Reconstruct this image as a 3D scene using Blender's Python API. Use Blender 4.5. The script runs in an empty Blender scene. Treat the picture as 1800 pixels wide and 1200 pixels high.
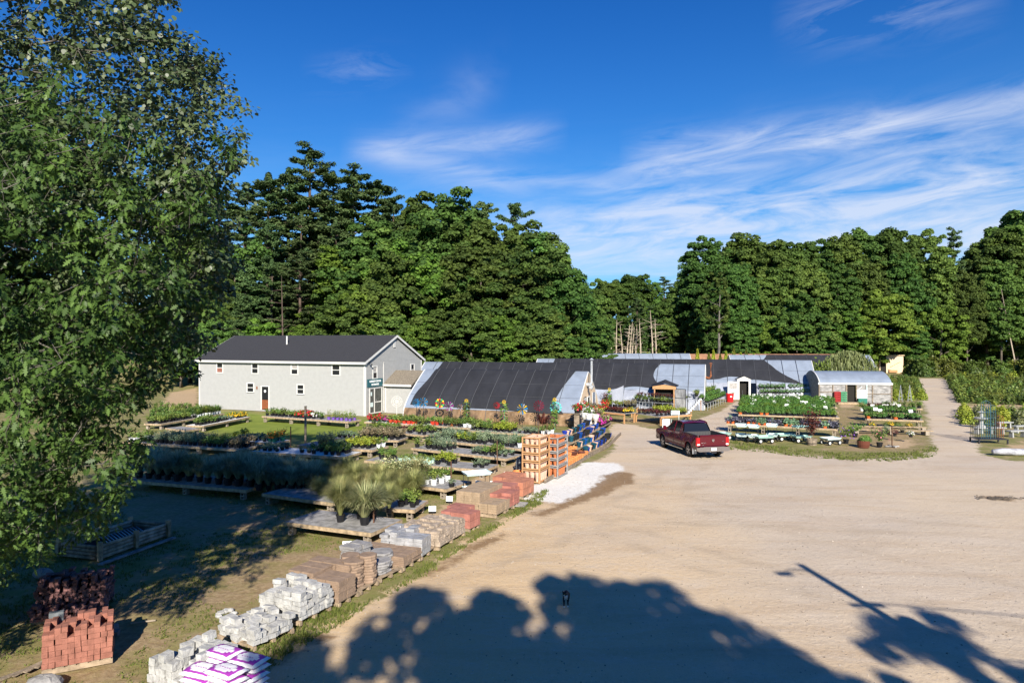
import bpy, math, random
import numpy as np
from math import sin, cos, pi, radians, sqrt, atan2
from mathutils import Vector, Matrix
R = random.Random(7)
NR = np.random.RandomState(7)
scene = bpy.context.scene
COL = scene.collection
# ---------------------------------------------------------------- camera
H = 6.8
cam_d = bpy.data.cameras.new("camera"); cam_d.lens = 24.0; cam_d.sensor_width = 36.0
cam_d.clip_start = 0.1; cam_d.clip_end = 3000
cam = bpy.data.objects.new("camera", cam_d); COL.objects.link(cam)
cam.location = (0, 0, H); cam.rotation_euler = (radians(90), 0, 0)
scene.camera = cam
# ---------------------------------------------------------------- light
SUN_EL = 28.0; SUN_A = 0.11          # light travels towards (-SUN_A, 1)
saz = atan2(-1, SUN_A)                # direction to the sun in the ground plane
sd = Vector((cos(saz)*cos(radians(SUN_EL)), sin(saz)*cos(radians(SUN_EL)), sin(radians(SUN_EL))))
sl = bpy.data.lights.new("sun", 'SUN'); sl.energy = 4.6; sl.angle = radians(0.53); sl.color = (1.0, 0.93, 0.82)
sun = bpy.data.objects.new("sun", sl); COL.objects.link(sun)
sun.rotation_euler = sd.to_track_quat('Z', 'Y').to_euler(); sun.location = (20, -60, 60)
w = bpy.data.worlds.new("World"); scene.world = w; w.use_nodes = True
nt = w.node_tree; nt.nodes.clear()
def N(t, tree=None, **k):
    n = (tree or nt).nodes.new(t)
    for a, b in k.items(): setattr(n, a, b)
    return n
out = N('ShaderNodeOutputWorld'); bg = N('ShaderNodeBackground'); bg.inputs[1].default_value = 0.074
sky = N('ShaderNodeTexSky', sky_type='NISHITA', sun_disc=False)
sky.sun_elevation = radians(SUN_EL); sky.sun_rotation = pi/2 - saz
sky.altitude = 100; sky.air_density = 1.0; sky.dust_density = 0.25; sky.ozone_density = 3.0
hs = N('ShaderNodeHueSaturation'); hs.inputs['Saturation'].default_value = 1.35; hs.inputs['Hue'].default_value = 0.515
nt.links.new(sky.outputs[0], hs.inputs['Color'])

tc = N('ShaderNodeTexCoord'); sx = N('ShaderNodeSeparateXYZ'); nt.links.new(tc.outputs['Generated'], sx.inputs[0])
def M(op, a, b=None, c=None, clamp=False):
    n = N('ShaderNodeMath', operation=op); n.use_clamp = clamp
    for i, v in enumerate((a, b, c)):
        if v is None: continue
        if isinstance(v, (int, float)): n.inputs[i].default_value = v
        else: nt.links.new(v, n.inputs[i])
    return n.outputs[0]
X_, Y_, Z_ = sx.outputs
azm = M('ARCTAN2', X_, Y_)            # compass angle of the view direction, 0 = straight on
elv = M('ARCSINE', Z_)
# thin cirrus streaks: noise stretched along a slanted axis
zc = M('ADD', M('MAXIMUM', Z_, 0.0), 0.10)
px_ = M('DIVIDE', X_, zc); py_ = M('DIVIDE', Y_, zc)
def noise(vec, sc, det, rough, dist=0.0):
    n = N('ShaderNodeTexNoise'); n.inputs['Scale'].default_value = sc; n.inputs['Detail'].default_value = det
    n.inputs['Roughness'].default_value = rough; n.inputs['Distortion'].default_value = dist
    nt.links.new(vec, n.inputs['Vector']); return n.outputs[0]
def comb(a, b, c=0.0):
    n = N('ShaderNodeCombineXYZ')
    for i, v in enumerate((a, b, c)):
        if isinstance(v, (int, float)): n.inputs[i].default_value = v
        else: nt.links.new(v, n.inputs[i])
    return n.outputs[0]
def bell(v, c, wd):                    # smooth bump around c
    return M('EXPONENT', M('MULTIPLY', M('POWER', M('DIVIDE', M('SUBTRACT', v, c), wd), 2.0), -1.0))
def sub_lin(az0, el0, slope):          # elevation measured from a slanted line
    return M('SUBTRACT', elv, M('ADD', M('MULTIPLY', M('SUBTRACT', azm, az0), slope), el0))
vec1 = comb(M('MULTIPLY', azm, 2.0), M('MULTIPLY', M('SUBTRACT', elv, M('MULTIPLY', azm, 0.05)), 17.0), 3.1)
n1 = noise(vec1, 1.5, 9, 0.58, 0.2)
vec2 = comb(M('MULTIPLY', azm, 5.0), M('MULTIPLY', M('SUBTRACT', elv, M('MULTIPLY', azm, 0.10)), 24.0), 7.7)
n2 = noise(vec2, 1.4, 10, 0.64, 0.7)
vec3 = comb(M('MULTIPLY', azm, 3.0), M('MULTIPLY', elv, 6.0), 1.3)
n3 = noise(vec3, 2.2, 6, 0.55, 0.5)
def px2ang(px, py):
    u = (px-900)/1200; v = (600-py)/1200
    return atan2(u, 1), math.asin(v/sqrt(u*u+1+v*v))
def streak(p0, p1, wd, amp, nz, lo, hi, fade=0.07):
    a0, e0 = px2ang(*p0); a1, e1 = px2ang(*p1); s = (e1-e0)/(a1-a0)
    b = bell(sub_lin(a0, e0, s), 0.0, wd)
    inr = M('MULTIPLY', M('DIVIDE', M('SUBTRACT', azm, a0-fade/2), fade, clamp=True), M('DIVIDE', M('SUBTRACT', a1+fade/2, azm), fade, clamp=True))
    nn = M('DIVIDE', M('SUBTRACT', nz, lo), hi-lo, clamp=True)
    return M('MULTIPLY', M('MULTIPLY', M('MULTIPLY', b, inr), nn), amp)
mix12 = M('ADD', M('MULTIPLY', n1, 0.35), M('MULTIPLY', n2, 0.65))
S = [streak((640, 262), (960, 236), 0.019, 0.55, mix12, 0.36, 0.62),
     streak((655, 265), (900, 330), 0.022, 0.30, mix12, 0.36, 0.62),
     streak((690, 250), (860, 140), 0.035, 0.22, n3, 0.36, 0.66),
     streak((800, 300), (1200, 335), 0.014, 0.35, mix12, 0.36, 0.60, 0.12),
     streak((570, 130), (690, 118), 0.020, 0.22, n2, 0.45, 0.65),
     streak((1130, 265), (1900, 165), 0.022, 0.75, mix12, 0.38, 0.62),
     streak((1090, 300), (1340, 292), 0.013, 0.50, n2, 0.36, 0.62),
     streak((1400, 262), (1900, 275), 0.040, 0.6, mix12, 0.40, 0.66, 0.2),
     streak((1100, 352), (1900, 300), 0.024, 0.7, mix12, 0.40, 0.64, 0.15),
     streak((930, 392), (1900, 345), 0.028, 0.7, mix12, 0.40, 0.64, 0.2),
     streak((900, 440), (1900, 410), 0.040, 0.65, mix12, 0.30, 0.60, 0.2),
     streak((1400, 40), (1720, 10), 0.03, 0.25, n2, 0.42, 0.66)]
tot = S[0]
for s_ in S[1:]: tot = M('ADD', tot, s_)
# veil of high cloud low in the sky and all round the horizon
low = M('MULTIPLY', M('MULTIPLY', bell(elv, 0.07, 0.12), M('DIVIDE', M('SUBTRACT', mix12, 0.3), 0.4, clamp=True)), 0.55)
tot = M('ADD', tot, low); tot = M('MULTIPLY', M('MINIMUM', tot, 1.0), 0.74)
grad = N('ShaderNodeMapRange'); grad.inputs[1].default_value = 0.0; grad.inputs[2].default_value = 0.5
grad.inputs[3].default_value = 1.0; grad.inputs[4].default_value = 0.8
nt.links.new(elv, grad.inputs[0])
lowf = M('MULTIPLY', M('EXPONENT', M('MULTIPLY', M('MAXIMUM', elv, 0.0), -6.5)), 0.92)
lz = N('ShaderNodeMix', data_type='RGBA'); nt.links.new(lowf, lz.inputs[0])
tint = N('ShaderNodeMix', data_type='RGBA', blend_type='MULTIPLY'); tint.inputs[0].default_value = 1.0; tint.inputs[7].default_value = (0.13, 0.69, 0.90, 1)
nt.links.new(hs.outputs[0], tint.inputs[6]); nt.links.new(tint.outputs[2], lz.inputs[6]); lz.inputs[7].default_value = (1.9, 4.3, 7.4, 1)
mx = N('ShaderNodeMix', data_type='RGBA'); nt.links.new(tot, mx.inputs[0]); nt.links.new(lz.outputs[2], mx.inputs[6])
mx.inputs[7].default_value = (5.6, 6.0, 7.0, 1)
nt.links.new(mx.outputs[2], bg.inputs[0]); nt.links.new(bg.outputs[0], out.inputs[0])
vs = scene.view_settings; vs.view_transform = 'Standard'; vs.look = 'None'; vs.exposure = 0.92; vs.gamma = 1.0
scene.cycles.max_bounces = 6; scene.cycles.transparent_max_bounces = 12
scene.cycles.caustics_reflective = False; scene.cycles.caustics_refractive = False
# ---------------------------------------------------------------- helpers
def G(px, py, z=0.0):
    """pixel of the 1800 px photograph -> ground position at height z"""
    Y = (H - z)*1200.0/(py - 600.0); return ((px-900)/1200.0*Y, Y)
def P3(px, py, Y): return ((px-900)/1200.0*Y, Y, H-(py-600)/1200.0*Y)
class MB:
    def __init__(s): s.v = []; s.f = []; s.m = []; s.cur = 0; s.M = None
    def add(s, vs, fs, m=None):
        o = len(s.v)
        if s.M is not None: vs = [tuple(s.M @ Vector(p)) for p in vs]
        s.v += [tuple(p) for p in vs]; s.f += [tuple(i+o for i in f) for f in fs]; s.m += [s.cur if m is None else m]*len(fs); return s
    def box(s, c, d, rz=0.0, m=None, rx=0.0, ry=0.0, tap=1.0):
        hx, hy, hz = d[0]/2, d[1]/2, d[2]/2
        pts = [(-hx, -hy, -hz), (hx, -hy, -hz), (hx, hy, -hz), (-hx, hy, -hz), (-hx*tap, -hy*tap, hz), (hx*tap, -hy*tap, hz), (hx*tap, hy*tap, hz), (-hx*tap, hy*tap, hz)]
        if rz or rx or ry:
            Mx = Matrix.Rotation(rz, 3, 'Z') @ Matrix.Rotation(ry, 3, 'Y') @ Matrix.Rotation(rx, 3, 'X')
            pts = [tuple(Mx @ Vector(p)) for p in pts]
        pts = [(p[0]+c[0], p[1]+c[1], p[2]+c[2]) for p in pts]
        return s.add(pts, [(0, 3, 2, 1), (4, 5, 6, 7), (0, 1, 5, 4), (1, 2, 6, 5), (2, 3, 7, 6), (3, 0, 4, 7)], m)
    def bar(s, a, b, r, m=None, n=4):
        return s.tube([a, b], [r, r], n, m)
    def tube(s, pts, rad, n=8, m=None, cap=True):
        pts = [Vector(p) for p in pts]
        if isinstance(rad, (int, float)): rad = [rad]*len(pts)
        rings = []; vs = []
        for i, p in enumerate(pts):
            d = (pts[min(i+1, len(pts)-1)]-pts[max(i-1, 0)])
            d = d.normalized() if d.length > 1e-9 else Vector((0, 0, 1))
            a = d.cross(Vector((0, 0, 1)))
            if a.length < 1e-3: a = d.cross(Vector((1, 0, 0)))
            a.normalize(); b = d.cross(a)
            for k in range(n):
                t = 2*pi*k/n + pi/4
                vs.append(p + (a*cos(t)+b*sin(t))*rad[i])
        fs = []
        for i in range(len(pts)-1):
            for k in range(n):
                fs.append((i*n+k, i*n+(k+1) % n, (i+1)*n+(k+1) % n, (i+1)*n+k))
        if cap: fs.append(tuple(range(n-1, -1, -1))); fs.append(tuple((len(pts)-1)*n+k for k in range(n)))
        return s.add(vs, fs, m)
    def lathe(s, prof, n=16, c=(0, 0, 0), m=None, cap=True):
        vs = []
        for r, z in prof:
            for k in range(n): vs.append((c[0]+r*cos(2*pi*k/n), c[1]+r*sin(2*pi*k/n), c[2]+z))
        fs = [(i*n+k, i*n+(k+1) % n, (i+1)*n+(k+1) % n, (i+1)*n+k) for i in range(len(prof)-1) for k in range(n)]
        if cap: fs.append(tuple(range(n-1, -1, -1))); fs.append(tuple((len(prof)-1)*n+k for k in range(n)))
        return s.add(vs, fs, m)
    def ell(s, c, r, m=None, nu=10, nv=6, rz=0, jit=0.0):
        vs = []; rr = R
        for j in range(nv+1):
            ph = pi*j/nv - pi/2
            for i in range(nu):
                th = 2*pi*i/nu; k = 1+rr.uniform(-jit, jit)
                x, y, z = r[0]*cos(ph)*cos(th)*k, r[1]*cos(ph)*sin(th)*k, r[2]*sin(ph)*k
                vs.append((c[0]+x*cos(rz)-y*sin(rz), c[1]+x*sin(rz)+y*cos(rz), c[2]+z))
        fs = [(j*nu+i, j*nu+(i+1) % nu, (j+1)*nu+(i+1) % nu, (j+1)*nu+i) for j in range(nv) for i in range(nu)]
        return s.add(vs, fs, m)
    def prism(s, poly, y0, y1, m=None, axis='y'):
        """polygon in (a,b) extruded along an axis"""
        n = len(poly)
        if axis == 'y': vs = [(a, y0, b) for a, b in poly]+[(a, y1, b) for a, b in poly]
        elif axis == 'x': vs = [(y0, a, b) for a, b in poly]+[(y1, a, b) for a, b in poly]
        else: vs = [(a, b, y0) for a, b in poly]+[(a, b, y1) for a, b in poly]
        fs = [tuple(range(n)), tuple(range(2*n-1, n-1, -1))]+[(i, i+n, (i+1) % n+n, (i+1) % n) for i in range(n)]
        return s.add(vs, fs, m)
    def build(s, name, mats, parent=None, smooth=False, fixn=True):
        me = bpy.data.meshes.new(name); me.from_pydata(s.v, [], s.f)
        if not isinstance(mats, (list, tuple)): mats = [mats]
        for m in mats: me.materials.append(m)
        if len(mats) > 1: me.polygons.foreach_set('material_index', s.m)
        if smooth: me.polygons.foreach_set('use_smooth', [True]*len(me.polygons))
        me.update()
        if fixn:
            import bmesh
            b = bmesh.new(); b.from_mesh(me); bmesh.ops.recalc_face_normals(b, faces=b.faces); b.to_mesh(me); b.free()
        return link(name, me, parent)
def link(name, me, parent=None):
    o = bpy.data.objects.new(name, me); COL.objects.link(o)
    if parent is not None: o.parent = parent
    return o
def thing(name, label, cat, loc=(0, 0, 0), rz=0.0, group=None, sc=None):
    o = bpy.data.objects.new(name, None); COL.objects.link(o); o.empty_display_size = 0.2
    o.location = loc; o.rotation_euler = (0, 0, rz)
    if sc: o.scale = (sc,)*3 if isinstance(sc, (int, float)) else sc
    return tag(o, label, cat, group)
def tag(o, label=None, cat=None, group=None, kind=None):
    if label: o['label'] = label
    if cat: o['category'] = cat
    if group: o['group'] = group
    if kind: o['kind'] = kind
    return o
def dup(root, loc, rz=0.0, label=None, group=None, sc=None):
    kids = list(root.children)
    r = root.copy(); COL.objects.link(r); r.location = loc; r.rotation_euler = (0, 0, rz)
    if sc: r.scale = (sc,)*3 if isinstance(sc, (int, float)) else sc
    if label: r['label'] = label
    if group: r['group'] = group
    for ch in kids:
        c = ch.copy(); COL.objects.link(c); c.parent = r
        for g in list(ch.children):
            d = g.copy(); COL.objects.link(d); d.parent = c
    return r
class Proto:
    """builds the thing on first use, copies it afterwards"""
    def __init__(s, fn): s.fn = fn; s.root = None
    def put(s, loc, rz, label, group=None, sc=None):
        if s.root is None:
            s.root = s.fn(); s.root.location = loc; s.root.rotation_euler = (0, 0, rz); s.root['label'] = label
            if group: s.root['group'] = group
            s.root.scale = (1, 1, 1) if sc is None else ((sc,)*3 if isinstance(sc, (int, float)) else sc)
            return s.root
        return dup(s.root, loc, rz, label, group, 1.0 if sc is None else sc)
ORD = ['first', 'second', 'third', 'fourth', 'fifth', 'sixth', 'seventh', 'eighth', 'ninth', 'tenth', 'eleventh', 'twelfth', 'thirteenth', 'fourteenth', 'fifteenth', 'sixteenth', 'seventeenth', 'eighteenth', 'nineteenth', 'twentieth', 'twenty-first', 'twenty-second', 'twenty-third', 'twenty-fourth', 'twenty-fifth', 'twenty-sixth', 'twenty-seventh', 'twenty-eighth', 'twenty-ninth', 'thirtieth']
# ---------------------------------------------------------------- materials
def mat(name, col, rough=0.8, var=0.0, vscale=5.0, bump=0.0, bscale=20.0, metal=0.0, spec=0.3, var_col=None, rand=0.0, trans=0.0, alpha=1.0, coat=0.0, stretch=(1, 1, 1), detail=4, lo=0.35, hi=0.65):
    m = bpy.data.materials.new(name); m.use_nodes = True; t = m.node_tree; b = t.nodes['Principled BSDF']
    L = t.links.new
    b.inputs['Base Color'].default_value = (*col, 1); b.inputs['Roughness'].default_value = rough
    b.inputs['Metallic'].default_value = metal; b.inputs['Specular IOR Level'].default_value = spec
    b.inputs['Coat Weight'].default_value = coat; b.inputs['Coat Roughness'].default_value = 0.05
    b.inputs['Alpha'].default_value = alpha
    tcn = N('ShaderNodeTexCoord', t); mp = N('ShaderNodeMapping', t); mp.inputs['Scale'].default_value = stretch
    L(tcn.outputs['Object'], mp.inputs[0])
    cout = None
    if var > 0 or var_col:
        n = N('ShaderNodeTexNoise', t); n.inputs['Scale'].default_value = vscale; n.inputs['Detail'].default_value = detail
        n.inputs['Roughness'].default_value = 0.6
        L(mp.outputs[0], n.inputs['Vector'])
        r = N('ShaderNodeMapRange', t); r.inputs[1].default_value = lo; r.inputs[2].default_value = hi
        L(n.outputs[0], r.inputs[0])
        mixn = N('ShaderNodeMix', t, data_type='RGBA'); L(r.outputs[0], mixn.inputs[0])
        a = tuple(c*(1-var) for c in col); c2 = var_col or tuple(min(1, c*(1+var)) for c in col)
        mixn.inputs[6].default_value = (*a, 1); mixn.inputs[7].default_value = (*c2, 1); cout = mixn.outputs[2]
    if rand > 0:
        oi = N('ShaderNodeObjectInfo', t); r2 = N('ShaderNodeMapRange', t); r2.inputs[3].default_value = 1-rand; r2.inputs[4].default_value = 1+rand
        L(oi.outputs['Random'], r2.inputs[0])
        h2 = N('ShaderNodeHueSaturation', t); L(r2.outputs[0], h2.inputs['Value'])
        r3 = N('ShaderNodeMapRange', t); r3.inputs[3].default_value = 0.5-rand*0.06; r3.inputs[4].default_value = 0.5+rand*0.06
        mm = N('ShaderNodeMath', t, operation='FRACT'); m2 = N('ShaderNodeMath', t, operation='MULTIPLY'); m2.inputs[1].default_value = 7.31
        L(oi.outputs['Random'], m2.inputs[0]); L(m2.outputs[0], mm.inputs[0]); L(mm.outputs[0], r3.inputs[0]); L(r3.outputs[0], h2.inputs['Hue'])
        if cout: L(cout, h2.inputs['Color'])
        else: h2.inputs['Color'].default_value = (*col, 1)
        cout = h2.outputs[0]
    if cout: L(cout, b.inputs['Base Color'])
    if bump > 0:
        n = N('ShaderNodeTexNoise', t); n.inputs['Scale'].default_value = bscale; n.inputs['Detail'].default_value = 5
        L(mp.outputs[0], n.inputs['Vector'])
        bp = N('ShaderNodeBump', t); bp.inputs['Strength'].default_value = min(1, bump); bp.inputs['Distance'].default_value = 0.05
        L(n.outputs[0], bp.inputs['Height']); L(bp.outputs[0], b.inputs['Normal'])
    if trans > 0:      # thin leaf: part of the light passes through
        tr = N('ShaderNodeBsdfTranslucent', t); ms = N('ShaderNodeMixShader', t); ms.inputs[0].default_value = trans
        if cout: L(cout, tr.inputs[0])
        else: tr.inputs[0].default_value = (*col, 1)
        o = t.nodes['Material Output']; L(b.outputs[0], ms.inputs[1]); L(tr.outputs[0], ms.inputs[2]); L(ms.outputs[0], o.inputs[0])
    return m
def leafmat(name, c1, c2, rand=0.25, trans=0.3, rough=0.55, spec=0.35):
    """leaf material: two leaf colours mixed by the per-leaf attribute 'v', plus a tint per plant"""
    m = bpy.data.materials.new(name); m.use_nodes = True; t = m.node_tree; b = t.nodes['Principled BSDF']; L = t.links.new
    at = N('ShaderNodeAttribute', t); at.attribute_name = 'v'
    mixn = N('ShaderNodeMix', t, data_type='RGBA'); L(at.outputs['Fac'], mixn.inputs[0])
    mixn.inputs[6].default_value = (*c1, 1); mixn.inputs[7].default_value = (*c2, 1)
    oi = N('ShaderNodeObjectInfo', t); r2 = N('ShaderNodeMapRange', t); r2.inputs[3].default_value = 1-rand; r2.inputs[4].default_value = 1+rand
    L(oi.outputs['Random'], r2.inputs[0]); h2 = N('ShaderNodeHueSaturation', t); L(r2.outputs[0], h2.inputs['Value'])
    r3 = N('ShaderNodeMapRange', t); r3.inputs[3].default_value = 0.5-rand*0.09; r3.inputs[4].default_value = 0.5+rand*0.06
    m2 = N('ShaderNodeMath', t, operation='MULTIPLY'); m2.inputs[1].default_value = 5.37; mm = N('ShaderNodeMath', t, operation='FRACT')
    L(oi.outputs['Random'], m2.inputs[0]); L(m2.outputs[0], mm.inputs[0]); L(mm.outputs[0], r3.inputs[0]); L(r3.outputs[0], h2.inputs['Hue'])
    L(mixn.outputs[2], h2.inputs['Color']); L(h2.outputs[0], b.inputs['Base Color'])
    b.inputs['Roughness'].default_value = rough; b.inputs['Specular IOR Level'].default_value = spec
    tr = N('ShaderNodeBsdfTranslucent', t); ms = N('ShaderNodeMixShader', t); ms.inputs[0].default_value = trans
    L(h2.outputs[0], tr.inputs[0]); o = t.nodes['Material Output']; L(b.outputs[0], ms.inputs[1]); L(tr.outputs[0], ms.inputs[2]); L(ms.outputs[0], o.inputs[0])
    return m
MT = {}
def defm(k, *a, **kw): MT[k] = mat(k, *a, **kw)
defm('siding', (0.36, 0.358, 0.345), rough=0.6, var=0.04, vscale=3)
defm('siding_gable', (0.36, 0.358, 0.345), rough=0.6, var=0.05, vscale=3)
defm('trim', (0.62, 0.61, 0.58), rough=0.5, var=0.03)
defm('shingle', (0.038, 0.038, 0.043), rough=0.9, var=0.45, vscale=9, stretch=(1, 6, 6), bump=0.6, bscale=14)
defm('shingle_tan', (0.20, 0.17, 0.13), rough=0.9, var=0.3, vscale=9, bump=0.5, bscale=14)
defm('glass', (0.012, 0.014, 0.018), rough=0.06, spec=0.6)
defm('glass_door', (0.04, 0.045, 0.04), rough=0.08, spec=0.6, var=0.5, vscale=4)
defm('door_brown', (0.23, 0.075, 0.03), rough=0.5, var=0.2)
defm('curtain', (0.35, 0.33, 0.31), rough=0.7, var=0.2)
defm('curtain_red', (0.25, 0.10, 0.07), rough=0.7, var=0.3, vscale=10)
defm('sign_teal', (0.018, 0.10, 0.12), rough=0.5)
defm('white_paint', (0.80, 0.80, 0.78), rough=0.5)
defm('white_letter', (0.85, 0.86, 0.85), rough=0.5)
defm('metal', (0.55, 0.56, 0.57), rough=0.3, metal=0.9, var=0.1)
defm('galv', (0.42, 0.44, 0.46), rough=0.5, metal=0.4, var=0.15)
defm('dark_metal', (0.03, 0.03, 0.035), rough=0.5, metal=0.3)
defm('rust', (0.22, 0.08, 0.035), rough=0.9, var=0.4, vscale=8)
defm('iron_brown', (0.10, 0.05, 0.03), rough=0.8, var=0.3)
defm('poly', (0.30, 0.35, 0.43), rough=0.32, spec=0.6, var=0.10, vscale=1.2, bump=0.25, bscale=2.0, stretch=(1, 1, 0.3), trans=0.25)
defm('poly_end', (0.36, 0.36, 0.36), rough=0.35, spec=0.5, var=0.4, vscale=2.5, bump=0.5, bscale=4, stretch=(1, 1, 0.4), trans=0.2)
defm('poly_tan', (0.22, 0.14, 0.075), rough=0.4, spec=0.5, var=0.45, vscale=1.6, bump=0.5, bscale=3.0, stretch=(1, 1, 0.3), trans=0.15)
defm('poly_white', (0.36, 0.385, 0.45), rough=0.35, spec=0.5, var=0.15, vscale=1.0, bump=0.4, bscale=2.5, stretch=(1, 1, 0.4), trans=0.2)
defm('poly_old', (0.27, 0.26, 0.25), rough=0.5, var=0.45, vscale=1.8, bump=0.3, bscale=3, stretch=(1, 1, 2.5))
defm('shade', (0.024, 0.025, 0.030), rough=0.75, spec=0.25, var=0.2, vscale=0.9, bump=0.15, bscale=2.2, detail=7, stretch=(1, 0.5, 0.5))
defm('rib', (0.085, 0.087, 0.095), rough=0.5)
defm('plywood', (0.66, 0.50, 0.34), rough=0.8, var=0.12, vscale=3, bump=0.1)
defm('wood_new', (0.45, 0.25, 0.115), rough=0.7, var=0.2, vscale=6, stretch=(1, 8, 8))
defm('wood_old', (0.24, 0.19, 0.14), rough=0.9, var=0.4, vscale=6, bump=0.3, bscale=25)
defm('wood_grey', (0.27, 0.262, 0.255), rough=0.9, var=0.35, vscale=4, bump=0.3, bscale=25)
defm('wood_edge', (0.36, 0.27, 0.17), rough=0.9, var=0.35, vscale=5, bump=0.3, bscale=25)
defm('bench_white', (0.72, 0.72, 0.70), rough=0.6, var=0.12, vscale=2)
defm('block', (0.32, 0.27, 0.21), rough=0.95, var=0.2, vscale=9, bump=0.3, bscale=40)
defm('osb', (0.60, 0.45, 0.28), rough=0.85, var=0.3, vscale=7)
defm('log', (0.42, 0.34, 0.25), rough=0.9, var=0.4, vscale=4, bump=0.4, bscale=15)
defm('bark', (0.11, 0.09, 0.07), rough=0.95, var=0.4, vscale=3, bump=0.6, bscale=8, stretch=(1, 1, 0.25))
defm('bark_grey', (0.13, 0.118, 0.10), rough=0.95, var=0.4, vscale=3, bump=0.6, bscale=8, stretch=(1, 1, 0.4))
defm('bark_dead', (0.40, 0.33, 0.25), rough=0.95, var=0.3, vscale=2, bump=0.4, bscale=8, stretch=(1, 1, 0.3))
defm('bark_pine', (0.10, 0.07, 0.055), rough=0.95, var=0.4, vscale=2, bump=0.6, bscale=8, stretch=(1, 1, 0.3))
defm('pot_black', (0.013, 0.013, 0.015), rough=0.5)
defm('pot_white', (0.72, 0.74, 0.74), rough=0.5)
defm('pot_mint', (0.50, 0.72, 0.62), rough=0.5)
defm('pot_green', (0.02, 0.16, 0.11), rough=0.45)
defm('pot_purple', (0.16, 0.08, 0.36), rough=0.5)
defm('pot_red', (0.50, 0.04, 0.02), rough=0.5)
defm('pot_orange', (0.62, 0.13, 0.03), rough=0.6)
defm('soil', (0.035, 0.022, 0.015), rough=1.0, var=0.3, vscale=20)
defm('terracotta', (0.62, 0.24, 0.08), rough=0.85, var=0.2, vscale=7, rand=0.08)
defm('terracotta_pale', (0.60, 0.40, 0.30), rough=0.85, var=0.18, vscale=5, rand=0.08)
defm('clay_red', (0.45, 0.15, 0.06), rough=0.85, var=0.2, vscale=7)
defm('glaze_blue', (0.006, 0.045, 0.24), rough=0.15, spec=0.6, rand=0.25)
defm('glaze_teal', (0.008, 0.06, 0.09), rough=0.15, spec=0.6, rand=0.25)
defm('glaze_brown', (0.11, 0.04, 0.025), rough=0.2, spec=0.6, rand=0.25)
defm('urn_white', (0.62, 0.60, 0.55), rough=0.7, var=0.15)
defm('card', (0.85, 0.85, 0.84), rough=0.6)
defm('cart_green', (0.36, 0.55, 0.49), rough=0.4, var=0.06)
defm('cart_pale', (0.58, 0.70, 0.70), rough=0.35, var=0.05)
defm('rubber', (0.012, 0.012, 0.012), rough=0.8)
defm('rim_white', (0.65, 0.65, 0.63), rough=0.4)
defm('red_plastic', (0.55, 0.015, 0.02), rough=0.35)
defm('crate_red', (0.42, 0.03, 0.03), rough=0.5)
defm('crate_green', (0.10, 0.33, 0.17), rough=0.5)
defm('yellow_metal', (0.75, 0.42, 0.01), rough=0.4)
defm('dark_in', (0.02, 0.018, 0.015), rough=0.9)
defm('stone_bench', (0.33, 0.33, 0.32), rough=0.9, var=0.2, bump=0.2)
defm('wrap_silver', (0.36, 0.36, 0.39), rough=0.3, var=0.3, vscale=3, bump=0.8, bscale=5)
defm('cardboard', (0.42, 0.28, 0.16), rough=0.9, var=0.1)
defm('brick_red', (0.30, 0.125, 0.09), rough=0.95, var=0.2, vscale=6, bump=0.3, bscale=40)
defm('brick_dark', (0.19, 0.095, 0.09), rough=0.95, var=0.35, vscale=6, bump=0.3, bscale=40)
defm('stone_white', (0.42, 0.415, 0.40), rough=0.95, var=0.22, vscale=4, bump=0.6, bscale=12)
defm('stone_grey', (0.27, 0.26, 0.255), rough=0.95, var=0.2, vscale=5, bump=0.4, bscale=14)
defm('paver_brown', (0.27, 0.19, 0.135), rough=0.95, var=0.16, vscale=5, bump=0.3, bscale=20)
defm('paver_tan', (0.34, 0.25, 0.165), rough=0.95, var=0.14, vscale=4, bump=0.3, bscale=20)
defm('paver_mixed', (0.36, 0.29, 0.225), rough=0.95, var=0.3, vscale=7, bump=0.3, bscale=20)
defm('paver_red', (0.37, 0.15, 0.115), rough=0.8, var=0.2, vscale=3, bump=0.2, bscale=12)
defm('paver_orange', (0.43, 0.18, 0.11), rough=0.8, var=0.2, vscale=3, bump=0.2, bscale=12)
defm('wrap_grey', (0.34, 0.34, 0.35), rough=0.3, var=0.25, vscale=4, bump=0.8, bscale=8, spec=0.6)
defm('slate', (0.14, 0.155, 0.165), rough=0.9, var=0.2)
defm('bag_white', (0.76, 0.74, 0.76), rough=0.4, bump=0.4, bscale=9)
defm('bag_purple', (0.33, 0.045, 0.36), rough=0.4, var=0.2, vscale=12)
defm('pallet_wood', (0.33, 0.25, 0.17), rough=0.9, var=0.3, vscale=6)
defm('ground_soil', (0.23, 0.15, 0.09), rough=1.0, var=0.3, vscale=2, bump=0.5, bscale=5)
defm('concrete', (0.46, 0.43, 0.38), rough=0.95, var=0.1, vscale=3)
defm('fur_black', (0.010, 0.010, 0.012), rough=0.7)
defm('fur_white', (0.60, 0.60, 0.60), rough=0.8)
defm('eye', (0.25, 0.28, 0.05), rough=0.2)
defm('log_cover', (0.30, 0.155, 0.085), rough=0.9, var=0.25, vscale=2)
LM = {}
LM['broad'] = leafmat('leaf_broad', (0.030, 0.070, 0.016), (0.115, 0.195, 0.036), 0.30, 0.25, rough=0.7, spec=0.2)
LM['bright'] = leafmat('leaf_bright', (0.050, 0.110, 0.016), (0.160, 0.260, 0.036), 0.22, 0.30, rough=0.7, spec=0.2)
LM['pine'] = leafmat('leaf_pine', (0.035, 0.075, 0.026), (0.125, 0.190, 0.062), 0.22, 0.25, rough=0.7, spec=0.2)
LM['oak'] = leafmat('leaf_oak', (0.018, 0.048, 0.010), (0.115, 0.195, 0.040), 0.0, 0.28, rough=0.5, spec=0.3)
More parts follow.
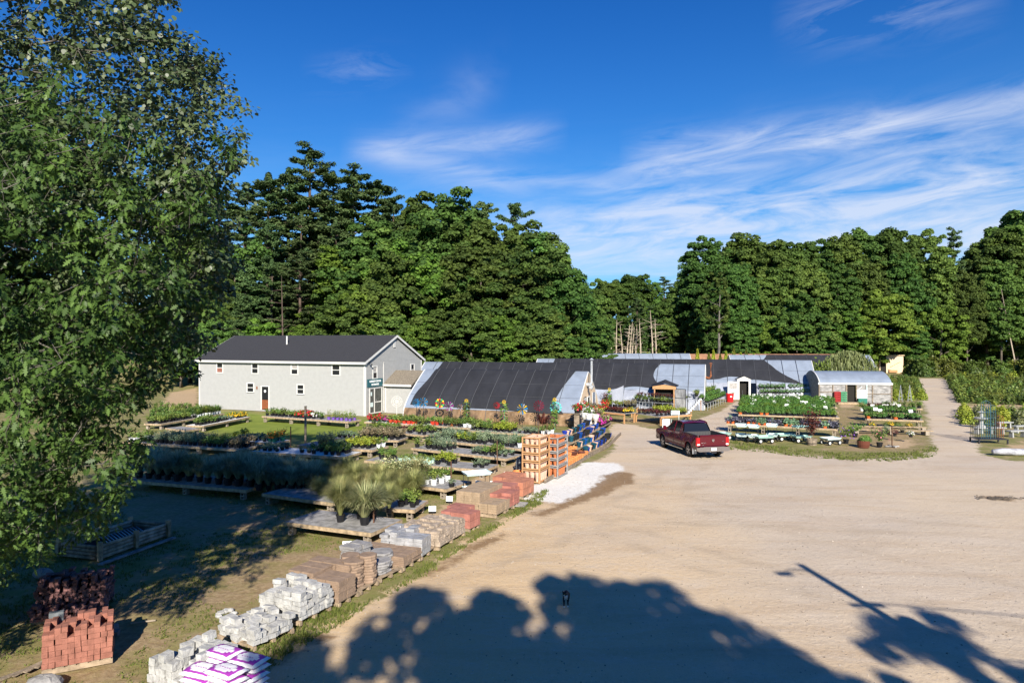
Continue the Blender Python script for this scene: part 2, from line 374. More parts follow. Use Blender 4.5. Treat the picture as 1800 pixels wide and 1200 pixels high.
LM['poplar'] = leafmat('leaf_poplar', (0.040, 0.065, 0.022), (0.125, 0.165, 0.065), 0.0, 0.22, rough=0.45, spec=0.5)
LM['mum'] = leafmat('leaf_mum', (0.035, 0.10, 0.018), (0.11, 0.23, 0.035), 0.22, 0.15)
LM['mum_yellow'] = leafmat('leaf_mum_yellow', (0.07, 0.14, 0.012), (0.20, 0.28, 0.02), 0.15, 0.15)
LM['herb'] = leafmat('leaf_herb', (0.055, 0.11, 0.022), (0.19, 0.27, 0.05), 0.40, 0.15)
LM['grey'] = leafmat('leaf_greygreen', (0.08, 0.13, 0.07), (0.23, 0.30, 0.18), 0.3, 0.15)
LM['grass'] = leafmat('leaf_grassy', (0.18, 0.21, 0.06), (0.52, 0.48, 0.21), 0.25, 0.4)
LM['grassgreen'] = leafmat('leaf_green_grassy', (0.18, 0.26, 0.16), (0.48, 0.56, 0.40), 0.2, 0.5)
LM['variegated'] = leafmat('leaf_variegated', (0.14, 0.18, 0.07), (0.45, 0.45, 0.22), 0.2, 0.2)
LM['tanfl'] = leafmat('leaf_tan', (0.10, 0.10, 0.045), (0.34, 0.27, 0.16), 0.3, 0.15)
LM['wine'] = leafmat('leaf_wine', (0.045, 0.013, 0.012), (0.14, 0.035, 0.025), 0.2, 0.15)
LM['cabbage'] = leafmat('leaf_cabbage', (0.035, 0.03, 0.05), (0.15, 0.15, 0.19), 0.2, 0.1)
LM['cabbage_green'] = leafmat('leaf_cabbage_green', (0.07, 0.16, 0.07), (0.25, 0.38, 0.22), 0.2, 0.1)
LM['yellowgreen'] = leafmat('leaf_yellowgreen', (0.13, 0.19, 0.02), (0.36, 0.40, 0.04), 0.2, 0.15)
LM['shrub'] = leafmat('leaf_shrub', (0.05, 0.085, 0.015), (0.16, 0.20, 0.03), 0.4, 0.15)
LM['cream'] = leafmat('leaf_cream', (0.06, 0.12, 0.03), (0.60, 0.58, 0.30), 0.2, 0.1)
LM['willow'] = leafmat('leaf_willow', (0.12, 0.16, 0.05), (0.30, 0.33, 0.13), 0.2, 0.2)
LM['rustfl'] = leafmat('leaf_rustred', (0.12, 0.04, 0.01), (0.30, 0.10, 0.02), 0.2, 0.1)
def petal(name, c): LM[name] = leafmat('petal_'+name, tuple(x*0.75 for x in c), c, 0.1, 0.15)
for nm, c in dict(red=(0.55, 0.015, 0.02), white=(0.75, 0.74, 0.70), yellow=(0.80, 0.52, 0.02), magenta=(0.50, 0.03, 0.28), orange=(0.75, 0.22, 0.01), pink=(0.62, 0.16, 0.22), purple=(0.22, 0.08, 0.42)).items(): petal(nm, c)
# ---------------------------------------------------------------- fast leaf meshes
def nrm(a): return a/np.maximum(1e-9, np.linalg.norm(a, axis=-1, keepdims=True))
def leaf_mesh(name, centers, normals, ups, size, shape, v, mats, midx=None, fold=0.0):
    """centers (n,3); shape (k,2) outline in leaf plane; one n-gon per leaf"""
    n = len(centers); k = len(shape)
    nn = nrm(normals); a = nrm(np.cross(ups, nn)); b = np.cross(nn, a)
    sh = np.asarray(shape, float)
    size = np.asarray(size, float).reshape(n, 1, 1)
    P = centers[:, None, :] + size*(sh[None, :, 0:1]*a[:, None, :] + sh[None, :, 1:2]*b[:, None, :])
    if fold: P = P + size*fold*(np.abs(sh[None, :, 0:1]))*nn[:, None, :]
    me = bpy.data.meshes.new(name)
    me.vertices.add(n*k); me.vertices.foreach_set('co', P.reshape(-1).astype(np.float32))
    me.loops.add(n*k); me.loops.foreach_set('vertex_index', np.arange(n*k, dtype=np.int32))
    me.polygons.add(n); me.polygons.foreach_set('loop_start', np.arange(0, n*k, k, dtype=np.int32))
    at = me.attributes.new('v', 'FLOAT', 'FACE'); at.data.foreach_set('value', np.asarray(v, np.float32))
    if not isinstance(mats, (list, tuple)): mats = [mats]
    for m in mats: me.materials.append(m)
    if midx is not None: me.polygons.foreach_set('material_index', np.asarray(midx, np.int32))
    me.update(calc_edges=True); me.validate()
    return me
QUAD = [(-.5, -.15), (0, -.5), (.5, .0), (.1, .55), (-.35, .4)]
DIAM = [(0, -.5), (.36, 0), (0, .6), (-.36, 0)]
BLADE = [(-.5, 0), (.5, 0), (0, 1)]
def sph(n):
    a = NR.normal(size=(n, 3)); return nrm(a)
def join_meshes(obj_list_mesh):
    pass
# ================================================================ GROUND
def poly_px(pts): return np.array([G(*p) for p in pts])
def sdist(P, poly):
    """signed distance, positive inside"""
    x, y = P[:, 0], P[:, 1]; n = len(poly); ins = np.zeros(len(P), bool); dm = np.full(len(P), 1e9)
    for i in range(n):
        ax, ay = poly[i]; bx, by = poly[(i+1) % n]
        c = ((ay > y) != (by > y)) & (x < (bx-ax)*(y-ay)/((by-ay) if by != ay else 1e-9)+ax); ins ^= c
        dx, dy = bx-ax, by-ay; t = np.clip(((x-ax)*dx+(y-ay)*dy)/(dx*dx+dy*dy+1e-12), 0, 1)
        dm = np.minimum(dm, np.hypot(x-ax-t*dx, y-ay-t*dy))
    return np.where(ins, dm, -dm)
lot = [(430, 1290), (462, 1180), (520, 1128), (590, 1092), (650, 1052), (720, 1018), (752, 1004), (770, 982), (850, 934), (905, 902), (945, 880), (958, 850), (1000, 828), (1045, 812), (1072, 798), (1080, 780), (1120, 770), (1160, 764), (1240, 770), (1285, 784), (1400, 797), (1500, 806), (1600, 802), (1641, 792), (1640, 775), (1690, 772), (1722, 795), (1765, 808), (1860, 815), (2600, 830), (9000, 1300)]
lot = list(poly_px(lot)); lot = np.array(lot + [(40, 3), (12, 2), (-3, 6)])
road = poly_px([(1641, 792), (1632, 755), (1628, 722), (1617, 695), (1612, 672), (1618, 657), (1656, 657), (1670, 680), (1688, 702), (1706, 745), (1722, 795)])
path1 = poly_px([(1078, 782), (1070, 755), (1082, 742), (1112, 746), (1165, 757), (1190, 748), (1220, 738), (1265, 722), (1292, 706), (1318, 704), (1300, 722), (1285, 745), (1280, 784), (1160, 790)])
white = poly_px([(850, 862), (872, 846), (905, 850), (940, 852), (985, 832), (1030, 812), (1082, 812), (1098, 822), (1072, 842), (1040, 864), (990, 884), (946, 880)])
sandp = [poly_px(p) for p in ([(820, 850), (845, 838), (900, 812), (930, 800), (960, 790), (930, 820), (908, 845), (870, 855)],
         [(730, 935), (740, 905), (800, 880), (830, 866), (822, 892), (770, 912)], [(1020, 730), (1060, 728), (1075, 745), (1040, 760), (990, 765)],
         [(280, 712), (300, 690), (349, 684), (349, 722)], [(640, 965), (690, 925), (760, 905), (700, 950)], [(1700, 712), (1760, 705), (1800, 712), (1800, 724), (1720, 722)],
         [(1745, 790), (1800, 775), (1830, 792), (1770, 805)], [(1475, 690+20), (1500, 709), (1500, 716), (1475, 716)], [(1560, 775), (1600, 770), (1610, 785), (1570, 788)])]
wet = [poly_px(p) for p in ([(1082, 826), (1116, 833), (1112, 848), (1075, 862), (1030, 880), (985, 897), (945, 906), (940, 900), (985, 886), (1030, 862), (1052, 846), (1062, 834)],
       [(738, 1012), (770, 992), (830, 958), (885, 930), (893, 938), (850, 962), (790, 995), (752, 1012)], [(470, 1165), (560, 1112), (580, 1116), (490, 1168)],
       [(1722, 871), (1760, 870), (1786, 876), (1775, 879), (1735, 875)])]
lawn = poly_px([(300, 735), (365, 722), (640, 735), (735, 752), (700, 770), (560, 790), (520, 772), (380, 765)])
dirt = [poly_px(p) for p in ([(180, 880), (300, 860), (430, 880), (520, 905), (470, 935), (330, 945), (200, 930)], [(330, 1020), (430, 975), (560, 960), (620, 965), (560, 1010), (470, 1060), (380, 1080)], [(1475, 790), (1470, 720), (1530, 712), (1520, 740), (1620, 760), (1610, 790)], [(1245, 735), (1290, 700), (1300, 706), (1270, 740)], [(1060, 735), (1160, 735), (1160, 752), (1090, 742)], [(0, 1200), (60, 1090), (260, 1040), (330, 1080), (200, 1250)])]
xs = np.concatenate([np.array([-900, -500, -250, -150, -100, -75, -60]), np.arange(-50, -18, 0.8), np.arange(-18, 22, 0.3), np.arange(22, 75, 0.5), np.array([75, 90, 110, 150, 250, 500, 900])])
ys = np.concatenate([np.array([-300, -120, -60, -30, -15, -6, 0, 4]), np.arange(6, 36, 0.28), np.arange(36, 100, 0.6), np.arange(100, 160, 3), np.array([165, 180, 200, 240, 300, 450, 700, 1400])])
XX, YY = np.meshgrid(xs, ys); PP = np.stack([XX.ravel(), YY.ravel()], 1)
def hill(x, y):
    a = np.clip((y-88)/70, 0, 1); a = a*a*(3-2*a); b = np.clip((8-x)/40, 0, 1); b = b*b*(3-2*b)
    return 7.0*a*b
def zground(x, y):
    return hill(x, y) + 0.025*np.sin(x*0.9+1.3*np.sin(y*0.37))*np.sin(y*0.71+x*0.21) - 0.02
ZZ = zground(PP[:, 0], PP[:, 1])
f = lambda d, wd: np.clip(0.5+d/(2*wd), 0, 1)
D_lot = np.maximum(sdist(PP, lot), sdist(PP, path1)); D_road = sdist(PP, road)
gravel = np.maximum(f(D_lot, 0.9), f(D_road, 1.2)).astype(np.float32)
strip_ = poly_px([(1632, 664), (1640, 664), (1652, 690), (1668, 716), (1658, 716), (1645, 698)]); gravel = gravel*(1-0.45*f(sdist(PP, strip_), 0.5))
white_m = f(sdist(PP, white), 0.9); wet_m = np.max([f(sdist(PP, q), 0.7) for q in wet], 0); sand_m = np.max([f(sdist(PP, q), 1.0) for q in sandp], 0)
lawn_m = f(sdist(PP, lawn), 1.5); dirt_m = np.max([f(sdist(PP, q), 1.6) for q in dirt], 0)
nx, ny = len(xs), len(ys)
ii, jj = np.meshgrid(np.arange(nx-1), np.arange(ny-1)); v0 = (jj*nx+ii).ravel()
F = np.stack([v0, v0+1, v0+nx+1, v0+nx], 1)
fc = PP[F].mean(1)
cls = np.zeros(len(F), int)
cls[sdist(fc, lawn) > 0] = 3
cls[sdist(fc, path1) > 0] = 4
cls[sdist(fc, road) > 0] = 2
cls[sdist(fc, lot) > 0] = 1
cls[sdist(fc, white) > 0] = 5
gm = bpy.data.materials.new('ground'); gm.use_nodes = True; t = gm.node_tree; L = t.links.new; b = t.nodes['Principled BSDF']
geo = N('ShaderNodeNewGeometry', t)
def tn(sc, det=5, rough=0.6, stretch=None, dist=0.0, rot=0.0):
    mp = N('ShaderNodeMapping', t); L(geo.outputs['Position'], mp.inputs[0])
    if stretch: mp.inputs['Scale'].default_value = stretch
    mp.inputs['Rotation'].default_value = (0, 0, rot)
    n = N('ShaderNodeTexNoise', t); n.inputs['Scale'].default_value = sc; n.inputs['Detail'].default_value = det; n.inputs['Roughness'].default_value = rough; n.inputs['Distortion'].default_value = dist
    L(mp.outputs[0], n.inputs[0]); return n.outputs[0]
def mr(s, a, b_, c=0.0, d=1.0):
    n = N('ShaderNodeMapRange', t); n.inputs[1].default_value = a; n.inputs[2].default_value = b_; n.inputs[3].default_value = c; n.inputs[4].default_value = d
    L(s, n.inputs[0]); return n.outputs[0]
def mth(op, a, b_):
    n = N('ShaderNodeMath', t, operation=op)
    for i, v in enumerate((a, b_)):
        if isinstance(v, (int, float)): n.inputs[i].default_value = v
        else: L(v, n.inputs[i])
    return n.outputs[0]
def mixc(fac, a, b_):
    n = N('ShaderNodeMix', t, data_type='RGBA')
    for i, v in ((0, fac), (6, a), (7, b_)):
        if isinstance(v, tuple): n.inputs[i].default_value = (*v, 1)
        elif isinstance(v, (int, float)): n.inputs[i].default_value = v
        else: L(v, n.inputs[i])
    return n.outputs[2]
def attr(nm):
    n = N('ShaderNodeAttribute', t); n.attribute_name = nm; return n.outputs['Fac']
nbig = tn(0.12, 5); nmid = tn(0.8, 6, 0.65); nfine = tn(6.0, 5, 0.7); npeb = tn(28.0, 3, 0.8); nstreak = tn(1.0, 6, 0.6, (0.14, 0.9, 1), 0.6, radians(-58))
nstreak2 = tn(1.0, 7, 0.65, (0.35, 1.2, 1), 1.2, radians(-30)); nstone = tn(14.0, 2, 0.9)
# grass: olive green with straw and bare soil patches
g1 = mixc(mr(nmid, 0.35, 0.65), (0.17, 0.165, 0.055), (0.31, 0.255, 0.115))
g1 = mixc(mr(nfine, 0.42, 0.72), g1, (0.19, 0.215, 0.06))
bare = mr(mth('ADD', mth('ADD', mth('MULTIPLY', nmid, 0.6), mth('MULTIPLY', tn(2.6, 6, 0.7), 0.4)), mth('MULTIPLY', attr('dirt'), 0.10)), 0.50, 0.62, 0.0, 0.85)
g1 = mixc(bare, g1, mixc(mr(nfine, 0.4, 0.6), (0.25, 0.175, 0.11), (0.39, 0.29, 0.19)))
g1 = mixc(mth('MULTIPLY', attr('dirt'), 0.55), g1, mixc(mr(nfine, 0.35, 0.65), (0.26, 0.175, 0.085), (0.40, 0.28, 0.15)))
lawnc = mixc(mr(nmid, 0.3, 0.7), (0.15, 0.20, 0.03), (0.24, 0.28, 0.05))
g1 = mixc(attr('lawn'), g1, lawnc)
# gravel
c1 = mixc(mr(nbig, 0.35, 0.65), (0.58, 0.465, 0.33), (0.53, 0.44, 0.345))
xg = N('ShaderNodeSeparateXYZ', t); L(geo.outputs['Position'], xg.inputs[0])
c1 = mixc(mr(mth('ADD', xg.outputs[0], mth('MULTIPLY', nbig, 14.0)), 7.0, 16.0, 0.9, 0.0), c1, (0.64, 0.455, 0.255))
c1 = mixc(mr(nstreak, 0.47, 0.72, 0.0, 0.5), c1, (0.42, 0.29, 0.175))
c1 = mixc(mr(nstreak2, 0.5, 0.75, 0.0, 0.6), c1, (0.60, 0.50, 0.39))
for cx_, cy_, rad_, wt in ((60.0, 62.0, 62.0, .75), (62.0, 70.0, 74.0, .85), (-38.0, 58.0, 52.0, .75), (26.0, 95.0, 71.0, .8), (-20.0, 88.0, 62.0, .7)):
    for dr_ in (-.85, .85):      # faint wheel tracks curving over the lot
        dx_ = mth('SUBTRACT', xg.outputs[0], cx_); dy_ = mth('SUBTRACT', xg.outputs[1], cy_); rr_ = mth('POWER', mth('ADD', mth('MULTIPLY', dx_, dx_), mth('MULTIPLY', dy_, dy_)), .5)
        q_ = mth('ABSOLUTE', mth('SUBTRACT', mth('ADD', rr_, mth('MULTIPLY', mth('SUBTRACT', nbig, .5), 2.5)), rad_+dr_), 0.0); c1 = mixc(mth('MULTIPLY', mr(q_, 0.12, 0.42, wt*.55, 0.0), mr(tn(.5, 4, .6), .42, .6)), c1, (0.40, 0.31, 0.215))
c1 = mixc(mr(tn(.33, 7, .7, None, 1.0), .56, .70, 0.0, .40), c1, (0.37, 0.28, 0.19))
c1 = mixc(mr(nfine, 0.4, 0.75, 0.0, 0.25), c1, (0.66, 0.55, 0.42))
c1 = mixc(mr(npeb, 0.55, 0.70, 0.0, 0.55), c1, (0.20, 0.155, 0.12))
c1 = mixc(mr(nstone, 0.62, 0.72, 0.0, 0.6), c1, (0.70, 0.62, 0.53))
def edge(nm, amp, lo, hi):
    s = mth('ADD', attr(nm), mth('MULTIPLY', mth('SUBTRACT', mth('ADD', mth('MULTIPLY', nmid, 0.6), mth('MULTIPLY', nfine, 0.4)), 0.5), amp)); return mr(s, lo, hi)
sandc = mixc(mr(nfine, 0.3, 0.7), (0.54, 0.40, 0.24), (0.42, 0.29, 0.17))
base = mixc(edge('sand', 1.8, 0.42, 0.62), g1, sandc)
base = mixc(edge('gravel', 1.3, 0.44, 0.58), base, c1)
base = mixc(edge('white', 1.1, 0.42, 0.56), base, mixc(mr(nfine, 0.35, 0.7), (0.80, 0.78, 0.73), (0.66, 0.62, 0.55)))
wetf = mth('MULTIPLY', edge('wet', 1.6, 0.38, 0.62), 0.92)
base = mixc(wetf, base, mixc(mr(nfine, 0.3, 0.7), (0.20, 0.12, 0.06), (0.29, 0.19, 0.10)))
L(base, b.inputs['Base Color']); b.inputs['Roughness'].default_value = 0.95; b.inputs['Specular IOR Level'].default_value = 0.12
bp = N('ShaderNodeBump', t); bp.inputs['Strength'].default_value = 0.5; bp.inputs['Distance'].default_value = 0.06
L(mth('ADD', mth('MULTIPLY', nfine, 1.0), mth('ADD', mth('MULTIPLY', npeb, 0.45), mth('MULTIPLY', nmid, 1.0))), bp.inputs['Height']); L(bp.outputs[0], b.inputs['Normal'])
names = {0: ('ground', 'rough olive grass and bare soil of the nursery yard'), 1: ('gravel_lot', 'wide sunlit tan gravel parking lot'), 2: ('dirt_road', 'dirt track with wheel ruts leading back to the woods'),
         3: ('lawn', 'bright mown lawn in front of the white house'), 4: ('gravel_path', 'pale gravel path between the greenhouses'), 5: ('crushed_stone_patch', 'white crushed stone apron below the clay pots')}
for c, (nm, lab) in names.items():
    sel = F[cls == c]; uq, inv = np.unique(sel.ravel(), return_inverse=True)
    me = bpy.data.meshes.new(nm); co = np.stack([PP[uq, 0], PP[uq, 1], ZZ[uq]], 1).astype(np.float32)
    me.vertices.add(len(uq)); me.vertices.foreach_set('co', co.ravel()); me.loops.add(len(sel)*4); me.loops.foreach_set('vertex_index', inv.astype(np.int32))
    me.polygons.add(len(sel)); me.polygons.foreach_set('loop_start', np.arange(0, len(sel)*4, 4, dtype=np.int32)); me.polygons.foreach_set('use_smooth', np.ones(len(sel), bool))
    for an, arr in (('gravel', gravel), ('white', white_m), ('wet', wet_m), ('sand', sand_m), ('lawn', lawn_m), ('dirt', dirt_m)):
        a = me.attributes.new(an, 'FLOAT', 'POINT'); a.data.foreach_set('value', arr[uq].astype(np.float32))
    me.materials.append(gm); me.update(calc_edges=True)
    tag(link(nm, me), lab, None, None, 'structure')
# ---- short grass and weeds on the near ground (nobody could count it)
def tufts(name, label, n, region, mats, hmin, hmax, excl=None, incl=None, wd=0.012, vbias=0.5):
    x = NR.uniform(region[0], region[1], n); y = NR.uniform(region[2], region[3], n); P = np.stack([x, y], 1)
    keep = np.ones(n, bool)
    for q, m in (excl or []): keep &= sdist(P, q) < m
    for q, m in (incl or []): keep &= sdist(P, q) > m
    nz = np.sin(x*1.7+np.sin(y*1.1)*2)*np.sin(y*1.3+np.sin(x*0.8)*2) + NR.normal(size=n)*0.5
    keep &= nz > -0.25
    P = P[keep]; n = len(P); rep = 5
    P = np.repeat(P, rep, 0)+NR.normal(size=(n*rep, 2))*0.05; n = len(P)
    C = np.stack([P[:, 0], P[:, 1], zground(P[:, 0], P[:, 1])-0.005], 1)
    up = np.stack([NR.normal(size=n)*0.5, NR.normal(size=n)*0.5, np.ones(n)], 1)
    nrml = np.cross(up, sph(n))
    hgt = NR.uniform(hmin, hmax, n)
    me = leaf_mesh(name, C, nrml, up, hgt, [(-wd/((hmin+hmax)/2), 0), (wd/((hmin+hmax)/2), 0), (0, 1)], NR.uniform(0, 1, n)*vbias, mats)
    return tag(link(name, me), label, 'grass', None, 'stuff')
LM['turf'] = leafmat('leaf_turf', (0.10, 0.14, 0.03), (0.30, 0.29, 0.08), 0.0, 0.3, spec=0.15, rough=0.8)
verge = poly_px([(400, 1280), (395, 1150), (470, 1128), (580, 1065), (640, 1060), (740, 1000), (830, 950), (900, 905), (945, 868), (960, 862), (948, 885), (905, 905), (850, 938), (770, 986), (752, 1008), (650, 1056), (590, 1096), (520, 1132), (462, 1184)])
tufts('grass_blades', 'short green grass growing on the near yard', 26000, (-17, 1, 12, 34), LM['turf'], 0.03, 0.09, excl=[(lot, -0.15), (white, -0.2)]+[(q, -0.2) for q in sandp]+[(q, 0.5) for q in dirt])
tufts('verge_grass', 'thick green grass strip along the gravel edge beside the stone pallets', 30000, (-8, 2, 11, 33), LM['turf'], 0.06, 0.17, incl=[(verge, -0.1)], wd=0.014)
lawnv = poly_px([(1060, 800), (1100, 775), (1150, 785), (1130, 795), (1060, 812), (1000, 835)])
verge2 = poly_px([(1180, 782), (1285, 776), (1400, 788), (1500, 798), (1600, 795), (1640, 785), (1640, 800), (1560, 810), (1480, 808), (1400, 800), (1280, 788)])
tufts('verge_grass', 'green grass strip along the gravel in front of the hand carts', 9000, (10, 31, 38, 50), LM['turf'], 0.07, 0.18, incl=[(verge2, -0.2)], wd=0.02)
# ================================================================ BUILDINGS
def local(yaw, ox, oy, oz=0.0): return Matrix.Translation((ox, oy, oz)) @ Matrix.Rotation(yaw, 4, 'Z')
def clap(mb, x0, x1, z0, z1, holes=(), step=0.12, axis='x', y=0.0, sgn=-1, top=None):
    """lapped siding boards, each leaning out at its foot; holes are (x0,x1,z0,z1)"""
    z = z0
    while z < z1-1e-6:
        zt = min(z+step, z1); a, b_ = x0, x1
        if top is not None:
            a, b_ = top(zt)
            if b_-a < 0.05: break
        segs = [(a, b_)]
        for h in holes:
            if zt <= h[2]+1e-6 or z >= h[3]-1e-6: continue
            ns = []
            for s0, s1 in segs:
                if h[1] <= s0 or h[0] >= s1: ns.append((s0, s1)); continue
                if h[0] > s0: ns.append((s0, h[0]))
                if h[1] < s1: ns.append((h[1], s1))
            segs = ns
        for s0, s1 in segs:
            o1, o2 = 0.018, 0.004
            if axis == 'x': pts = [(s0, y+sgn*o1, z), (s1, y+sgn*o1, z), (s1, y+sgn*o2, zt+0.004), (s0, y+sgn*o2, zt+0.004), (s0, y, z), (s1, y, z)]
            else: pts = [(y-sgn*o1, s0, z), (y-sgn*o1, s1, z), (y-sgn*o2, s1, zt+0.004), (y-sgn*o2, s0, zt+0.004), (y, s0, z), (y, s1, z)]
            mb.add(pts, [(0, 1, 2, 3), (4, 5, 1, 0)])
        z = zt
hs_yaw = radians(-22.4); HL, HW, HE, HRg = 20.2, 10.2, 4.93, 7.27
hx, hy = -13.4-HL*cos(hs_yaw), 62.3-HL*sin(hs_yaw)
house = thing('white_house', 'long two storey white clapboard house with dark shingle roof behind the plant benches', 'house', (hx, hy, 0), hs_yaw)
wins = [(2.35, 3.25), (6.9, 7.8), (11.75, 12.65), (16.5, 17.5)]    # upper windows (x range) along the front
low = [(6.3, 7.25, 1.75, 2.75), (12.45, 13.35, 1.75, 2.75)]; doorx = (8.1, 9.15, 0.15, 2.5)
front_holes = [(a, b_, 3.6, 4.7) for a, b_ in wins]+low+[doorx]
gab_holes = [(1.15, 1.95, 3.3, 4.55), (7.95, 8.75, 3.3, 4.55), (0.65, 2.7, 0.1, 2.5)]
mb = MB(); clap(mb, 0.12, HL-0.12, 0.0, HE, front_holes)
clap(mb, 0.12, HL-0.12, 0.0, HE, [], axis='x', y=HW, sgn=1)
mb.box((HL/2, HW/2, HE/2-0.3), (HL-0.4, HW-0.4, HE-0.7))
mb.build('wall', MT['siding'], house, fixn=False)
for yy, sg, hol in ((HL, -1, gab_holes), (0.0, 1, [])):
    mb = MB()
    clap(mb, 0.12, HW-0.12, 0.0, HE, hol, axis='y', y=yy, sgn=sg)
    clap(mb, 0, HW, HE, HRg-0.1, [(4.75, 5.15, 6.2, 6.85)] if sg < 0 else [], axis='y', y=yy, sgn=sg, top=lambda z: ((z-HE)/(HRg-HE)*HW/2, HW-(z-HE)/(HRg-HE)*HW/2))
    mb.build('gable_wall', MT['siding_gable'], house, fixn=False)
# roof: two slabs with courses of shingles
def roof_slab(mb, y0, z0, y1, z1, x0, x1, th=0.14, n=30):
    for i in range(n):
        a, b_ = i/n, (i+1)/n; ya, yb = y0+(y1-y0)*a, y0+(y1-y0)*b_; za, zb = z0+(z1-z0)*a, z0+(z1-z0)*b_
        mb.add([(x0, ya, za+0.022), (x1, ya, za+0.022), (x1, yb, zb+0.004), (x0, yb, zb+0.004), (x0, ya, za), (x1, ya, za)], [(0, 1, 2, 3), (4, 5, 1, 0)])
    mb.add([(x0, y0, z0-th), (x1, y0, z0-th), (x1, y1, z1-th), (x0, y1, z1-th), (x0, y0, z0), (x1, y0, z0), (x1, y1, z1), (x0, y1, z1)], [(0, 1, 2, 3), (0, 4, 5, 1), (1, 5, 6, 2), (3, 2, 6, 7), (0, 3, 7, 4)])
ov = 0.38; sl_ = (HRg-HE)/(HW/2)
mb = MB(); roof_slab(mb, -ov, HE-ov*sl_+0.16, HW/2, HRg+0.16, -0.25, HL+0.25); roof_slab(mb, HW+ov, HE-ov*sl_+0.16, HW/2, HRg+0.16, -0.25, HL+0.25)
roof = mb.build('roof', MT['shingle'], house, fixn=False)
pp = MB(); pp.lathe([(0.075, 0), (0.075, 0.85), (0.09, 0.85), (0.09, 0.9)], 10, (8.6, 3.1, HE+3.1*sl_+0.1)); pp.build('vent_pipe', MT['trim'], roof)
mb = MB()
mb.box((HL/2, -ov-0.012, HE-ov*sl_+0.06), (HL+0.5, 0.024, 0.2)); mb.box((HL/2, -ov/2-0.01, HE-ov*sl_-0.05), (HL+0.46, ov-0.03, 0.02))
for s in (0, 1):
    y0, y1 = (-ov, HW/2) if s == 0 else (HW+ov, HW/2)
    z0, z1 = HE-ov*sl_, HRg
    for xx in (HL+0.262, -0.262):
        mb.add([(xx, y0, z0-0.06), (xx, y1, z1-0.06), (xx, y1, z1+0.165), (xx, y0, z0+0.165), (xx-0.03, y0, z0-0.06), (xx-0.03, y1, z1-0.06), (xx-0.03, y1, z1+0.165), (xx-0.03, y0, z0+0.165)],
               [(0, 1, 2, 3), (7, 6, 5, 4), (0, 4, 5, 1), (3, 2, 6, 7), (0, 3, 7, 4)])
for x, y in ((0.06, -0.012), (HL-0.06, -0.012)): mb.box((x, y, HE/2), (0.14, 0.06, HE))
for y in (0.075, HW-0.06): mb.box((HL+0.012, y, HE/2-0.03), (0.06, 0.13, HE-0.06))
mb.build('trim', MT['trim'], house)
def window(parent, c, w_, h_, axis='x', pane2=None, fr=0.10, sgn=-1, y=0.0):
    """double-hung window; c is the centre (along, z)"""
    mb = MB(); a, z = c
    def bx(ca, cz, da, dz, dep, off):
        if axis == 'x': mb.box((ca, y+sgn*off, cz), (da, dep, dz))
        else: mb.box((y-sgn*off, ca, cz), (dep, da, dz))
    bx(a-w_/2-fr/2, z, fr, h_+2*fr, 0.07, 0.02); bx(a+w_/2+fr/2, z, fr, h_+2*fr, 0.07, 0.02)
    bx(a, z+h_/2+fr/2, w_, fr, 0.07, 0.02); bx(a, z-h_/2-fr/2, w_, fr, 0.09, 0.03); bx(a, z, w_, 0.06, 0.05, 0.01)
    fo = mb.build('window', MT['trim'], parent)
    mb = MB(); bx(a, z+h_/4, w_, h_/2-0.03, 0.02, -0.01); mb.build('pane', MT['glass'] if pane2 != 'up' else MT['curtain'], fo)
    mb = MB(); bx(a, z-h_/4, w_, h_/2-0.03, 0.02, 0.0); mb.build('pane', pane2 if pane2 not in (None, 'up') else MT['glass'], fo)
    return fo
for i, (a, b_) in enumerate(wins):
    window(house, ((a+b_)/2, 4.15), b_-a-0.2, 0.9, pane2=[MT['curtain_red'], None, 'up', None][i])
for a, b_, z0, z1 in low: window(house, ((a+b_)/2, (z0+z1)/2), b_-a-0.2, z1-z0-0.2)
window(house, (1.55, 3.92), 0.6, 1.05, axis='y', y=HL, pane2='up'); window(house, (8.35, 3.92), 0.6, 1.05, axis='y', y=HL, pane2=MT['curtain_red'])
# front door
mb = MB(); a, b_, z0, z1 = doorx
for ca, cz, da, dz in ((a+0.055, (z0+z1)/2, 0.11, z1-z0), (b_-0.055, (z0+z1)/2, 0.11, z1-z0), ((a+b_)/2, z1-0.05, b_-a-0.22, 0.1)): mb.box((ca, -0.02, cz), (da, 0.07, dz))
dr = mb.build('door', MT['trim'], house)
mb = MB(); mb.box(((a+b_)/2, 0.0, 0.65), (b_-a-0.22, 0.04, 0.9)); mb.box(((a+b_)/2-0.2, -0.025, 0.65), (0.25, 0.012, 0.6)); mb.box(((a+b_)/2+0.2, -0.025, 0.65), (0.25, 0.012, 0.6)); mb.build('door_panel', MT['door_brown'], dr)
mb = MB(); mb.box(((a+b_)/2, 0.0, 1.75), (b_-a-0.22, 0.03, 1.26)); mb.build('door_glass', MT['glass'], dr)
mb = MB(); mb.lathe([(0.13, 0), (0.13, 0.02)], 14); mb.v = [(p[0]+(a+b_)/2, -0.035-p[2], p[1]+1.95) for p in mb.v]; mb.build('door_wreath', MT['white_paint'], dr)
mb = MB(); mb.box((7.62, -0.06, 2.3), (0.12, 0.12, 0.2), tap=0.6); mb.box((7.62, -0.05, 2.14), (0.06, 0.08, 0.1)); mb.build('wall_lamp', MT['rust'], house)
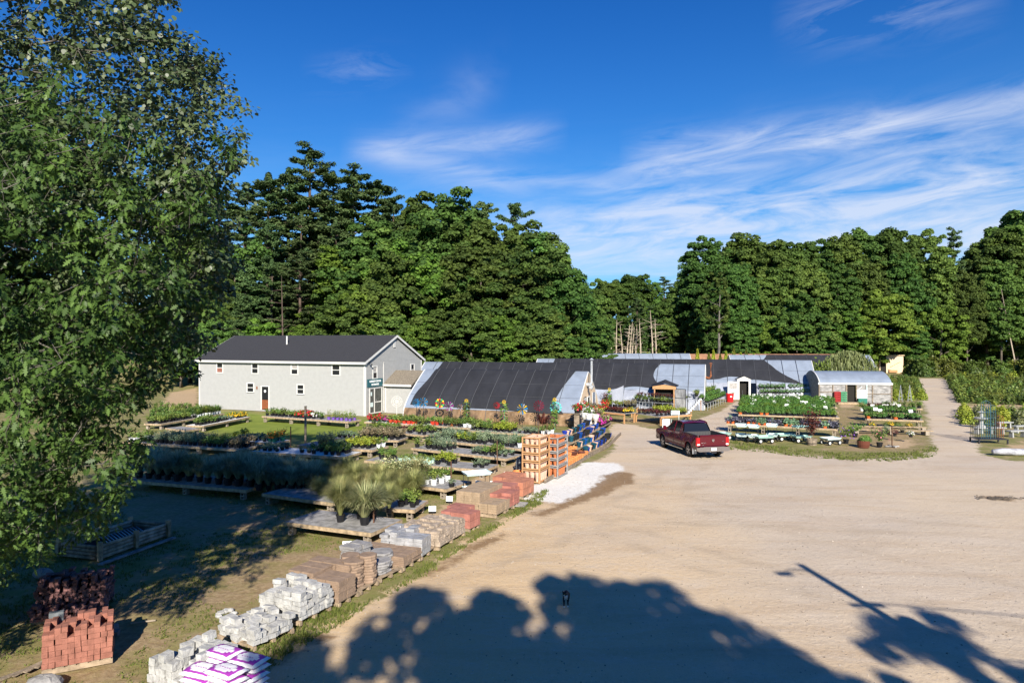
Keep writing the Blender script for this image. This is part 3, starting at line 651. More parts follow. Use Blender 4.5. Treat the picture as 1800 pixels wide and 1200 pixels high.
# gable side: doors, sign, vent, floodlight, corner pipe
mb = MB(); x = HL
for yc, wd in ((0.69, 0.08), (1.45, 0.10), (2.66, 0.08)): mb.box((x+0.02, yc, 1.3), (0.07, wd, 2.4))
mb.box((x+0.02, 1.07, 2.46), (0.07, 0.66, 0.08)); mb.box((x+0.02, 2.06, 2.46), (0.07, 1.12, 0.08)); mb.box((x+0.02, 2.06, 1.15), (0.05, 1.12, 0.10)); mb.box((x+0.02, 1.07, 0.16), (0.07, 0.66, 0.1)); mb.box((x+0.02, 2.06, 0.16), (0.07, 1.12, 0.1))
gd = mb.build('entrance_door', MT['trim'], house)
mb = MB(); mb.box((x, 1.07, 1.3), (0.03, 0.68, 2.26)); mb.box((x, 2.06, 1.3), (0.03, 1.12, 2.26)); mb.build('door_glass', MT['glass_door'], gd)
mb = MB(); mb.box((x+0.025, 0.95, 1.95), (0.01, 0.2, 0.35)); mb.box((x+0.025, 1.0, 0.95), (0.01, 0.45, 0.4)); mb.build('door_poster', MT['cart_pale'], gd)
mb = MB(); mb.box((x+0.05, 1.68, 1.25), (0.05, 0.04, 0.3)); mb.build('door_handle', MT['metal'], gd)
mb = MB(); mb.box((x+0.02, 4.95, 6.52), (0.05, 0.38, 0.62))
for k in range(7): mb.box((x+0.05, 4.95, 6.27+k*0.08), (0.03, 0.32, 0.03))
mb.build('gable_vent', MT['trim'], house)
mb = MB(); mb.tube([(x+0.05, 2.95, 0.2), (x+0.05, 2.95, 4.7), (x+0.12, 2.9, 4.85)], 0.03, 6); mb.build('downpipe', MT['trim'], house)
mb = MB(); mb.bar((x+0.03, 0.45, 4.9), (x+0.35, 0.3, 4.75), 0.02); mb.lathe([(0.03, 0), (0.1, 0.14)], 8, (x+0.38, 0.2, 4.85)); mb.lathe([(0.03, 0), (0.1, 0.14)], 8, (x+0.38, 0.5, 4.6)); mb.build('floodlight', MT['dark_metal'], house)
# lean-to entry
mb = MB(); lx0, lx1, ly0, ly1 = HL+0.03, HL+2.9, 3.2, 8.2
clap(mb, lx0, lx1, 0.0, 2.75, [], axis='x', y=ly0, sgn=-1); clap(mb, ly0, ly1, 0.0, 2.75, [], axis='y', y=lx1, sgn=-1); mb.box((lx0+1.3, ly0+2.5, 1.35), (2.5, 4.8, 2.6))
mb.build('porch_wall', MT['siding'], house, fixn=False)
mb = MB(); roof_slab(mb, ly0-0.35, 2.72, ly0+2.0, 4.0, lx0, lx1+0.25, n=12); mb.add([(lx0, ly0+2.0, 4.0), (lx1+0.25, ly0+2.0, 4.0), (lx1+0.25, ly1+0.3, 2.7), (lx0, ly1+0.3, 2.7)], [(0, 1, 2, 3)])
mb.build('porch_roof', MT['shingle_tan'], house, fixn=False)
mb = MB(); mb.box(((lx0+lx1)/2+0.12, ly0-0.365, 2.66), (lx1-lx0+0.24, 0.025, 0.19)); mb.box((lx0+0.08, ly0-0.04, 1.35), (0.12, 0.06, 2.6)); mb.box(((lx0+lx1)/2, ly0-0.19, 2.55), (lx1-lx0, 0.3, 0.02)); mb.build('porch_trim', MT['trim'], house)
# sign
def text_mesh(s, size, mat_, parent, loc, rot, ext=0.01, name='lettering', align='CENTER', bold=0.0):
    cu = bpy.data.curves.new(name, 'FONT'); cu.body = s; cu.size = size; cu.extrude = ext; cu.align_x = align; cu.align_y = 'CENTER'; cu.offset = bold
    tmp = bpy.data.objects.new(name+'_curve', cu); COL.objects.link(tmp)
    dg = bpy.context.evaluated_depsgraph_get(); dg.update(); me = bpy.data.meshes.new_from_object(tmp.evaluated_get(dg)); bpy.data.objects.remove(tmp); bpy.data.curves.remove(cu)
    me.name = name; me.materials.clear(); me.materials.append(mat_); o = link(name, me, parent); o.location = loc; o.rotation_euler = rot; return o
mb = MB(); mb.box((HL+0.06, 1.5, 2.96), (0.05, 2.5, 0.72)); sg = mb.build('sign_board', MT['sign_teal'], house)
text_mesh('GARDEN CENTER', 0.235, MT['white_letter'], sg, (HL+0.093, 1.5, 3.10), (pi/2, 0, pi/2), bold=0.008)
text_mesh('ENTRANCE', 0.235, MT['white_letter'], sg, (HL+0.093, 1.5, 2.80), (pi/2, 0, pi/2), bold=0.008)
# ---------------------------------------------------------------- greenhouses
def gothic(w_, h_, n=28, rnd=0.0):
    """cross-section points from front foot over the ridge to the back foot"""
    key = [(0, 0), (0.008, .12), (0.025, .22), (0.06, .325), (0.12, .45), (0.20, .58), (0.30, .725), (0.40, .865), (0.46, .945), (0.49, .98), (0.5, 0.985)]
    pts = [(a*w_, b_*h_) for a, b_ in key]; pts += [(w_-a, b_) for a, b_ in reversed(pts[:-1])]
    P = np.array(pts); d = np.concatenate([[0], np.cumsum(np.hypot(*np.diff(P, axis=0).T))]); s = np.linspace(0, d[-1], n)
    return np.stack([np.interp(s, d, P[:, 0]), np.interp(s, d, P[:, 1])], 1), d[-1]
def profile_at(w_, h_):
    P, tot = gothic(w_, h_, 200)
    def fn(s, off=0.0):       # s: 0 front foot, 0.5 ridge, 1 back foot
        i = min(198.0, max(0.0, s*199)); k = int(i); fr = i-k; p = P[k]*(1-fr)+P[k+1]*fr
        if off:
            d = P[min(199, k+2)]-P[max(0, k-2)]; d = d/np.hypot(*d); p = p+off*np.array([-d[1], d[0]])*1.0
        return p
    return fn
def sheet(name, pf, xl, xr, s0, s1, m, parent, nx=20, ns=24, off=0.03, wr=0.0, seed=0, sbot=None, th=True):
    """film laid over the hoops; xl(s), xr(s) end lines; sbot(x) optional lower edge"""
    rr = np.random.RandomState(seed); mb = MB(); ph = rr.uniform(0, 6.28, 8); vs = []
    for j in range(ns+1):
        v = j/ns
        for i in range(nx+1):
            u = i/nx
            s = s0+(s1-s0)*v; x = xl(s)+(xr(s)-xl(s))*u
            if sbot: sb = sbot(x); s = sb+(s1-sb)*v; x = xl(s)+(xr(s)-xl(s))*u
            o = off+wr*(sin(x*5.1+s*26+ph[0])*sin(x*1.3-s*17+ph[1])+0.5*sin(x*11+s*9+ph[2]))*(0.4+0.6*(1-v))
            p = pf(s, o); vs.append((x, p[0], p[1]))
    fs = [(j*(nx+1)+i, j*(nx+1)+i+1, (j+1)*(nx+1)+i+1, (j+1)*(nx+1)+i) for j in range(ns) for i in range(nx)]
    mb.add(vs, fs); return mb.build(name, m, parent, smooth=True, fixn=False)
def lin(pts):
    """smooth curve through the points (piecewise cubic)"""
    xs_, ys_ = [np.array(q, float) for q in zip(*pts)]; m_ = np.gradient(ys_, xs_) if len(xs_) > 2 else np.full(len(xs_), (ys_[-1]-ys_[0])/(xs_[-1]-xs_[0]))
    def fn(s):
        s = float(min(max(s, xs_[0]), xs_[-1])); i = int(min(len(xs_)-2, max(0, np.searchsorted(xs_, s)-1))); h = xs_[i+1]-xs_[i]; t = (s-xs_[i])/h
        return (2*t**3-3*t*t+1)*ys_[i]+(t**3-2*t*t+t)*h*m_[i]+(-2*t**3+3*t*t)*ys_[i+1]+(t**3-t*t)*h*m_[i+1]
    return fn
def greenhouse(label, ox, oy, yaw, Lg, wg, hg, cloth, base_m, base_s, end_m, film=MT['poly'], rib_step=1.22, ribn=True, holes=None, purl=(0.2, 0.33)):
    root = thing('greenhouse', label, 'greenhouse', (ox, oy, 0), yaw); pf = profile_at(wg, hg)
    nseg = max(8, int(Lg/0.6))
    sheet('cover_film', pf, lambda s: 0.0, lambda s: Lg, base_s, 0.5, film, root, nseg, 18, 0.0, 0.012, 3)
    sheet('cover_film_back', pf, lambda s: 0.0, lambda s: Lg, 0.5, 1.0, film, root, nseg, 14, 0.0, 0.012, 5)
    # the low side curtain, in lengths between the hoops
    k = 0; x = 0.0
    cm = MB()
    while x < Lg-0.01:
        x2 = min(Lg, x+rib_step); skip = holes and any(x2 > h[0]+0.05 and x < h[1]-0.05 for h in holes)
        if not skip:
            for a in range(4):
                for b_ in range(5):
                    def q(i, j):
                        s = base_s*j/5; xx = x+(x2-x)*i/4; o = 0.0 if i in (0, 4) else -0.035*sin(j*1.4+xx*3.1)-0.02
                        p = pf(s, o); return (xx, p[0], p[1])
                    cm.add([q(a, b_), q(a+1, b_), q(a+1, b_+1), q(a, b_+1)], [(0, 1, 2, 3)])
        x = x2
    if base_m: cm.build('side_curtain', base_m, root, smooth=False, fixn=False)
    if cloth: sheet('shade_cloth', pf, cloth['xl'], cloth['xr'], cloth.get('s0', base_s), cloth.get('s1', 0.62), MT['shade'], root, nseg*2, 40, 0.05, 0.018, 11, cloth.get('bot'))
    rb = MB(); x = rib_step
    while x < Lg-0.2:
        pts = []
        for q in range(15):
            s = q/14*0.5; p = pf(s, 0.078); pts.append((x, p[0], p[1]))
        rb.tube(pts, 0.024, 5, cap=False); x += rib_step
    for s in purl:
        p = pf(s, 0.078); rb.bar((0.1, p[0], p[1]), (Lg-0.1, p[0], p[1]), 0.008)
    rb.build('hoops', MT['rib'], root, smooth=True)
    prof = gothic(wg, hg, 40)[0]
    for xx in (0.0, Lg):
        mb = MB(); vs = [(xx, float(p[0]), float(p[1])) for p in prof]; mb.add(vs, [tuple(range(len(vs)))]); mb.build('end_wall', end_m if xx else MT['poly_end'], root, fixn=False)
        mb = MB(); mb.tube([(xx, float(p[0]), float(p[1])) for p in prof], 0.05, 6); mb.build('end_hoop', MT['trim'], root, smooth=True)
    return root, pf
# 1: nearest, plywood end wall
gh1, pf1 = greenhouse('nearest black-shaded greenhouse with plywood end wall, next to the white house', -9.5, 59.3, radians(-18.3), 15.45, 9.1, 4.3,
    dict(xl=lin([(0.1, 0.5), (0.2, 0.55), (0.35, 0.95), (0.45, 1.1), (0.5, 1.15), (0.62, 1.2)]), xr=lin([(0.08, 14.3), (0.14, 13.5), (0.25, 13.55), (0.38, 13.95), (0.5, 14.35), (0.62, 14.4)]), bot=lin([(0, 0.11), (3, 0.10), (9, 0.09), (13, 0.075), (15.4, 0.08)])),
    MT['poly_tan'], 0.085, MT['plywood'], rib_step=1.53)
mb = MB(); ex = 15.45
for c, d in (((ex+0.03, 4.3, 1.0), (0.04, 0.9, 2.0)),): mb.box(c, d)
od = mb.build('doorway', MT['dark_in'], gh1)
mb = MB(); mb.box((ex+0.06, 4.8, 1.0), (0.06, 0.1, 2.05)); mb.box((ex+0.06, 3.8, 1.0), (0.06, 0.1, 2.05)); mb.box((ex+0.06, 4.3, 2.07), (0.06, 1.1, 0.1)); mb.build('door_frame', MT['trim'], gh1)
mb = MB()
for k in range(14): mb.box((ex+0.055, 3.0, 0.75+k*0.10), (0.05, 0.85, 0.05))
mb.build('shutter', MT['white_paint'], gh1)
mb = MB(); mb.box((ex+0.035, 3.0, 1.4), (0.03, 0.9, 1.5)); mb.build('shutter_opening', MT['dark_in'], gh1)
mb = MB(); mb.box((ex+0.04, 6.5, 1.55), (0.05, 1.3, 1.5)); gwin = mb.build('window', MT['poly'], gh1)
mb = MB()
for y in (5.82, 7.18): mb.box((ex+0.06, y, 1.55), (0.05, 0.06, 1.56))
mb.build('window_frame', MT['trim'], gwin)
mb = MB(); mb.tube([(ex, 3.7, 3.15), (ex+0.42, 3.7, 3.12)], 0.17, 10); mb.tube([(ex+0.3, 3.7, 3.05), (ex+0.42, 3.72, 3.35), (ex+0.42, 3.75, 5.15)], [0.14, 0.10, 0.10], 10); mb.lathe([(0.2, 0), (0.02, 0.16)], 10, (ex+0.42, 3.75, 5.25)); mb.box((ex+0.42, 3.7, 2.95), (0.3, 0.3, 0.3), ry=0.4)
mb.build('stove_pipe', MT['galv'], gh1, smooth=False)
mb = MB(); mb.lathe([(0.12, 0), (0.12, 0.08)], 10); mb.v = [(ex+0.03+p[2], 5.55+p[0], 2.75+p[1]) for p in mb.v]; mb.build('exhaust_fan', MT['rust'], gh1)
# 2: behind it
gh2, pf2 = greenhouse('long middle greenhouse in black shade cloth with a new timber doorway', 19.0-32*cos(radians(17)), 67.4+32*sin(radians(17)), radians(-17), 32.0, 9.1, 4.47,
    dict(xl=lin([(0.1, 1.2), (0.5, 2.3), (0.62, 2.3)]), xr=lin([(0.14, 29.6), (0.17, 28.7), (0.22, 27.6), (0.3, 26.9), (0.4, 26.9), (0.5, 27.4), (0.62, 27.5)]), bot=lin([(0, 0.2), (17, 0.20), (18.5, 0.185), (22, 0.155), (24, 0.175), (26, 0.195), (28.5, 0.15), (31, 0.14)])),
    MT['poly_white'], 0.16, MT['poly_end'], rib_step=1.6, holes=[(27.2, 28.8)])
mb = MB(); dx = 28.15   # timber doorway pushed out of the side
for x, z, wx, hz in ((dx-0.95, 1.05, 0.12, 2.1), (dx+0.95, 1.05, 0.12, 2.1), (dx, 2.17, 2.3, 0.26)): mb.box((x, -0.42, z), (wx, 0.12, hz))
mb.prism([(dx-1.2, 2.3), (dx, 2.5), (dx+1.2, 2.3)], -0.48, 0.35); dwy = mb.build('door_frame', MT['wood_new'], gh2)
mb = MB(); mb.box((dx, 0.25, 1.0), (1.78, 0.05, 2.05)); mb.box((dx-0.93, 0.0, 1.05), (0.04, 0.7, 2.1)); mb.box((dx+0.93, 0.0, 1.05), (0.04, 0.7, 2.1)); mb.build('doorway', MT['dark_in'], gh2)
mb = MB(); mb.add([(dx-1.25, -0.55, 2.32), (dx, -0.55, 2.62), (dx+1.25, -0.55, 2.32), (dx+1.4, 0.6, 2.4), (dx, 0.9, 2.95), (dx-1.4, 0.6, 2.4)], [(0, 1, 4, 5), (1, 2, 3, 4)]); mb.build('door_canopy', MT['shade'], gh2, fixn=False)
mb = MB()
for a, b_ in (((dx+1.05, -0.42, 0.1), (dx+1.05, -0.42, 2.1)), ((dx+2.1, -0.9, 0.1), (dx+2.1, -0.9, 2.1)), ((dx+1.05, -0.42, 2.1), (dx+2.1, -0.9, 2.1)), ((dx+1.05, -0.42, 1.2), (dx+2.1, -0.9, 1.2))): mb.bar(a, b_, 0.03)
dr = mb.build('open_door', MT['dark_metal'], gh2)
mb = MB(); mb.add([(dx+1.05, -0.42, 0.1), (dx+2.1, -0.9, 0.1), (dx+2.1, -0.9, 2.1), (dx+1.05, -0.42, 2.1)], [(0, 1, 2, 3)]); mb.build('door_film', MT['poly_end'], dr, fixn=False)
mb = MB(); ex = 32.0; mb.tube([(ex, 3.6, 3.1), (ex+0.4, 3.6, 3.0), (ex+0.55, 3.6, 3.2), (ex+0.55, 3.6, 4.45)], [0.12, 0.12, 0.12, 0.11], 10); mb.lathe([(0.2, 0), (0.03, 0.12)], 10, (ex+0.55, 3.6, 4.5)); mb.build('stove_pipe', MT['rust'], gh2)
# 3: far right, white door
gh3, pf3 = greenhouse('right-hand greenhouse in black shade cloth with an open white door', 35.0-33.8*cos(radians(14.6)), 78.1+33.8*sin(radians(14.6)), radians(-14.6), 33.8, 9.1, 4.6,
    dict(xl=lin([(0.1, 1.5), (0.5, 2.4), (0.62, 2.5)]), xr=lin([(0.16, 32.3), (0.2, 31.6), (0.25, 30.8), (0.32, 29.9), (0.4, 29.2), (0.5, 28.4), (0.62, 28.3)]), bot=lin([(0, 0.2), (20, 0.2), (23, 0.20), (25.5, 0.24), (28, 0.2), (33, 0.15)])),
    MT['poly_white'], 0.16, MT['poly_end'], rib_step=1.6, holes=[(25.2, 26.2)])
mb = MB(); dx = 25.75
for x, z, wx, hz in ((dx-0.62, 1.1, 0.22, 2.2), (dx+0.62, 1.1, 0.22, 2.2), (dx, 2.28, 1.5, 0.2)): mb.box((x, -0.32, z), (wx, 0.14, hz))
mb.prism([(dx-0.85, 2.38), (dx, 2.72), (dx+0.85, 2.38)], -0.4, 0.4); mb.build('door_frame', MT['trim'], gh3)
mb = MB(); mb.box((dx, 0.2, 1.05), (1.0, 0.05, 2.1)); mb.box((dx-0.5, 0.0, 1.05), (0.04, 0.5, 2.1)); mb.box((dx+0.5, 0.0, 1.05), (0.04, 0.5, 2.1)); mb.build('doorway', MT['dark_in'], gh3)
mb = MB(); mb.prism([(dx-1.0, 2.3), (dx, 2.76), (dx+1.0, 2.3), (dx+1.0, 2.38), (dx, 2.84), (dx-1.0, 2.38)], -0.45, 0.5); mb.build('door_canopy', MT['shade'], gh3)
mb = MB()
for x, z, wx, hz in ((-0.55, 0, 0.13, 2.1), (0.55, 0, 0.13, 2.1), (0, 0.98, 0.97, 0.14), (0, -0.45, 0.97, 1.2)): mb.box((x, 0, z+1.08), (wx, 0.05, hz))
wd = mb.build('white_door', MT['white_paint'], gh3); wd.location = (dx-1.25, -0.62, 0); wd.rotation_euler = (0, 0, 0.28)
mb = MB(); mb.box((0, 0, 1.6), (0.96, 0.02, 0.9)); mb.build('door_glass', MT['curtain'], wd)
def simple_arch(label, x0, y0, yaw, Lg, wg, hg, m, cloth=None, end=MT['poly_end'], film=None):
    return greenhouse(label, x0, y0, yaw, Lg, wg, hg, cloth, None, 0.0, end, film=film or m, rib_step=2.4)[0]
# far rows beyond: long silver house, short shaded house, clay-coloured covers
simple_arch('far silver film greenhouse in front of the dead tree trunks', 12.6, 117.5, radians(-4), 18.5, 9.0, 4.75, MT['poly'])
simple_arch('far greenhouse half silver half black behind the greenhouse with the white door', 35.0, 107.0, radians(-5), 22.0, 9.0, 4.7, MT['poly'], dict(xl=lin([(0, 2.5), (0.2, 3.2), (0.5, 6.0), (0.7, 6)]), xr=lin([(0, 17), (0.5, 19.5), (0.7, 19.5)]), s0=0.05, s1=0.6))
simple_arch('long clay-coloured hoop house farthest back in front of the right woods', 34.0, 132.0, radians(-3), 32.0, 9.0, 4.4, MT['log_cover'])
simple_arch('small clay-coloured hoop house between the two far silver greenhouses', 23.4, 124.0, radians(-3), 8.0, 8.0, 4.4, MT['log_cover'])
# low barrel-roofed sales house on the right
lg = thing('sales_greenhouse', 'low greenhouse with arched grey film roof and weathered board front', 'greenhouse', (33.8, 75.3, 0), radians(-8))
LL, Wd = 7.6, 6.0
prof = [(0, 2.25)]+[(Wd*k/16, 2.3+1.15*sin(pi*k/16)**0.8) for k in range(1, 16)]+[(Wd, 2.25)]
mb = MB()
for k in range(16): a, b_ = prof[k], prof[k+1]; mb.add([(0.12, a[0], a[1]), (LL, a[0], a[1]), (LL, b_[0], b_[1]), (0.12, b_[0], b_[1])], [(0, 1, 2, 3)])
mb.build('film_roof', MT['poly'], lg, smooth=True, fixn=False)
for xx in (0.06, LL-0.03):
    mb = MB(); vs = [(xx, 0, 0)]+[(xx, a, b_) for a, b_ in prof]+[(xx, Wd, 0)]; mb.add(vs, [tuple(range(len(vs)))]); mb.build('end_wall', MT['wood_grey'], lg, fixn=False)
mb = MB(); mb.box((LL/2, -0.06, 2.18), (LL+0.1, 0.12, 0.2)); mb.tube([(0.12, a, b_+0.02) for a, b_ in prof], 0.05, 5)
mb.build('fascia', MT['bench_white'], lg)
mb = MB()
for a, b_ in ((0.05, 2.85), (4.85, LL-0.05)):
    mb.add([(a, 0, 0.0), (b_, 0, 0.0), (b_, 0, 2.1), (a, 0, 2.1)], [(0, 1, 2, 3)])
mb.add([(3.95, 0.0, 0), (4.85, 0.0, 0), (4.85, 0, 2.1), (3.95, 0, 2.1)], [(0, 1, 2, 3)]); mb.build('front_film', MT['poly_old'], lg, fixn=False)
mb = MB(); mb.box((3.4, 0.25, 1.05), (1.1, 0.05, 2.1)); mb.build('doorway', MT['dark_in'], lg)
mb = MB()
for x in (0.06, 1.5, 2.9, 3.95, 5.6, 7.55): mb.box((x, -0.05, 1.04), (0.1 if x != 2.9 else 0.16, 0.09, 2.08))
mb.box((1.45, -0.04, 1.25), (2.6, 0.06, 0.06)); mb.box((6.2, -0.04, 1.1), (2.6, 0.06, 0.06)); mb.build('post', MT['wood_old'], lg)
mb = MB(); mb.box((4.5, -0.09, 1.35), (1.05, 0.03, 0.32)); mb.bar((4.1, -0.1, 1.5), (4.5, -0.1, 1.9), 0.03); mb.box((4.5, -0.08, 0.85), (1.0, 0.03, 0.5)); mb.build('notice_board', MT['card'], lg)
mb = MB(); mb.box((4.98, -0.1, 1.05), (0.08, 0.08, 2.1)); mb.build('corner_post', MT['cart_pale'], lg)
mb = MB(); mb.box((4.45, -0.3, 0.3), (0.9, 0.4, 0.6)); mb.build('storage_bin', MT['pot_green'], lg)
mb = MB(); mb.box((3.0, -0.7, 0.1), (2.6, 1.0, 0.2)); mb.build('doorstep', MT['wood_edge'], lg)
# crates leaning on it
for x, m, lab in ((1.85, 'crate_red', 'red slatted plastic crate stack against the sales greenhouse'), (2.52, 'crate_green', 'green slatted plastic crate stack against the sales greenhouse')):
    mb = MB()
    for k in range(5):
        z = 0.12+k*0.25
        mb.box((0, 0, z), (0.62, 0.4, 0.05)); mb.box((0, 0, z+0.17), (0.62, 0.4, 0.04))
        for q in range(5): mb.box((-0.27+q*0.135, 0, z+0.09), (0.05, 0.4, 0.14))
    o = mb.build('plastic_crate', MT[m]); tag(o, lab, 'crate')
    p = local(radians(-8), 33.8, 75.3) @ Vector((x, -0.3, 0)); o.location = p; o.rotation_euler = (0, 0, radians(-8))
# wooden shed far right
shx, shy = P3(1546, 655, 148)[:2]
shed = thing('wooden_shed', 'open plywood shed standing at the far end of the dirt track', 'shed', (shx, shy, 0), radians(-14))
mb = MB(); w2, d2, h2 = 4.6, 3.6, 3.7
mb.box((w2-1.65, 0, h2/2), (3.3, 0.12, h2)); mb.box((w2, d2/2, h2/2-0.1), (0.12, d2, h2-0.2)); mb.box((0, d2/2, h2/2-0.1), (0.12, d2, h2-0.2)); mb.box((w2/2, d2, h2/2-0.1), (w2, 0.12, h2-0.25)); mb.box((0.1, 0, h2/2), (0.2, 0.14, h2))
mb.build('wall', MT['plywood'], shed)
mb = MB(); mb.box((w2/2, d2/2, h2+0.02), (w2+0.5, d2+0.6, 0.16), rx=-0.05); mb.build('roof', MT['osb'], shed)
mb = MB(); mb.box((0.75, d2/2, 1.5), (1.0, d2-0.4, 3.0)); mb.build('doorway', MT['dark_in'], shed)
mb = MB(); mb.bar((2.0, -0.12, 1.2), (4.0, -0.14, 2.4), 0.06); mb.bar((1.6, -0.14, 0.8), (3.4, -0.16, 0.3), 0.06); mb.box((2.6, -0.3, 0.4), (1.6, 0.4, 0.5)); mb.build('leaning_planks', MT['wood_new'], shed)
# ================================================================ TREES
def broad_variant(name, seed, Ht, Rc, z0, nclump, nleaf, leaf, lm, bark='bark', trunk_r=0.28, irregular=0.3):
    """returns (trunk mesh, crown mesh): clumps of leaves hung on limbs"""
    rr = np.random.RandomState(seed)
    # lumpy outline: main lobes
    nl = 9; lob = sph_(rr, nl); la = rr.uniform(0.1, irregular, nl)
    cs = []; rs = []
    Hc = Ht-z0
    while len(cs) < nclump:
        d = sph_(rr, 1)[0]; k = 1+sum(la[i]*max(0, (d@lob[i])-0.55)*2 for i in range(nl))-0.12
        rad = rr.uniform(0.25, 1.0)**0.35
        p = np.array([d[0]*Rc, d[1]*Rc, d[2]*Hc*0.5])*k*rad*0.88
        p[2] += z0+Hc*0.5
        # narrower towards the top, full in the middle
        cs.append(p); rs.append(rr.uniform(0.12, 0.27)*Rc*(1.32-0.62*rad))
    cs = np.array(cs); rs = np.array(rs)
    C = []; Nn = []; V = []
    for c, r in zip(cs, rs):
        n = int(nleaf*rr.uniform(0.7, 1.3)); d = sph_(rr, n); rad = rr.uniform(0.35, 1.1, n)**0.6
        keep = d[:, 2] > -0.75+0.5*rr.rand(n); d = d[keep]; rad = rad[keep]
        pos = c+d*(rad*r)[:, None]*np.array([1.15, 1.15, 0.85])
        C.append(pos); Nn.append(d+np.array([0, 0, 0.35])+rr.normal(size=d.shape)*0.55)
        V.append(np.clip(rr.uniform(0.0, 0.9)*0.55+rr.uniform(0, 0.6, len(d)), 0, 1))
    C = np.concatenate(C); Nn = np.concatenate(Nn); V = np.concatenate(V); n = len(C)
    kz = (Ht-z0)/(np.percentile(C[:, 2], 99.7)-z0); C[:, 2] = z0+(C[:, 2]-z0)*np.where(C[:, 2] > z0, kz, 1); cs[:, 2] = z0+(cs[:, 2]-z0)*kz
    crown = leaf_mesh(name+'_crown', C, Nn, sph_(rr, n), rr.uniform(0.7, 1.3, n)*leaf, QUAD, V, lm)
    mb = MB(); top = Ht*0.82; zs = np.linspace(0, top, 7); jx = np.cumsum(rr.normal(size=7))*0.12; jy = np.cumsum(rr.normal(size=7))*0.12
    mb.tube([(jx[i], jy[i], zs[i]) for i in range(7)], [trunk_r*(1.25 if i == 0 else 1)*(1-0.85*i/6)+0.02 for i in range(7)], 8)
    for i in rr.choice(len(cs), min(16, len(cs)), replace=False):
        c = cs[i]; zb = max(z0*0.6, c[2]-rr.uniform(0.25, 0.5)*Rc-0.5); t_ = zb/top
        if t_ > 0.95: continue
        bx_, by_ = np.interp(zb, zs, jx), np.interp(zb, zs, jy)
        mid = ((c[0]+bx_)*0.5, (c[1]+by_)*0.5, zb+(c[2]-zb)*0.35)
        r0 = trunk_r*(1-0.8*t_)*0.5; mb.tube([(bx_, by_, zb), mid, tuple(c)], [r0, r0*0.6, r0*0.25], 5, cap=False)
    me = bpy.data.meshes.new(name+'_trunk'); me.from_pydata(mb.v, [], mb.f); me.materials.append(MT[bark]); me.polygons.foreach_set('use_smooth', [True]*len(me.polygons)); me.update()
    return me, crown
def sph_(rr, n): a = rr.normal(size=(n, 3)); return nrm(a)
def pine_variant(name, seed, Ht, Rc, z0, lm, leaf=0.30, bark='bark_pine', whorl=1.25, dens=100, droop=0.0, conic=0.5, missing=0.22):
    rr = np.random.RandomState(seed); mb = MB(); C = []; Nn = []; U = []; V = []
    mb.tube([(0, 0, 0), (0.1, 0, Ht*0.4), (0.0, 0.12, Ht*0.8), (0, 0, Ht)], [0.42, 0.32, 0.16, 0.04], 8)
    z = z0
    while z < Ht-0.4:
        f_ = (z-z0)/(Ht-z0); rad = Rc*((1-f_)**conic*0.85+0.15)*(0.6+0.4*min(1, f_*4+0.2))
        nb = rr.randint(4, 7); a0 = rr.uniform(0, 6.28)
        for b_ in range(nb):
            if rr.rand() < missing and f_ < 0.85: continue
            a = a0+b_*2*pi/nb+rr.normal()*0.25; Lb = rad*rr.uniform(0.45, 1.3); rise = rr.uniform(0.05, 0.30)*Lb*(1 if f_ > .3 else 0.5)-droop*Lb
            zz = z+rr.normal()*0.55
            tip = np.array([cos(a)*Lb, sin(a)*Lb, zz+rise]); mb.tube([(0, 0, zz), tuple(tip*np.array([.5, .5, 1])+np.array([0, 0, -0.45*rise])), tuple(tip)], [0.09, 0.06, 0.02], 4, cap=False)
            nt_ = max(2, int(Lb/0.75))
            for k in range(nt_):
                q = 0.35+0.65*(k+0.5)/nt_; side = rr.normal()*0.28*Lb*q*0.6
                c = np.array([cos(a)*Lb*q-sin(a)*side, sin(a)*Lb*q+cos(a)*side, zz+rise*q*q+0.12])
                n = int(dens*rr.uniform(0.6, 1.4)); d = sph_(rr, n); r_ = rr.uniform(0.45, 0.85)
                C.append(c+d*np.array([r_, r_, r_*0.5])*rr.uniform(0.3, 1, (n, 1))); Nn.append(d*0.6+np.array([0, 0, 0.75])+rr.normal(size=(n, 3))*0.45); U.append(d+np.array([0, 0, .4]))
                V.append(np.clip(rr.uniform(0, .5)+rr.uniform(0, 0.6, n), 0, 1))
        z += whorl*rr.uniform(0.5, 1.25)
    for q in range(5):           # leader at the very top
        d = sph_(rr, dens); C.append(np.array([0, 0, Ht-0.15-q*0.5])+d*np.array([.3+.14*q, .3+.14*q, .45])); Nn.append(d+np.array([0, 0, .5])); U.append(d); V.append(rr.uniform(0, .7, dens))
    C = np.concatenate(C); Nn = np.concatenate(Nn); U = np.concatenate(U); V = np.concatenate(V); n = len(C)
    crown = leaf_mesh(name+'_crown', C, Nn, U, rr.uniform(0.7, 1.3, n)*leaf, [(-.18, -.5), (.2, -.3), (.28, .5), (0, .7), (-.26, .4)], V, lm)
    me = bpy.data.meshes.new(name+'_trunk'); me.from_pydata(mb.v, [], mb.f); me.materials.append(MT[bark]); me.polygons.foreach_set('use_smooth', [True]*len(me.polygons)); me.update()
    return me, crown
TV = {}
for i in range(6): TV['broad', i] = broad_variant('broadleaf', 20+i, 20.0, 5.0, 1.6, 230, 230, 0.33, LM['broad'], irregular=0.5+0.1*(i % 3))
for i in range(3): TV['tall', i] = broad_variant('tall_broadleaf', 40+i, 28.0, 5.6, 6.0, 310, 210, 0.37, LM['broad'], irregular=0.55)
for i in range(2): TV['bright', i] = broad_variant('bright_broadleaf', 50+i, 16.0, 4.6, 0.8, 190, 230, 0.30, LM['bright'], irregular=0.5)
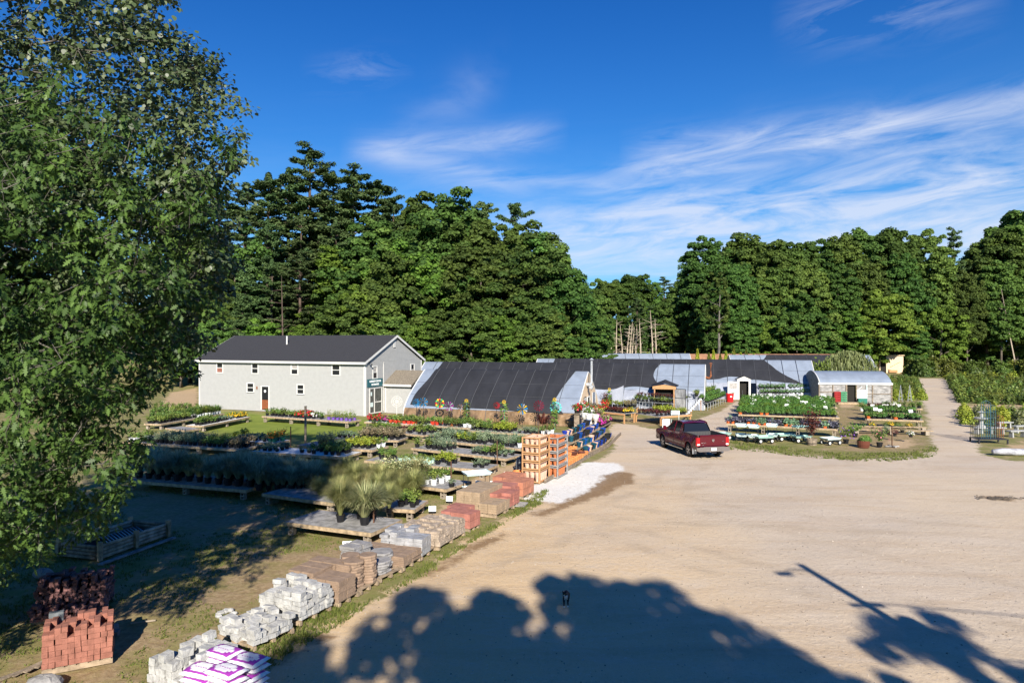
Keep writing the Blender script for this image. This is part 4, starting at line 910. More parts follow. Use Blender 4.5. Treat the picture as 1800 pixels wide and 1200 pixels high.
for i in range(5): TV['pine', i] = pine_variant('pine', 60+i, 30.0, 5.2, 7.0, LM['pine'], missing=0.28)
for i in range(2): TV['barepine', i] = pine_variant('barepine', 70+i, 30.0, 4.6, 17.0, LM['pine'], missing=0.4)
for i in range(2): TV['hemlock', i] = pine_variant('hemlock', 75+i, 20.0, 4.6, 1.5, LM['bright'] if i else LM['pine'], whorl=0.8, conic=0.75, droop=0.12, missing=0.1, leaf=0.36)
TH = dict(broad=20.0, tall=28.0, bright=16.0, pine=30.0, barepine=30.0, hemlock=20.0)
def put_tree(kind, i, x, y, height, wide, label, cat='tree', group=None, name=None, rz=None):
    nm = name or dict(broad='broadleaf_tree', tall='broadleaf_tree', bright='broadleaf_tree', pine='pine_tree', barepine='pine_tree', hemlock='hemlock_tree')[kind]
    z = float(hill(np.array([x]), np.array([y]))[0])
    s = (height-z)/TH[kind]
    t_ = thing(nm, label, cat, (x, y, z-0.1), R.uniform(0, 6.28) if rz is None else rz, group, (s*wide, s*wide, s))
    tr, cr = TV[kind, i]
    link('trunk', tr, t_); link('crown', cr, t_); return t_
def top_at(px, py, Y): return P3(px, py, Y)
def row(items, Y, what, where, group, jit=3.0):
    n = len(items)
    for k, it in enumerate(items):
        px, py, kind = it[:3]; wide = it[3] if len(it) > 3 else 1.0
        yy = Y+R.uniform(-jit, jit); x, _, z = P3(px, py, yy)
        nv = len([1 for q in TV if q[0] == kind])
        pre = {'broad': 'dark broadleaf tree', 'tall': 'tall dark broadleaf tree', 'bright': 'bright green broadleaf tree', 'pine': 'tall layered white pine', 'barepine': 'bare-trunked pine with tufted top', 'hemlock': 'feathery hemlock'}[kind]
        extra = it[4] if len(it) > 4 else ''
        put_tree(kind, (k*2+k//3) % nv, x, yy, z, wide, '%s%s, %s from left, %s' % (pre, ' '+extra if extra else '', ORD[k], where), group=group)
row([(330, 345, 'pine', 1.3), (385, 350, 'pine', 1.3), (432, 322, 'pine', 1.35), (472, 305, 'pine', 1.3), (508, 296, 'pine', 1.3), (545, 262, 'pine', 1.2), (585, 302, 'pine', 1.4), (622, 300, 'pine', 1.4), (664, 318, 'pine', 1.2), (692, 350, 'pine', 1.1), (735, 352, 'broad', 1.2), (775, 352, 'broad', 1.1), (812, 376, 'broad', 1.0), (851, 358, 'barepine', 0.85), (905, 360, 'barepine', 0.9)],
    122, 'pine', 'back row on wooded hill', 'pines along the top of the wooded hill', 4)
row([(340, 400, 'broad'), (410, 395, 'broad'), (470, 385, 'pine'), (530, 372, 'pine', 1.1), (590, 385, 'pine', 1.1), (645, 392, 'broad', 1.1), (700, 385, 'broad', 1.15), (755, 390, 'broad', 1.15), (805, 398, 'broad', 1.1), (860, 395, 'broad', 1.2), (910, 398, 'broad', 1.15), (955, 408, 'broad', 1.15), (985, 432, 'broad', 0.85)],
    112, 'tree', 'middle row on wooded hill', 'trees halfway up the wooded hill', 3)
row([(335, 470, 'broad'), (385, 455, 'broad', 1.1), (432, 470, 'hemlock', 1.2), (478, 455, 'pine', 1.3), (528, 440, 'pine', 1.4), (580, 440, 'hemlock', 1.2), (628, 478, 'broad', 1.1), (680, 452, 'broad', 1.2), (738, 428, 'bright', 1.25), (790, 450, 'broad', 1.2), (845, 436, 'broad', 1.25), (900, 445, 'broad', 1.2), (945, 452, 'broad', 1.1), (990, 470, 'broad', 1.15), (1022, 492, 'broad', 0.9)],
    104, 'tree', 'front row behind house', 'trees in the row behind the house', 3)
row([(320, 560, 'broad', 1.4), (372, 540, 'broad', 1.3), (425, 520, 'hemlock', 1.3), (455, 560, 'bright', 1.3), (545, 565, 'bright', 1.2), (600, 530, 'broad', 1.5), (640, 505, 'bright', 1.1), (690, 545, 'broad', 1.5), (735, 560, 'bright', 1.3), (780, 545, 'broad', 1.5), (830, 540, 'broad', 1.5), (880, 550, 'bright', 1.3), (925, 540, 'broad', 1.5), (970, 548, 'broad', 1.5), (1012, 545, 'broad', 1.3), (1040, 575, 'broad', 1.3)],
    97, 'tree', 'low row close behind roofs', 'low trees close behind the roofs', 1.5)
row([(1015, 498, 'broad'), (1050, 500, 'tall'), (1078, 494, 'tall'), (1106, 484, 'tall', 1.2), (1140, 494, 'tall'), (1168, 490, 'pine', 1.2), (1195, 488, 'tall', 1.1), (1225, 494, 'tall'), (1255, 480, 'tall')],
    205, 'tree', 'distant gap between the woods', 'far trees in the gap between the woods', 4)
row([(1035, 540, 'broad'), (1060, 545, 'broad', 0.9), (1120, 522, 'pine'), (1150, 535, 'barepine', 1.1), (1180, 525, 'broad'), (1215, 515, 'broad')],
    170, 'tree', 'nearer row of gap between woods', 'nearer trees in the gap between the woods', 3)
row([(1243, 418, 'tall', 1.1), (1290, 416, 'tall', 1.15), (1338, 428, 'tall', 1.1), (1385, 426, 'tall', 1.1), (1435, 424, 'tall', 1.1), (1482, 420, 'tall', 1.1), (1527, 404, 'tall', 1.0), (1572, 405, 'tall', 1.1), (1618, 410, 'tall', 1.05), (1676, 404, 'pine', 0.75, 'with a pointed tip'), (1735, 410, 'tall', 1.1), (1790, 372, 'tall', 1.2), (1845, 350, 'tall', 1.3)],
    163, 'tree', 'back row of right woods', 'tall trees of the right-hand woods', 3)
row([(1245, 500, 'broad', 0.9), (1300, 465, 'tall', 1.1), (1360, 470, 'tall', 1.1), (1420, 460, 'tall', 1.1), (1475, 470, 'tall', 1.1), (1530, 455, 'tall', 1.1), (1585, 450, 'tall', 1.0), (1645, 470, 'broad', 0.9), (1700, 478, 'tall', 0.9), (1760, 460, 'tall', 1.1), (1820, 450, 'tall', 1.1)],
    155, 'tree', 'middle row of right woods', 'middle trees of the right-hand woods', 2.5)
row([(1310, 545, 'broad', 1.3), (1350, 560, 'bright', 1.3), (1400, 520, 'broad', 1.3), (1445, 545, 'broad', 1.4), (1500, 540, 'bright', 1.3), (1550, 510, 'bright', 1.2), (1600, 555, 'broad', 1.3), (1650, 530, 'bright', 1.1)],
    150, 'tree', 'low front row of right woods', 'low trees at the edge of the right-hand woods', 2)
# deep dark thicket closing the view under the far crowns
def thicket(name, label, n, x0, x1, y0, y1, z1, leaf):
    C = np.stack([NR.uniform(x0, x1, n), NR.uniform(y0, y1, n), NR.uniform(0, 1, n)**1.2*z1], 1); C[:, 2] *= 0.75+0.25*np.sin(C[:, 0]*.35+np.sin(C[:, 0]*.13)*3)
    C[:, 2] += hill(C[:, 0], C[:, 1])
    tag(link(name, leaf_mesh(name, C, sph(n)+np.array([0, -.4, .3]), sph(n), NR.uniform(.5, 1.1, n)*leaf, QUAD, NR.uniform(0, .6, n), LM['broad'])), label, 'undergrowth', None, 'stuff')
thicket('undergrowth', 'dark undergrowth closing the view behind the right-hand woods', 60000, 30, 190, 172, 186, 12, 1.1)
thicket('undergrowth', 'dark undergrowth behind the far gap between the woods', 26000, 8, 70, 214, 226, 15, 1.2)
thicket('undergrowth', 'dark undergrowth behind the wooded hill at left', 40000, -95, 20, 134, 146, 12, 1.0)
# bare tall trunk standing before the right woods, and the bleached dead trunks in the gap
x, y, z = P3(1262, 640, 140)
tv = broad_variant('lone', 90, 24.0, 3.2, 8.0, 60, 150, 0.44, LM['broad'], bark='bark_grey', trunk_r=0.42); TV['lone', 0] = tv; TH['lone'] = 24.0
put_tree('lone', 0, x, 140, 21, 1.0, 'tree with a straight pale bare trunk at the left end of the right woods', name='broadleaf_tree')
def dead_mesh(seed, Ht, r=0.2, bk='bark_dead'):
    rr = random.Random(seed); mb = MB(); jx = rr.uniform(-.8, .8); mb.tube([(0, 0, 0), (jx*0.3, 0, Ht*.5), (jx, rr.uniform(-.3, .3), Ht)], [r, r*.7, r*.2], 6)
    for k in range(16):
        zz = Ht*rr.uniform(0.3, 0.95); a = rr.uniform(0, 6.28); l_ = rr.uniform(0.8, 2.4); mb.tube([(jx*zz/Ht*0.7, 0, zz), (cos(a)*l_, sin(a)*l_, zz+rr.uniform(-.3, .9))], [r*0.28, 0.02], 4, cap=False)
    me = bpy.data.meshes.new('dead_trunk'); me.from_pydata(mb.v, [], mb.f); me.materials.append(MT[bk]); me.update(); return me
for k, (px, ty, h_) in enumerate([(1076, 575, 9), (1083, 562, 11), (1095, 572, 9), (1101, 570, 10), (1106, 566, 10), (1110, 575, 9), (1117, 570, 10), (1127, 560, 11), (1148, 545, 12), (1154, 560, 11)]):
    x, y, z = P3(px, ty, 148+R.uniform(-2, 2)); o = link('dead_tree', dead_mesh(100+k, z)); o.location = (x, y, 0)
    tag(o, 'bleached bare dead tree trunk, %s from the left in the gap between the woods' % ORD[k], 'dead tree', 'bleached dead trees in the gap')
x, y, z = P3(498, 478, 92); o = link('dead_tree', dead_mesh(131, z-1, 0.15, 'bark_pine')); o.location = (x, y, 0.5); tag(o, 'reddish dead pine trunk with bare twigs rising behind the house roof', 'dead tree')
x, y, z = P3(1768, 505, 150); o = link('dead_tree', dead_mesh(141, z, 0.16)); o.location = (x+2.5, y, 0); o.rotation_euler = (0, -0.2, 0); tag(o, 'pale leaning dead trunk before the right end of the woods', 'dead tree')
# small evergreens and shrubs beyond the greenhouses
def bush_mesh(name, seed, rx, rz_, n, leaf, lm, cone=False, shape=QUAD, up=0.3):
    rr = np.random.RandomState(seed); d = sph_(rr, n); d[:, 2] = np.abs(d[:, 2])*1.0-0.15*rr.rand(n); rad = rr.uniform(0.2, 1, n)**0.4
    lump = 1+0.16*np.sin(d[:, 0]*5+seed)+0.16*np.sin(d[:, 1]*6+d[:, 2]*4)
    C = d*rad[:, None]*lump[:, None]*np.array([rx, rx, rz_])
    if cone: f_ = np.clip(1-C[:, 2]/rz_, 0.05, 1); h = rr.uniform(0, 1, n); a = rr.uniform(0, 6.28, n); r_ = (1-h)**0.8*rr.uniform(0.4, 1, n)**.5*rx; C = np.stack([np.cos(a)*r_, np.sin(a)*r_, h*rz_], 1); d = nrm(C*np.array([1, 1, .2]))
    C[:, 2] = np.maximum(C[:, 2], 0.02)
    return leaf_mesh(name, C, d+np.array([0, 0, up])+rr.normal(size=(n, 3))*0.5, sph_(rr, n), rr.uniform(.6, 1.4, n)*leaf, shape, np.clip(rr.uniform(0, 1, n)*0.6+d[:, 2]*0.3, 0, 1), lm)
cone = [bush_mesh('conifer_foliage', 200+i, 0.9, 3.2, 1500, 0.2, LM['yellowgreen' if i == 1 else 'shrub'], cone=True) for i in range(2)]
for k, px in enumerate([1122, 1138, 1158, 1172, 1180, 1190, 1204, 1226, 1246, 1254, 1266, 1276, 1290, 1302, 1312, 1325]):
    x, y, z = P3(px, 612+(k*7) % 12, 122+R.uniform(-1, 1)); o = link('arborvitae', cone[k % 2]); o.location = (x, y, z-3.2); o.location[2] = 0; o.scale = (1, 1, z/3.2)
    tag(o, 'small pointed evergreen shrub, %s from the left beyond the long greenhouses' % ORD[k], 'shrub', 'pointed evergreens beyond the greenhouses')
rnd = [bush_mesh('shrub_foliage', 210+i, 1.9, 3.0, 2600, 0.28, LM['shrub']) for i in range(3)]
for k, (px, ty, s) in enumerate([(1603, 632, 1.0), (1622, 626, 1.1), (1645, 625, 1.2), (1668, 634, 0.9), (1682, 632, 1.0), (1712, 632, 1.1), (1732, 640, .9), (1758, 632, 1.1), (1785, 632, 1.2), (1812, 628, 1.2)]):
    x, y, z = P3(px, ty, 134+R.uniform(-4, 4)); o = link('shrub', rnd[k % 3]); o.location = (x, y, 0); o.scale = (s, s, z/3.0)
    tag(o, 'rounded green shrub, number %s in the row before right woods' % ORD[k], 'shrub', 'rounded shrubs at the foot of the right woods')
rrn = np.random.RandomState(5)
n = 5200; a = rrn.uniform(0, 6.28, n); t_ = rrn.uniform(0, 1, n); cx = rrn.normal(size=n)*1.9; C = np.stack([cx+np.cos(a)*t_*1.3, np.sin(a)*t_*1.3+rrn.normal(size=n)*0.6, 3.6-t_*t_*2.6-rrn.uniform(0, .6, n)-0.08*cx**2], 1); C[:, 2] = np.maximum(C[:, 2], 0.05)
wme = leaf_mesh('willow_foliage', C, np.stack([np.cos(a), np.sin(a), np.full(n, .4)], 1)+rrn.normal(size=(n, 3))*.4, np.stack([np.cos(a)*.4, np.sin(a)*.4, -np.ones(n)], 1), rrn.uniform(.5, 1, n), [(-.09, -.4), (.09, -.4), (0, .6)], rrn.uniform(0, 1, n), LM['willow'])
x, y, z = P3(1490, 620, 104); o = link('weeping_shrub', wme); o.location = (x, y, 0); o.scale = (1.0, 1.1, z/3.6); tag(o, 'pale weeping willow-like shrub behind the sales greenhouse', 'shrub')
pb = bush_mesh('shrub_foliage', 231, 1.4, 2.4, 1500, 0.22, LM['shrub']); x, y, z = P3(1443, 628, 92); o = link('shrub', pb); o.location = (x, y, 0); o.scale = (1, 1, z/2.4); tag(o, 'leafy green shrub growing at the right end of the black-shaded greenhouse', 'shrub')
mb = MB()
for k in range(60): mb.ell((R.uniform(-5, 6), R.uniform(-1.5, 1.5), 0.2), (R.uniform(.5, 1.3), R.uniform(.4, .9), R.uniform(.3, .9)), nu=7, nv=5, jit=0.15)
o = mb.build('dirt_mound', MT['ground_soil'], smooth=False); x, y = G(1635, 657)[:2]; o.location = (x, y+1, -0.15); tag(o, 'heaps of reddish brown soil at the end of the dirt track', 'dirt mound')
# ---------------------------------------------------------------- the two big trees at the left
XB_y = [-3000, -600, 0, 60, 100, 160, 200, 280, 350, 440, 480, 560, 600, 630, 660, 720, 800, 850, 870, 905, 940, 980, 1010, 1100]
XB_x = [540, 440, 290, 335, 392, 425, 400, 428, 412, 392, 415, 378, 366, 350, 318, 285, 250, 212, 215, 220, 140, 60, 10, -60]
def near_crown(seed, ctr, rad, n, rcl, zmin, margin=0, ymax=None, pmin=-1e9, dens=None):
    rr = np.random.RandomState(seed); out_ = []
    while len(out_) < n:
        d = rr.uniform(-1, 1, 3)
        if (np.abs(d)**2.6).sum() > 1: continue
        p = np.array(ctr)+d*np.array(rad)
        if p[2] < zmin or p[1] < 6.5: continue
        gs = p[1]+p[2]/0.5317      # where the shadow of this spray falls
        if (gs < 17.2 and (p[0]-SUN_A*(gs-p[1]) > -10.7 or gs < 14.5)) or gs > 50 or (gs > 41 and rr.rand() < .45): continue
        if 900+1200*(p[0]-SUN_A*(gs-p[1]))/gs > np.interp(gs, [17, 19, 22, 26, 30, 33, 36, 50], [330, 400, 505, 565, 580, 625, 655, 655])+rr.normal()*15: continue
        px = 900+1200*p[0]/p[1]; py = 600+1200*(H-p[2])/p[1]
        if px > np.interp(py, XB_y, XB_x)-(max(0, 14.5-p[1])*30 if py < 610 else 0)-rcl*1200/p[1]*0.35: continue
        out_.append(p)
    return np.array(out_)
OAK = [(0, -.55), (.05, -.35), (.24, -.30), (.10, -.16), (.36, -.02), (.13, .06), (.34, .28), (.10, .26), (.14, .48), (0, .62), (-.13, .47), (-.10, .27), (-.33, .30), (-.12, .06), (-.37, -.01), (-.10, -.17), (-.23, -.31), (-.05, -.36)]
POP = [(0, -.5), (.42, -.25), (.46, .12), (.16, .5), (0, .62), (-.16, .5), (-.46, .12), (-.42, -.25)]
def near_tree(name, label, base, cl, rcl, nleaf, leaf, shape, lm, bark, seed, trunk_top, r0, flat=0.75, droop=0.2, nhub=60):
    rr = np.random.RandomState(seed); root = thing(name, label, 'tree', tuple(base), 0.0); B = np.array(base)
    cl = cl-B
    mb = MB(); ax = [(0, 0, 0), (trunk_top[0]*0.3, trunk_top[1]*0.3, trunk_top[2]*0.35), (trunk_top[0]*0.6, trunk_top[1]*0.7, trunk_top[2]*0.7), tuple(trunk_top)]
    mb.tube(ax, [r0, r0*0.75, r0*0.5, r0*0.12], 12)
    A = np.array(ax); zs = A[:, 2]
    # every spray grows from the nearest wood that is closer to the trunk, so limbs fork on their way out
    P_ = [np.array([np.interp(q, zs, A[:, 0]), np.interp(q, zs, A[:, 1]), q]) for q in np.linspace(1.0, trunk_top[2]*.97, 16)]; par = [-1]*len(P_); nt0 = len(P_)
    dist = [0.0]*len(P_); ax_d = np.hypot(cl[:, 0]-np.interp(cl[:, 2]*.8, zs, A[:, 0]), cl[:, 1]-np.interp(cl[:, 2]*.8, zs, A[:, 1])); ends = []
    for i in np.argsort(ax_d):
        c = cl[i]; Q = np.array(P_); dd = np.sqrt(((Q-c)**2).sum(1)); up_ = np.maximum(0, Q[:, 2]-c[2]); cost = dd*1.0+0.32*np.array(dist)+0.9*up_; cost[:nt0] += 0.25
        k = int(np.argmin(cost)); st = Q[k]; n_ = max(1, int(dd[k]/0.45)); prev = k; bend = rr.normal(size=3)*0.10*dd[k]+np.array([0, 0, -0.05*dd[k]])
        for q in range(1, n_+1):
            f_ = q/n_; pt = st+(c-st)*f_+bend*4*f_*(1-f_)*.5; P_.append(pt); par.append(prev); dist.append(dist[prev]+dd[k]/n_); prev = len(P_)-1
        ends.append((c, P_[par[prev]] if par[prev] >= 0 else st))
    load = np.zeros(len(P_)); kids = {}
    for i in range(len(P_)-1, nt0-1, -1):
        if load[i] == 0: load[i] = 1
        load[par[i]] += load[i]; kids.setdefault(par[i], []).append(i)
    rad_ = lambda v_: min(r0*.34, 0.0065*v_**0.52)
    for i in range(nt0, len(P_)): mb.tube([tuple(P_[par[i]]), tuple(P_[i])], [rad_(load[i])*1.06, rad_(load[i])], 5, cap=False)
    C = []; Nn = []; U = []; V = []
    for c, hp in ends:
        dirn = nrm((c-hp)[None]+1e-6)[0]; base_v = rr.uniform(0, 0.5)
        nt_ = 5; per = int(nleaf/nt_*rr.uniform(0.6, 1.35))
        for q in range(nt_):
            d = nrm((dirn*0.6+rr.normal(size=3)*0.8+np.array([0, 0, 0.1]))[None])[0]; tip = c+d*rcl*rr.uniform(0.6, 1.15)
            mb.tube([tuple(c), tuple(tip)], [0.007, 0.003], 3, cap=False)
            tt = rr.uniform(0.15, 1.05, per)**0.7; off = sph_(rr, per)*rcl*0.30
            pos = c+(tip-c)*tt[:, None]+off*np.array([1, 1, flat])-np.array([0, 0, 1])*leaf*droop
            C.append(pos); Nn.append(nrm(off)*0.7+np.array([0.1, -0.35, 0.7])+rr.normal(size=(per, 3))*0.45); U.append(nrm(off)+np.array([0, -0.1, -0.5])); V.append(np.clip(base_v+rr.uniform(0, .6, per), 0, 1))
    C = np.concatenate(C); Nn = np.concatenate(Nn); U = np.concatenate(U); V = np.concatenate(V); n = len(C)
    me = bpy.data.meshes.new('trunk'); me.from_pydata(mb.v, [], mb.f); me.materials.append(MT[bark]); me.polygons.foreach_set('use_smooth', [True]*len(me.polygons)); me.update(); link('trunk', me, root)
    link('crown', leaf_mesh('crown', C, Nn, U, rr.uniform(.65, 1.25, n)*leaf, shape, V, lm, fold=0.18), root)
    return root
oc = near_crown(1, (-10.3, 12.9, 5.9), (7.2, 4.0, 5.5), 900, 0.5, 0.8)
near_tree('oak_tree', 'near oak with lobed glossy leaves filling the left side of the view', (-12.0, 13.2, 0), oc, 0.52, 125, 0.122, OAK, LM['oak'], 'bark_grey', 3, np.array([1.2, -0.4, 10.5]), 0.30)
pc = near_crown(2, (-11.2, 16.5, 14.3), (8.7, 4.4, 9.5), 1000, 0.6, 6.0)
near_tree('poplar_tree', 'tall poplar with small round leaves reaching out of the top left corner', (-14.2, 16.8, 0), pc, 0.68, 135, 0.095, POP, LM['poplar'], 'bark_grey', 4, np.array([1.5, -0.5, 20.0]), 0.36, droop=0.0)
# trees behind the camera: their shade lies over the near gravel
def back_tree(kind, i, xg, yg, y, wide, label):
    t_ = math.tan(radians(SUN_EL)); L_ = yg-y; put_tree(kind, i, xg+SUN_A*L_, y, L_*t_, wide, label, group='trees standing behind the viewer')
back_tree('broad', 0, -2.2, 18.3, -12, 1.05, 'leafy tree behind the viewer shading the left part of the gravel')
back_tree('broad', 3, 1.2, 18.8, -14, 0.95, 'leafy tree behind the viewer shading the gravel near the cat')
back_tree('broad', 5, 3.8, 17.2, -16, 0.85, 'leafy tree farther behind the viewer')
back_tree('broad', 1, 8.3, 17.0, -9, 0.55, 'smaller leafy tree behind the viewer shading the right gravel')
back_tree('broad', 2, 11.8, 14.9, -14, 1.0, 'leafy tree behind the viewer at right')
back_tree('broad', 4, 5.2, 15.2, -9, 0.85, 'bushy tree close behind the viewer')
back_tree('bright', 0, 0.6, 16.0, -7, 0.9, 'bushy low tree close behind the viewer')
TV['high', 0] = broad_variant('high_crown', 95, 24.0, 4.2, 15.5, 130, 170, 0.4, LM['broad']); TH['high'] = 24.0  # unseen trees added for their shade, crown kept high to darken oak and yard
for xg_, lab_ in ((-16.0, 'added unseen high-crowned tree behind the viewer shading the oak and the yard under it'), (-22.0, 'added unseen high-crowned tree farther left behind the viewer')):
    L_ = 32+12; put_tree('high', 0, xg_+SUN_A*L_, -12, L_*math.tan(radians(SUN_EL)), .95, lab_, group='trees standing behind the viewer', name='broadleaf_tree')
# utility pole beside the camera; its long shadow lies on the gravel
up = thing('utility_pole', 'wooden utility pole with street lamp arm standing just right of the viewer', 'utility pole', (10.8, 2.9, 0), 0.0)
mb = MB(); mb.tube([(0, 0, 0), (0, 0, 9.6)], [0.17, 0.12], 10); mb.build('pole', MT['bark_grey'], up, smooth=True)
mb = MB(); mb.tube([(0, 0, 9.3), (-0.4, -0.3, 9.55), (-0.75, -0.5, 9.5)], 0.03, 6); mb.ell((-0.85, -0.55, 9.46), (0.28, 0.13, 0.09), nu=10, nv=6); mb.build('lamp_arm', MT['galv'], up)
mb = MB(); mb.lathe([(0.22, 0), (0.24, 0.1), (0.24, 0.75), (0.1, 0.85)], 12, (0.38, -0.1, 6.7)); mb.build('transformer', MT['galv'], up)
mb = MB(); mb.box((0, -0.05, 7.9), (0.9, 0.1, 0.1)); mb.build('crossarm', MT['wood_old'], up)
for zz in (8.0, 6.4):
    mb = MB(); mb.tube([(0, 0, zz), (6, -0.6, zz-0.5), (14, -1.4, zz-0.6), (26, -2.5, zz)], 0.022, 4); mb.build('wire', MT['rubber'], up)
# ================================================================ PLANTS IN POTS
def foliage(name, seed, kind, r, h, n, leaf, lm, z0=0.0, dots=None, ndots=0, dsz=0.05):
    """a plant body; dots = petals sprinkled on the outside"""
    rr = np.random.RandomState(seed)
    if kind == 'dome':
        d = sph_(rr, n); d[:, 2] = np.abs(d[:, 2]); rad = rr.uniform(.45, 1, n)**.5
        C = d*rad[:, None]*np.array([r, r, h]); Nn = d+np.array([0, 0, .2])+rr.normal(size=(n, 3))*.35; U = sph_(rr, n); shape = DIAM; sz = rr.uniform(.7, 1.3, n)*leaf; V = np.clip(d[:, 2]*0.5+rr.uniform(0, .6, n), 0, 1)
    elif kind == 'loose':
        ns = max(5, int(n/12)); t_ = rr.uniform(.25, 1, n); st = rr.randint(0, ns, n); a = rr.uniform(0, 6.28, ns); le = rr.uniform(.35, 1, ns); hh = rr.uniform(.55, 1.1, ns)
        C = np.stack([np.cos(a[st])*le[st]*r*t_, np.sin(a[st])*le[st]*r*t_, h*hh[st]*t_**0.8], 1)+rr.normal(size=(n, 3))*leaf*0.7; C[:, 2] = np.maximum(C[:, 2], 0.01)
        Nn = C*np.array([1, 1, .3])+np.array([0, 0, r])+rr.normal(size=(n, 3))*r; U = sph_(rr, n); shape = QUAD; sz = rr.uniform(.6, 1.3, n)*leaf; V = rr.uniform(0, 1, n)
    elif kind == 'grass':
        a = rr.uniform(0, 6.28, n); lean = rr.uniform(0.05, 1, n)**1.3
        C = np.stack([np.cos(a)*r*.12, np.sin(a)*r*.12, np.zeros(n)], 1); U = np.stack([np.cos(a)*lean*r, np.sin(a)*lean*r, np.full(n, h)], 1); Nn = np.cross(U, sph_(rr, n)); V = rr.uniform(0, 1, n)
        sz = rr.uniform(.6, 1.1, n)*h; wd = leaf/h
        # two-part arching blades: lower half straight, tip bends outward
        me = arch_blades(name, C, nrm(U), a, sz, wd*h, V, lm, lean); return me
    elif kind == 'spikes':
        ns = 14; st = rr.randint(0, ns, n); a = rr.uniform(0, 6.28, ns); rr_ = rr.uniform(0, .6, ns)*r; t_ = rr.uniform(0, 1, n)
        C = np.stack([np.cos(a[st])*rr_[st]*(1+.5*t_), np.sin(a[st])*rr_[st]*(1+.5*t_), h*t_*(0.75+.25*np.cos(a[st]*3))], 1)+rr.normal(size=(n, 3))*leaf*.5; C[:, 2] = np.maximum(C[:, 2], .01)
        Nn = sph_(rr, n); U = sph_(rr, n)+np.array([0, 0, .8]); shape = DIAM; sz = rr.uniform(.6, 1.2, n)*leaf; V = t_*.7+rr.uniform(0, .3, n)
    if dots:
        m = ndots; d = sph_(rr, m); d[:, 2] = np.abs(d[:, 2])*.9+.1; d = nrm(d); Cd = d*np.array([r*1.0, r*1.0, h*1.02])*rr.uniform(.85, 1.08, (m, 1))
        C = np.concatenate([C, Cd]); Nn = np.concatenate([Nn, d+rr.normal(size=(m, 3))*.3]); U = np.concatenate([U, sph_(rr, m)]); sz = np.concatenate([sz, rr.uniform(.7, 1.3, m)*dsz]); V = np.concatenate([V, rr.uniform(0, 1, m)])
        return leaf_mesh(name, C+np.array([0, 0, z0]), Nn, U, sz, shape, V, [LM[lm], LM[dots]], np.concatenate([np.zeros(n), np.ones(m)]).astype(int))
    return leaf_mesh(name, C+np.array([0, 0, z0]), Nn, U, sz, shape, V, LM[lm])
def arch_blades(name, C, U, a, ln, wd, V, lm, lean):
    n = len(C); side = np.stack([-np.sin(a), np.cos(a), np.zeros(n)], 1); out_ = np.stack([np.cos(a), np.sin(a), np.zeros(n)], 1)
    p1 = C+U*(ln*0.55)[:, None]; d2 = nrm(U+out_*(0.35+0.9*lean)[:, None]-np.array([0, 0, 1])*(0.5*lean)[:, None]); p2 = p1+d2*(ln*0.28)[:, None]; d3 = nrm(d2+out_*0.3-np.array([0, 0, 1])*(1.1*lean)[:, None]); p3 = p2+d3*(ln*0.22)[:, None]
    w_ = wd/2; P = np.stack([C-side*w_*.6, C+side*w_*.6, p1-side*w_, p1+side*w_, p2-side*w_*.8, p2+side*w_*.8, p3], 1)
    me = bpy.data.meshes.new(name); o = np.arange(n)[:, None]*7
    me.vertices.add(n*7); me.vertices.foreach_set('co', P.reshape(-1).astype(np.float32))
    f = np.concatenate([o+np.array([[0, 1, 3, 2]]), o+np.array([[2, 3, 5, 4]])], 0); tri = o+np.array([[4, 5, 6]])
    li = np.concatenate([f.ravel(), tri.ravel()]); ls = np.concatenate([np.arange(0, 4*len(f), 4), 4*len(f)+np.arange(0, 3*n, 3)])
    me.loops.add(len(li)); me.loops.foreach_set('vertex_index', li.astype(np.int32)); me.polygons.add(len(ls)); me.polygons.foreach_set('loop_start', ls.astype(np.int32))
    at = me.attributes.new('v', 'FLOAT', 'FACE'); at.data.foreach_set('value', np.concatenate([V, V, V]).astype(np.float32)); me.materials.append(LM[lm]); me.update(calc_edges=True); return me
def pot_mesh(name, r, h, m, n=10, lip=True):
    mb = MB(); prof = [(r*.74, 0), (r*.96, h*.88), (r*1.06, h*.88), (r*1.06, h), (r*.92, h), (r*.9, h*.9)] if lip else [(r*.8, 0), (r, h), (r*.9, h), (r*.88, h*.9)]
    mb.lathe(prof, n, cap=False); mb.lathe([(r*.74, 0), (0.001, 0)], n, cap=False); mb.cur = 1; mb.lathe([(r*.9, h*.88), (0.001, h*.92)], n, cap=False)
    me = bpy.data.meshes.new(name); me.from_pydata(mb.v, [], mb.f); me.materials.append(MT[m]); me.materials.append(MT['soil']); me.polygons.foreach_set('material_index', mb.m); me.update(); return me
POTS = {}
def pot(m, r=0.11, h=0.17):
    k = (m, round(r, 3), round(h, 3))
    if k not in POTS: POTS[k] = pot_mesh('pot', r, h, m)
    return POTS[k]
FOL = {}
def fol(key, *a, **k):
    if key not in FOL: FOL[key] = foliage('foliage', *a, **k)
    return FOL[key]
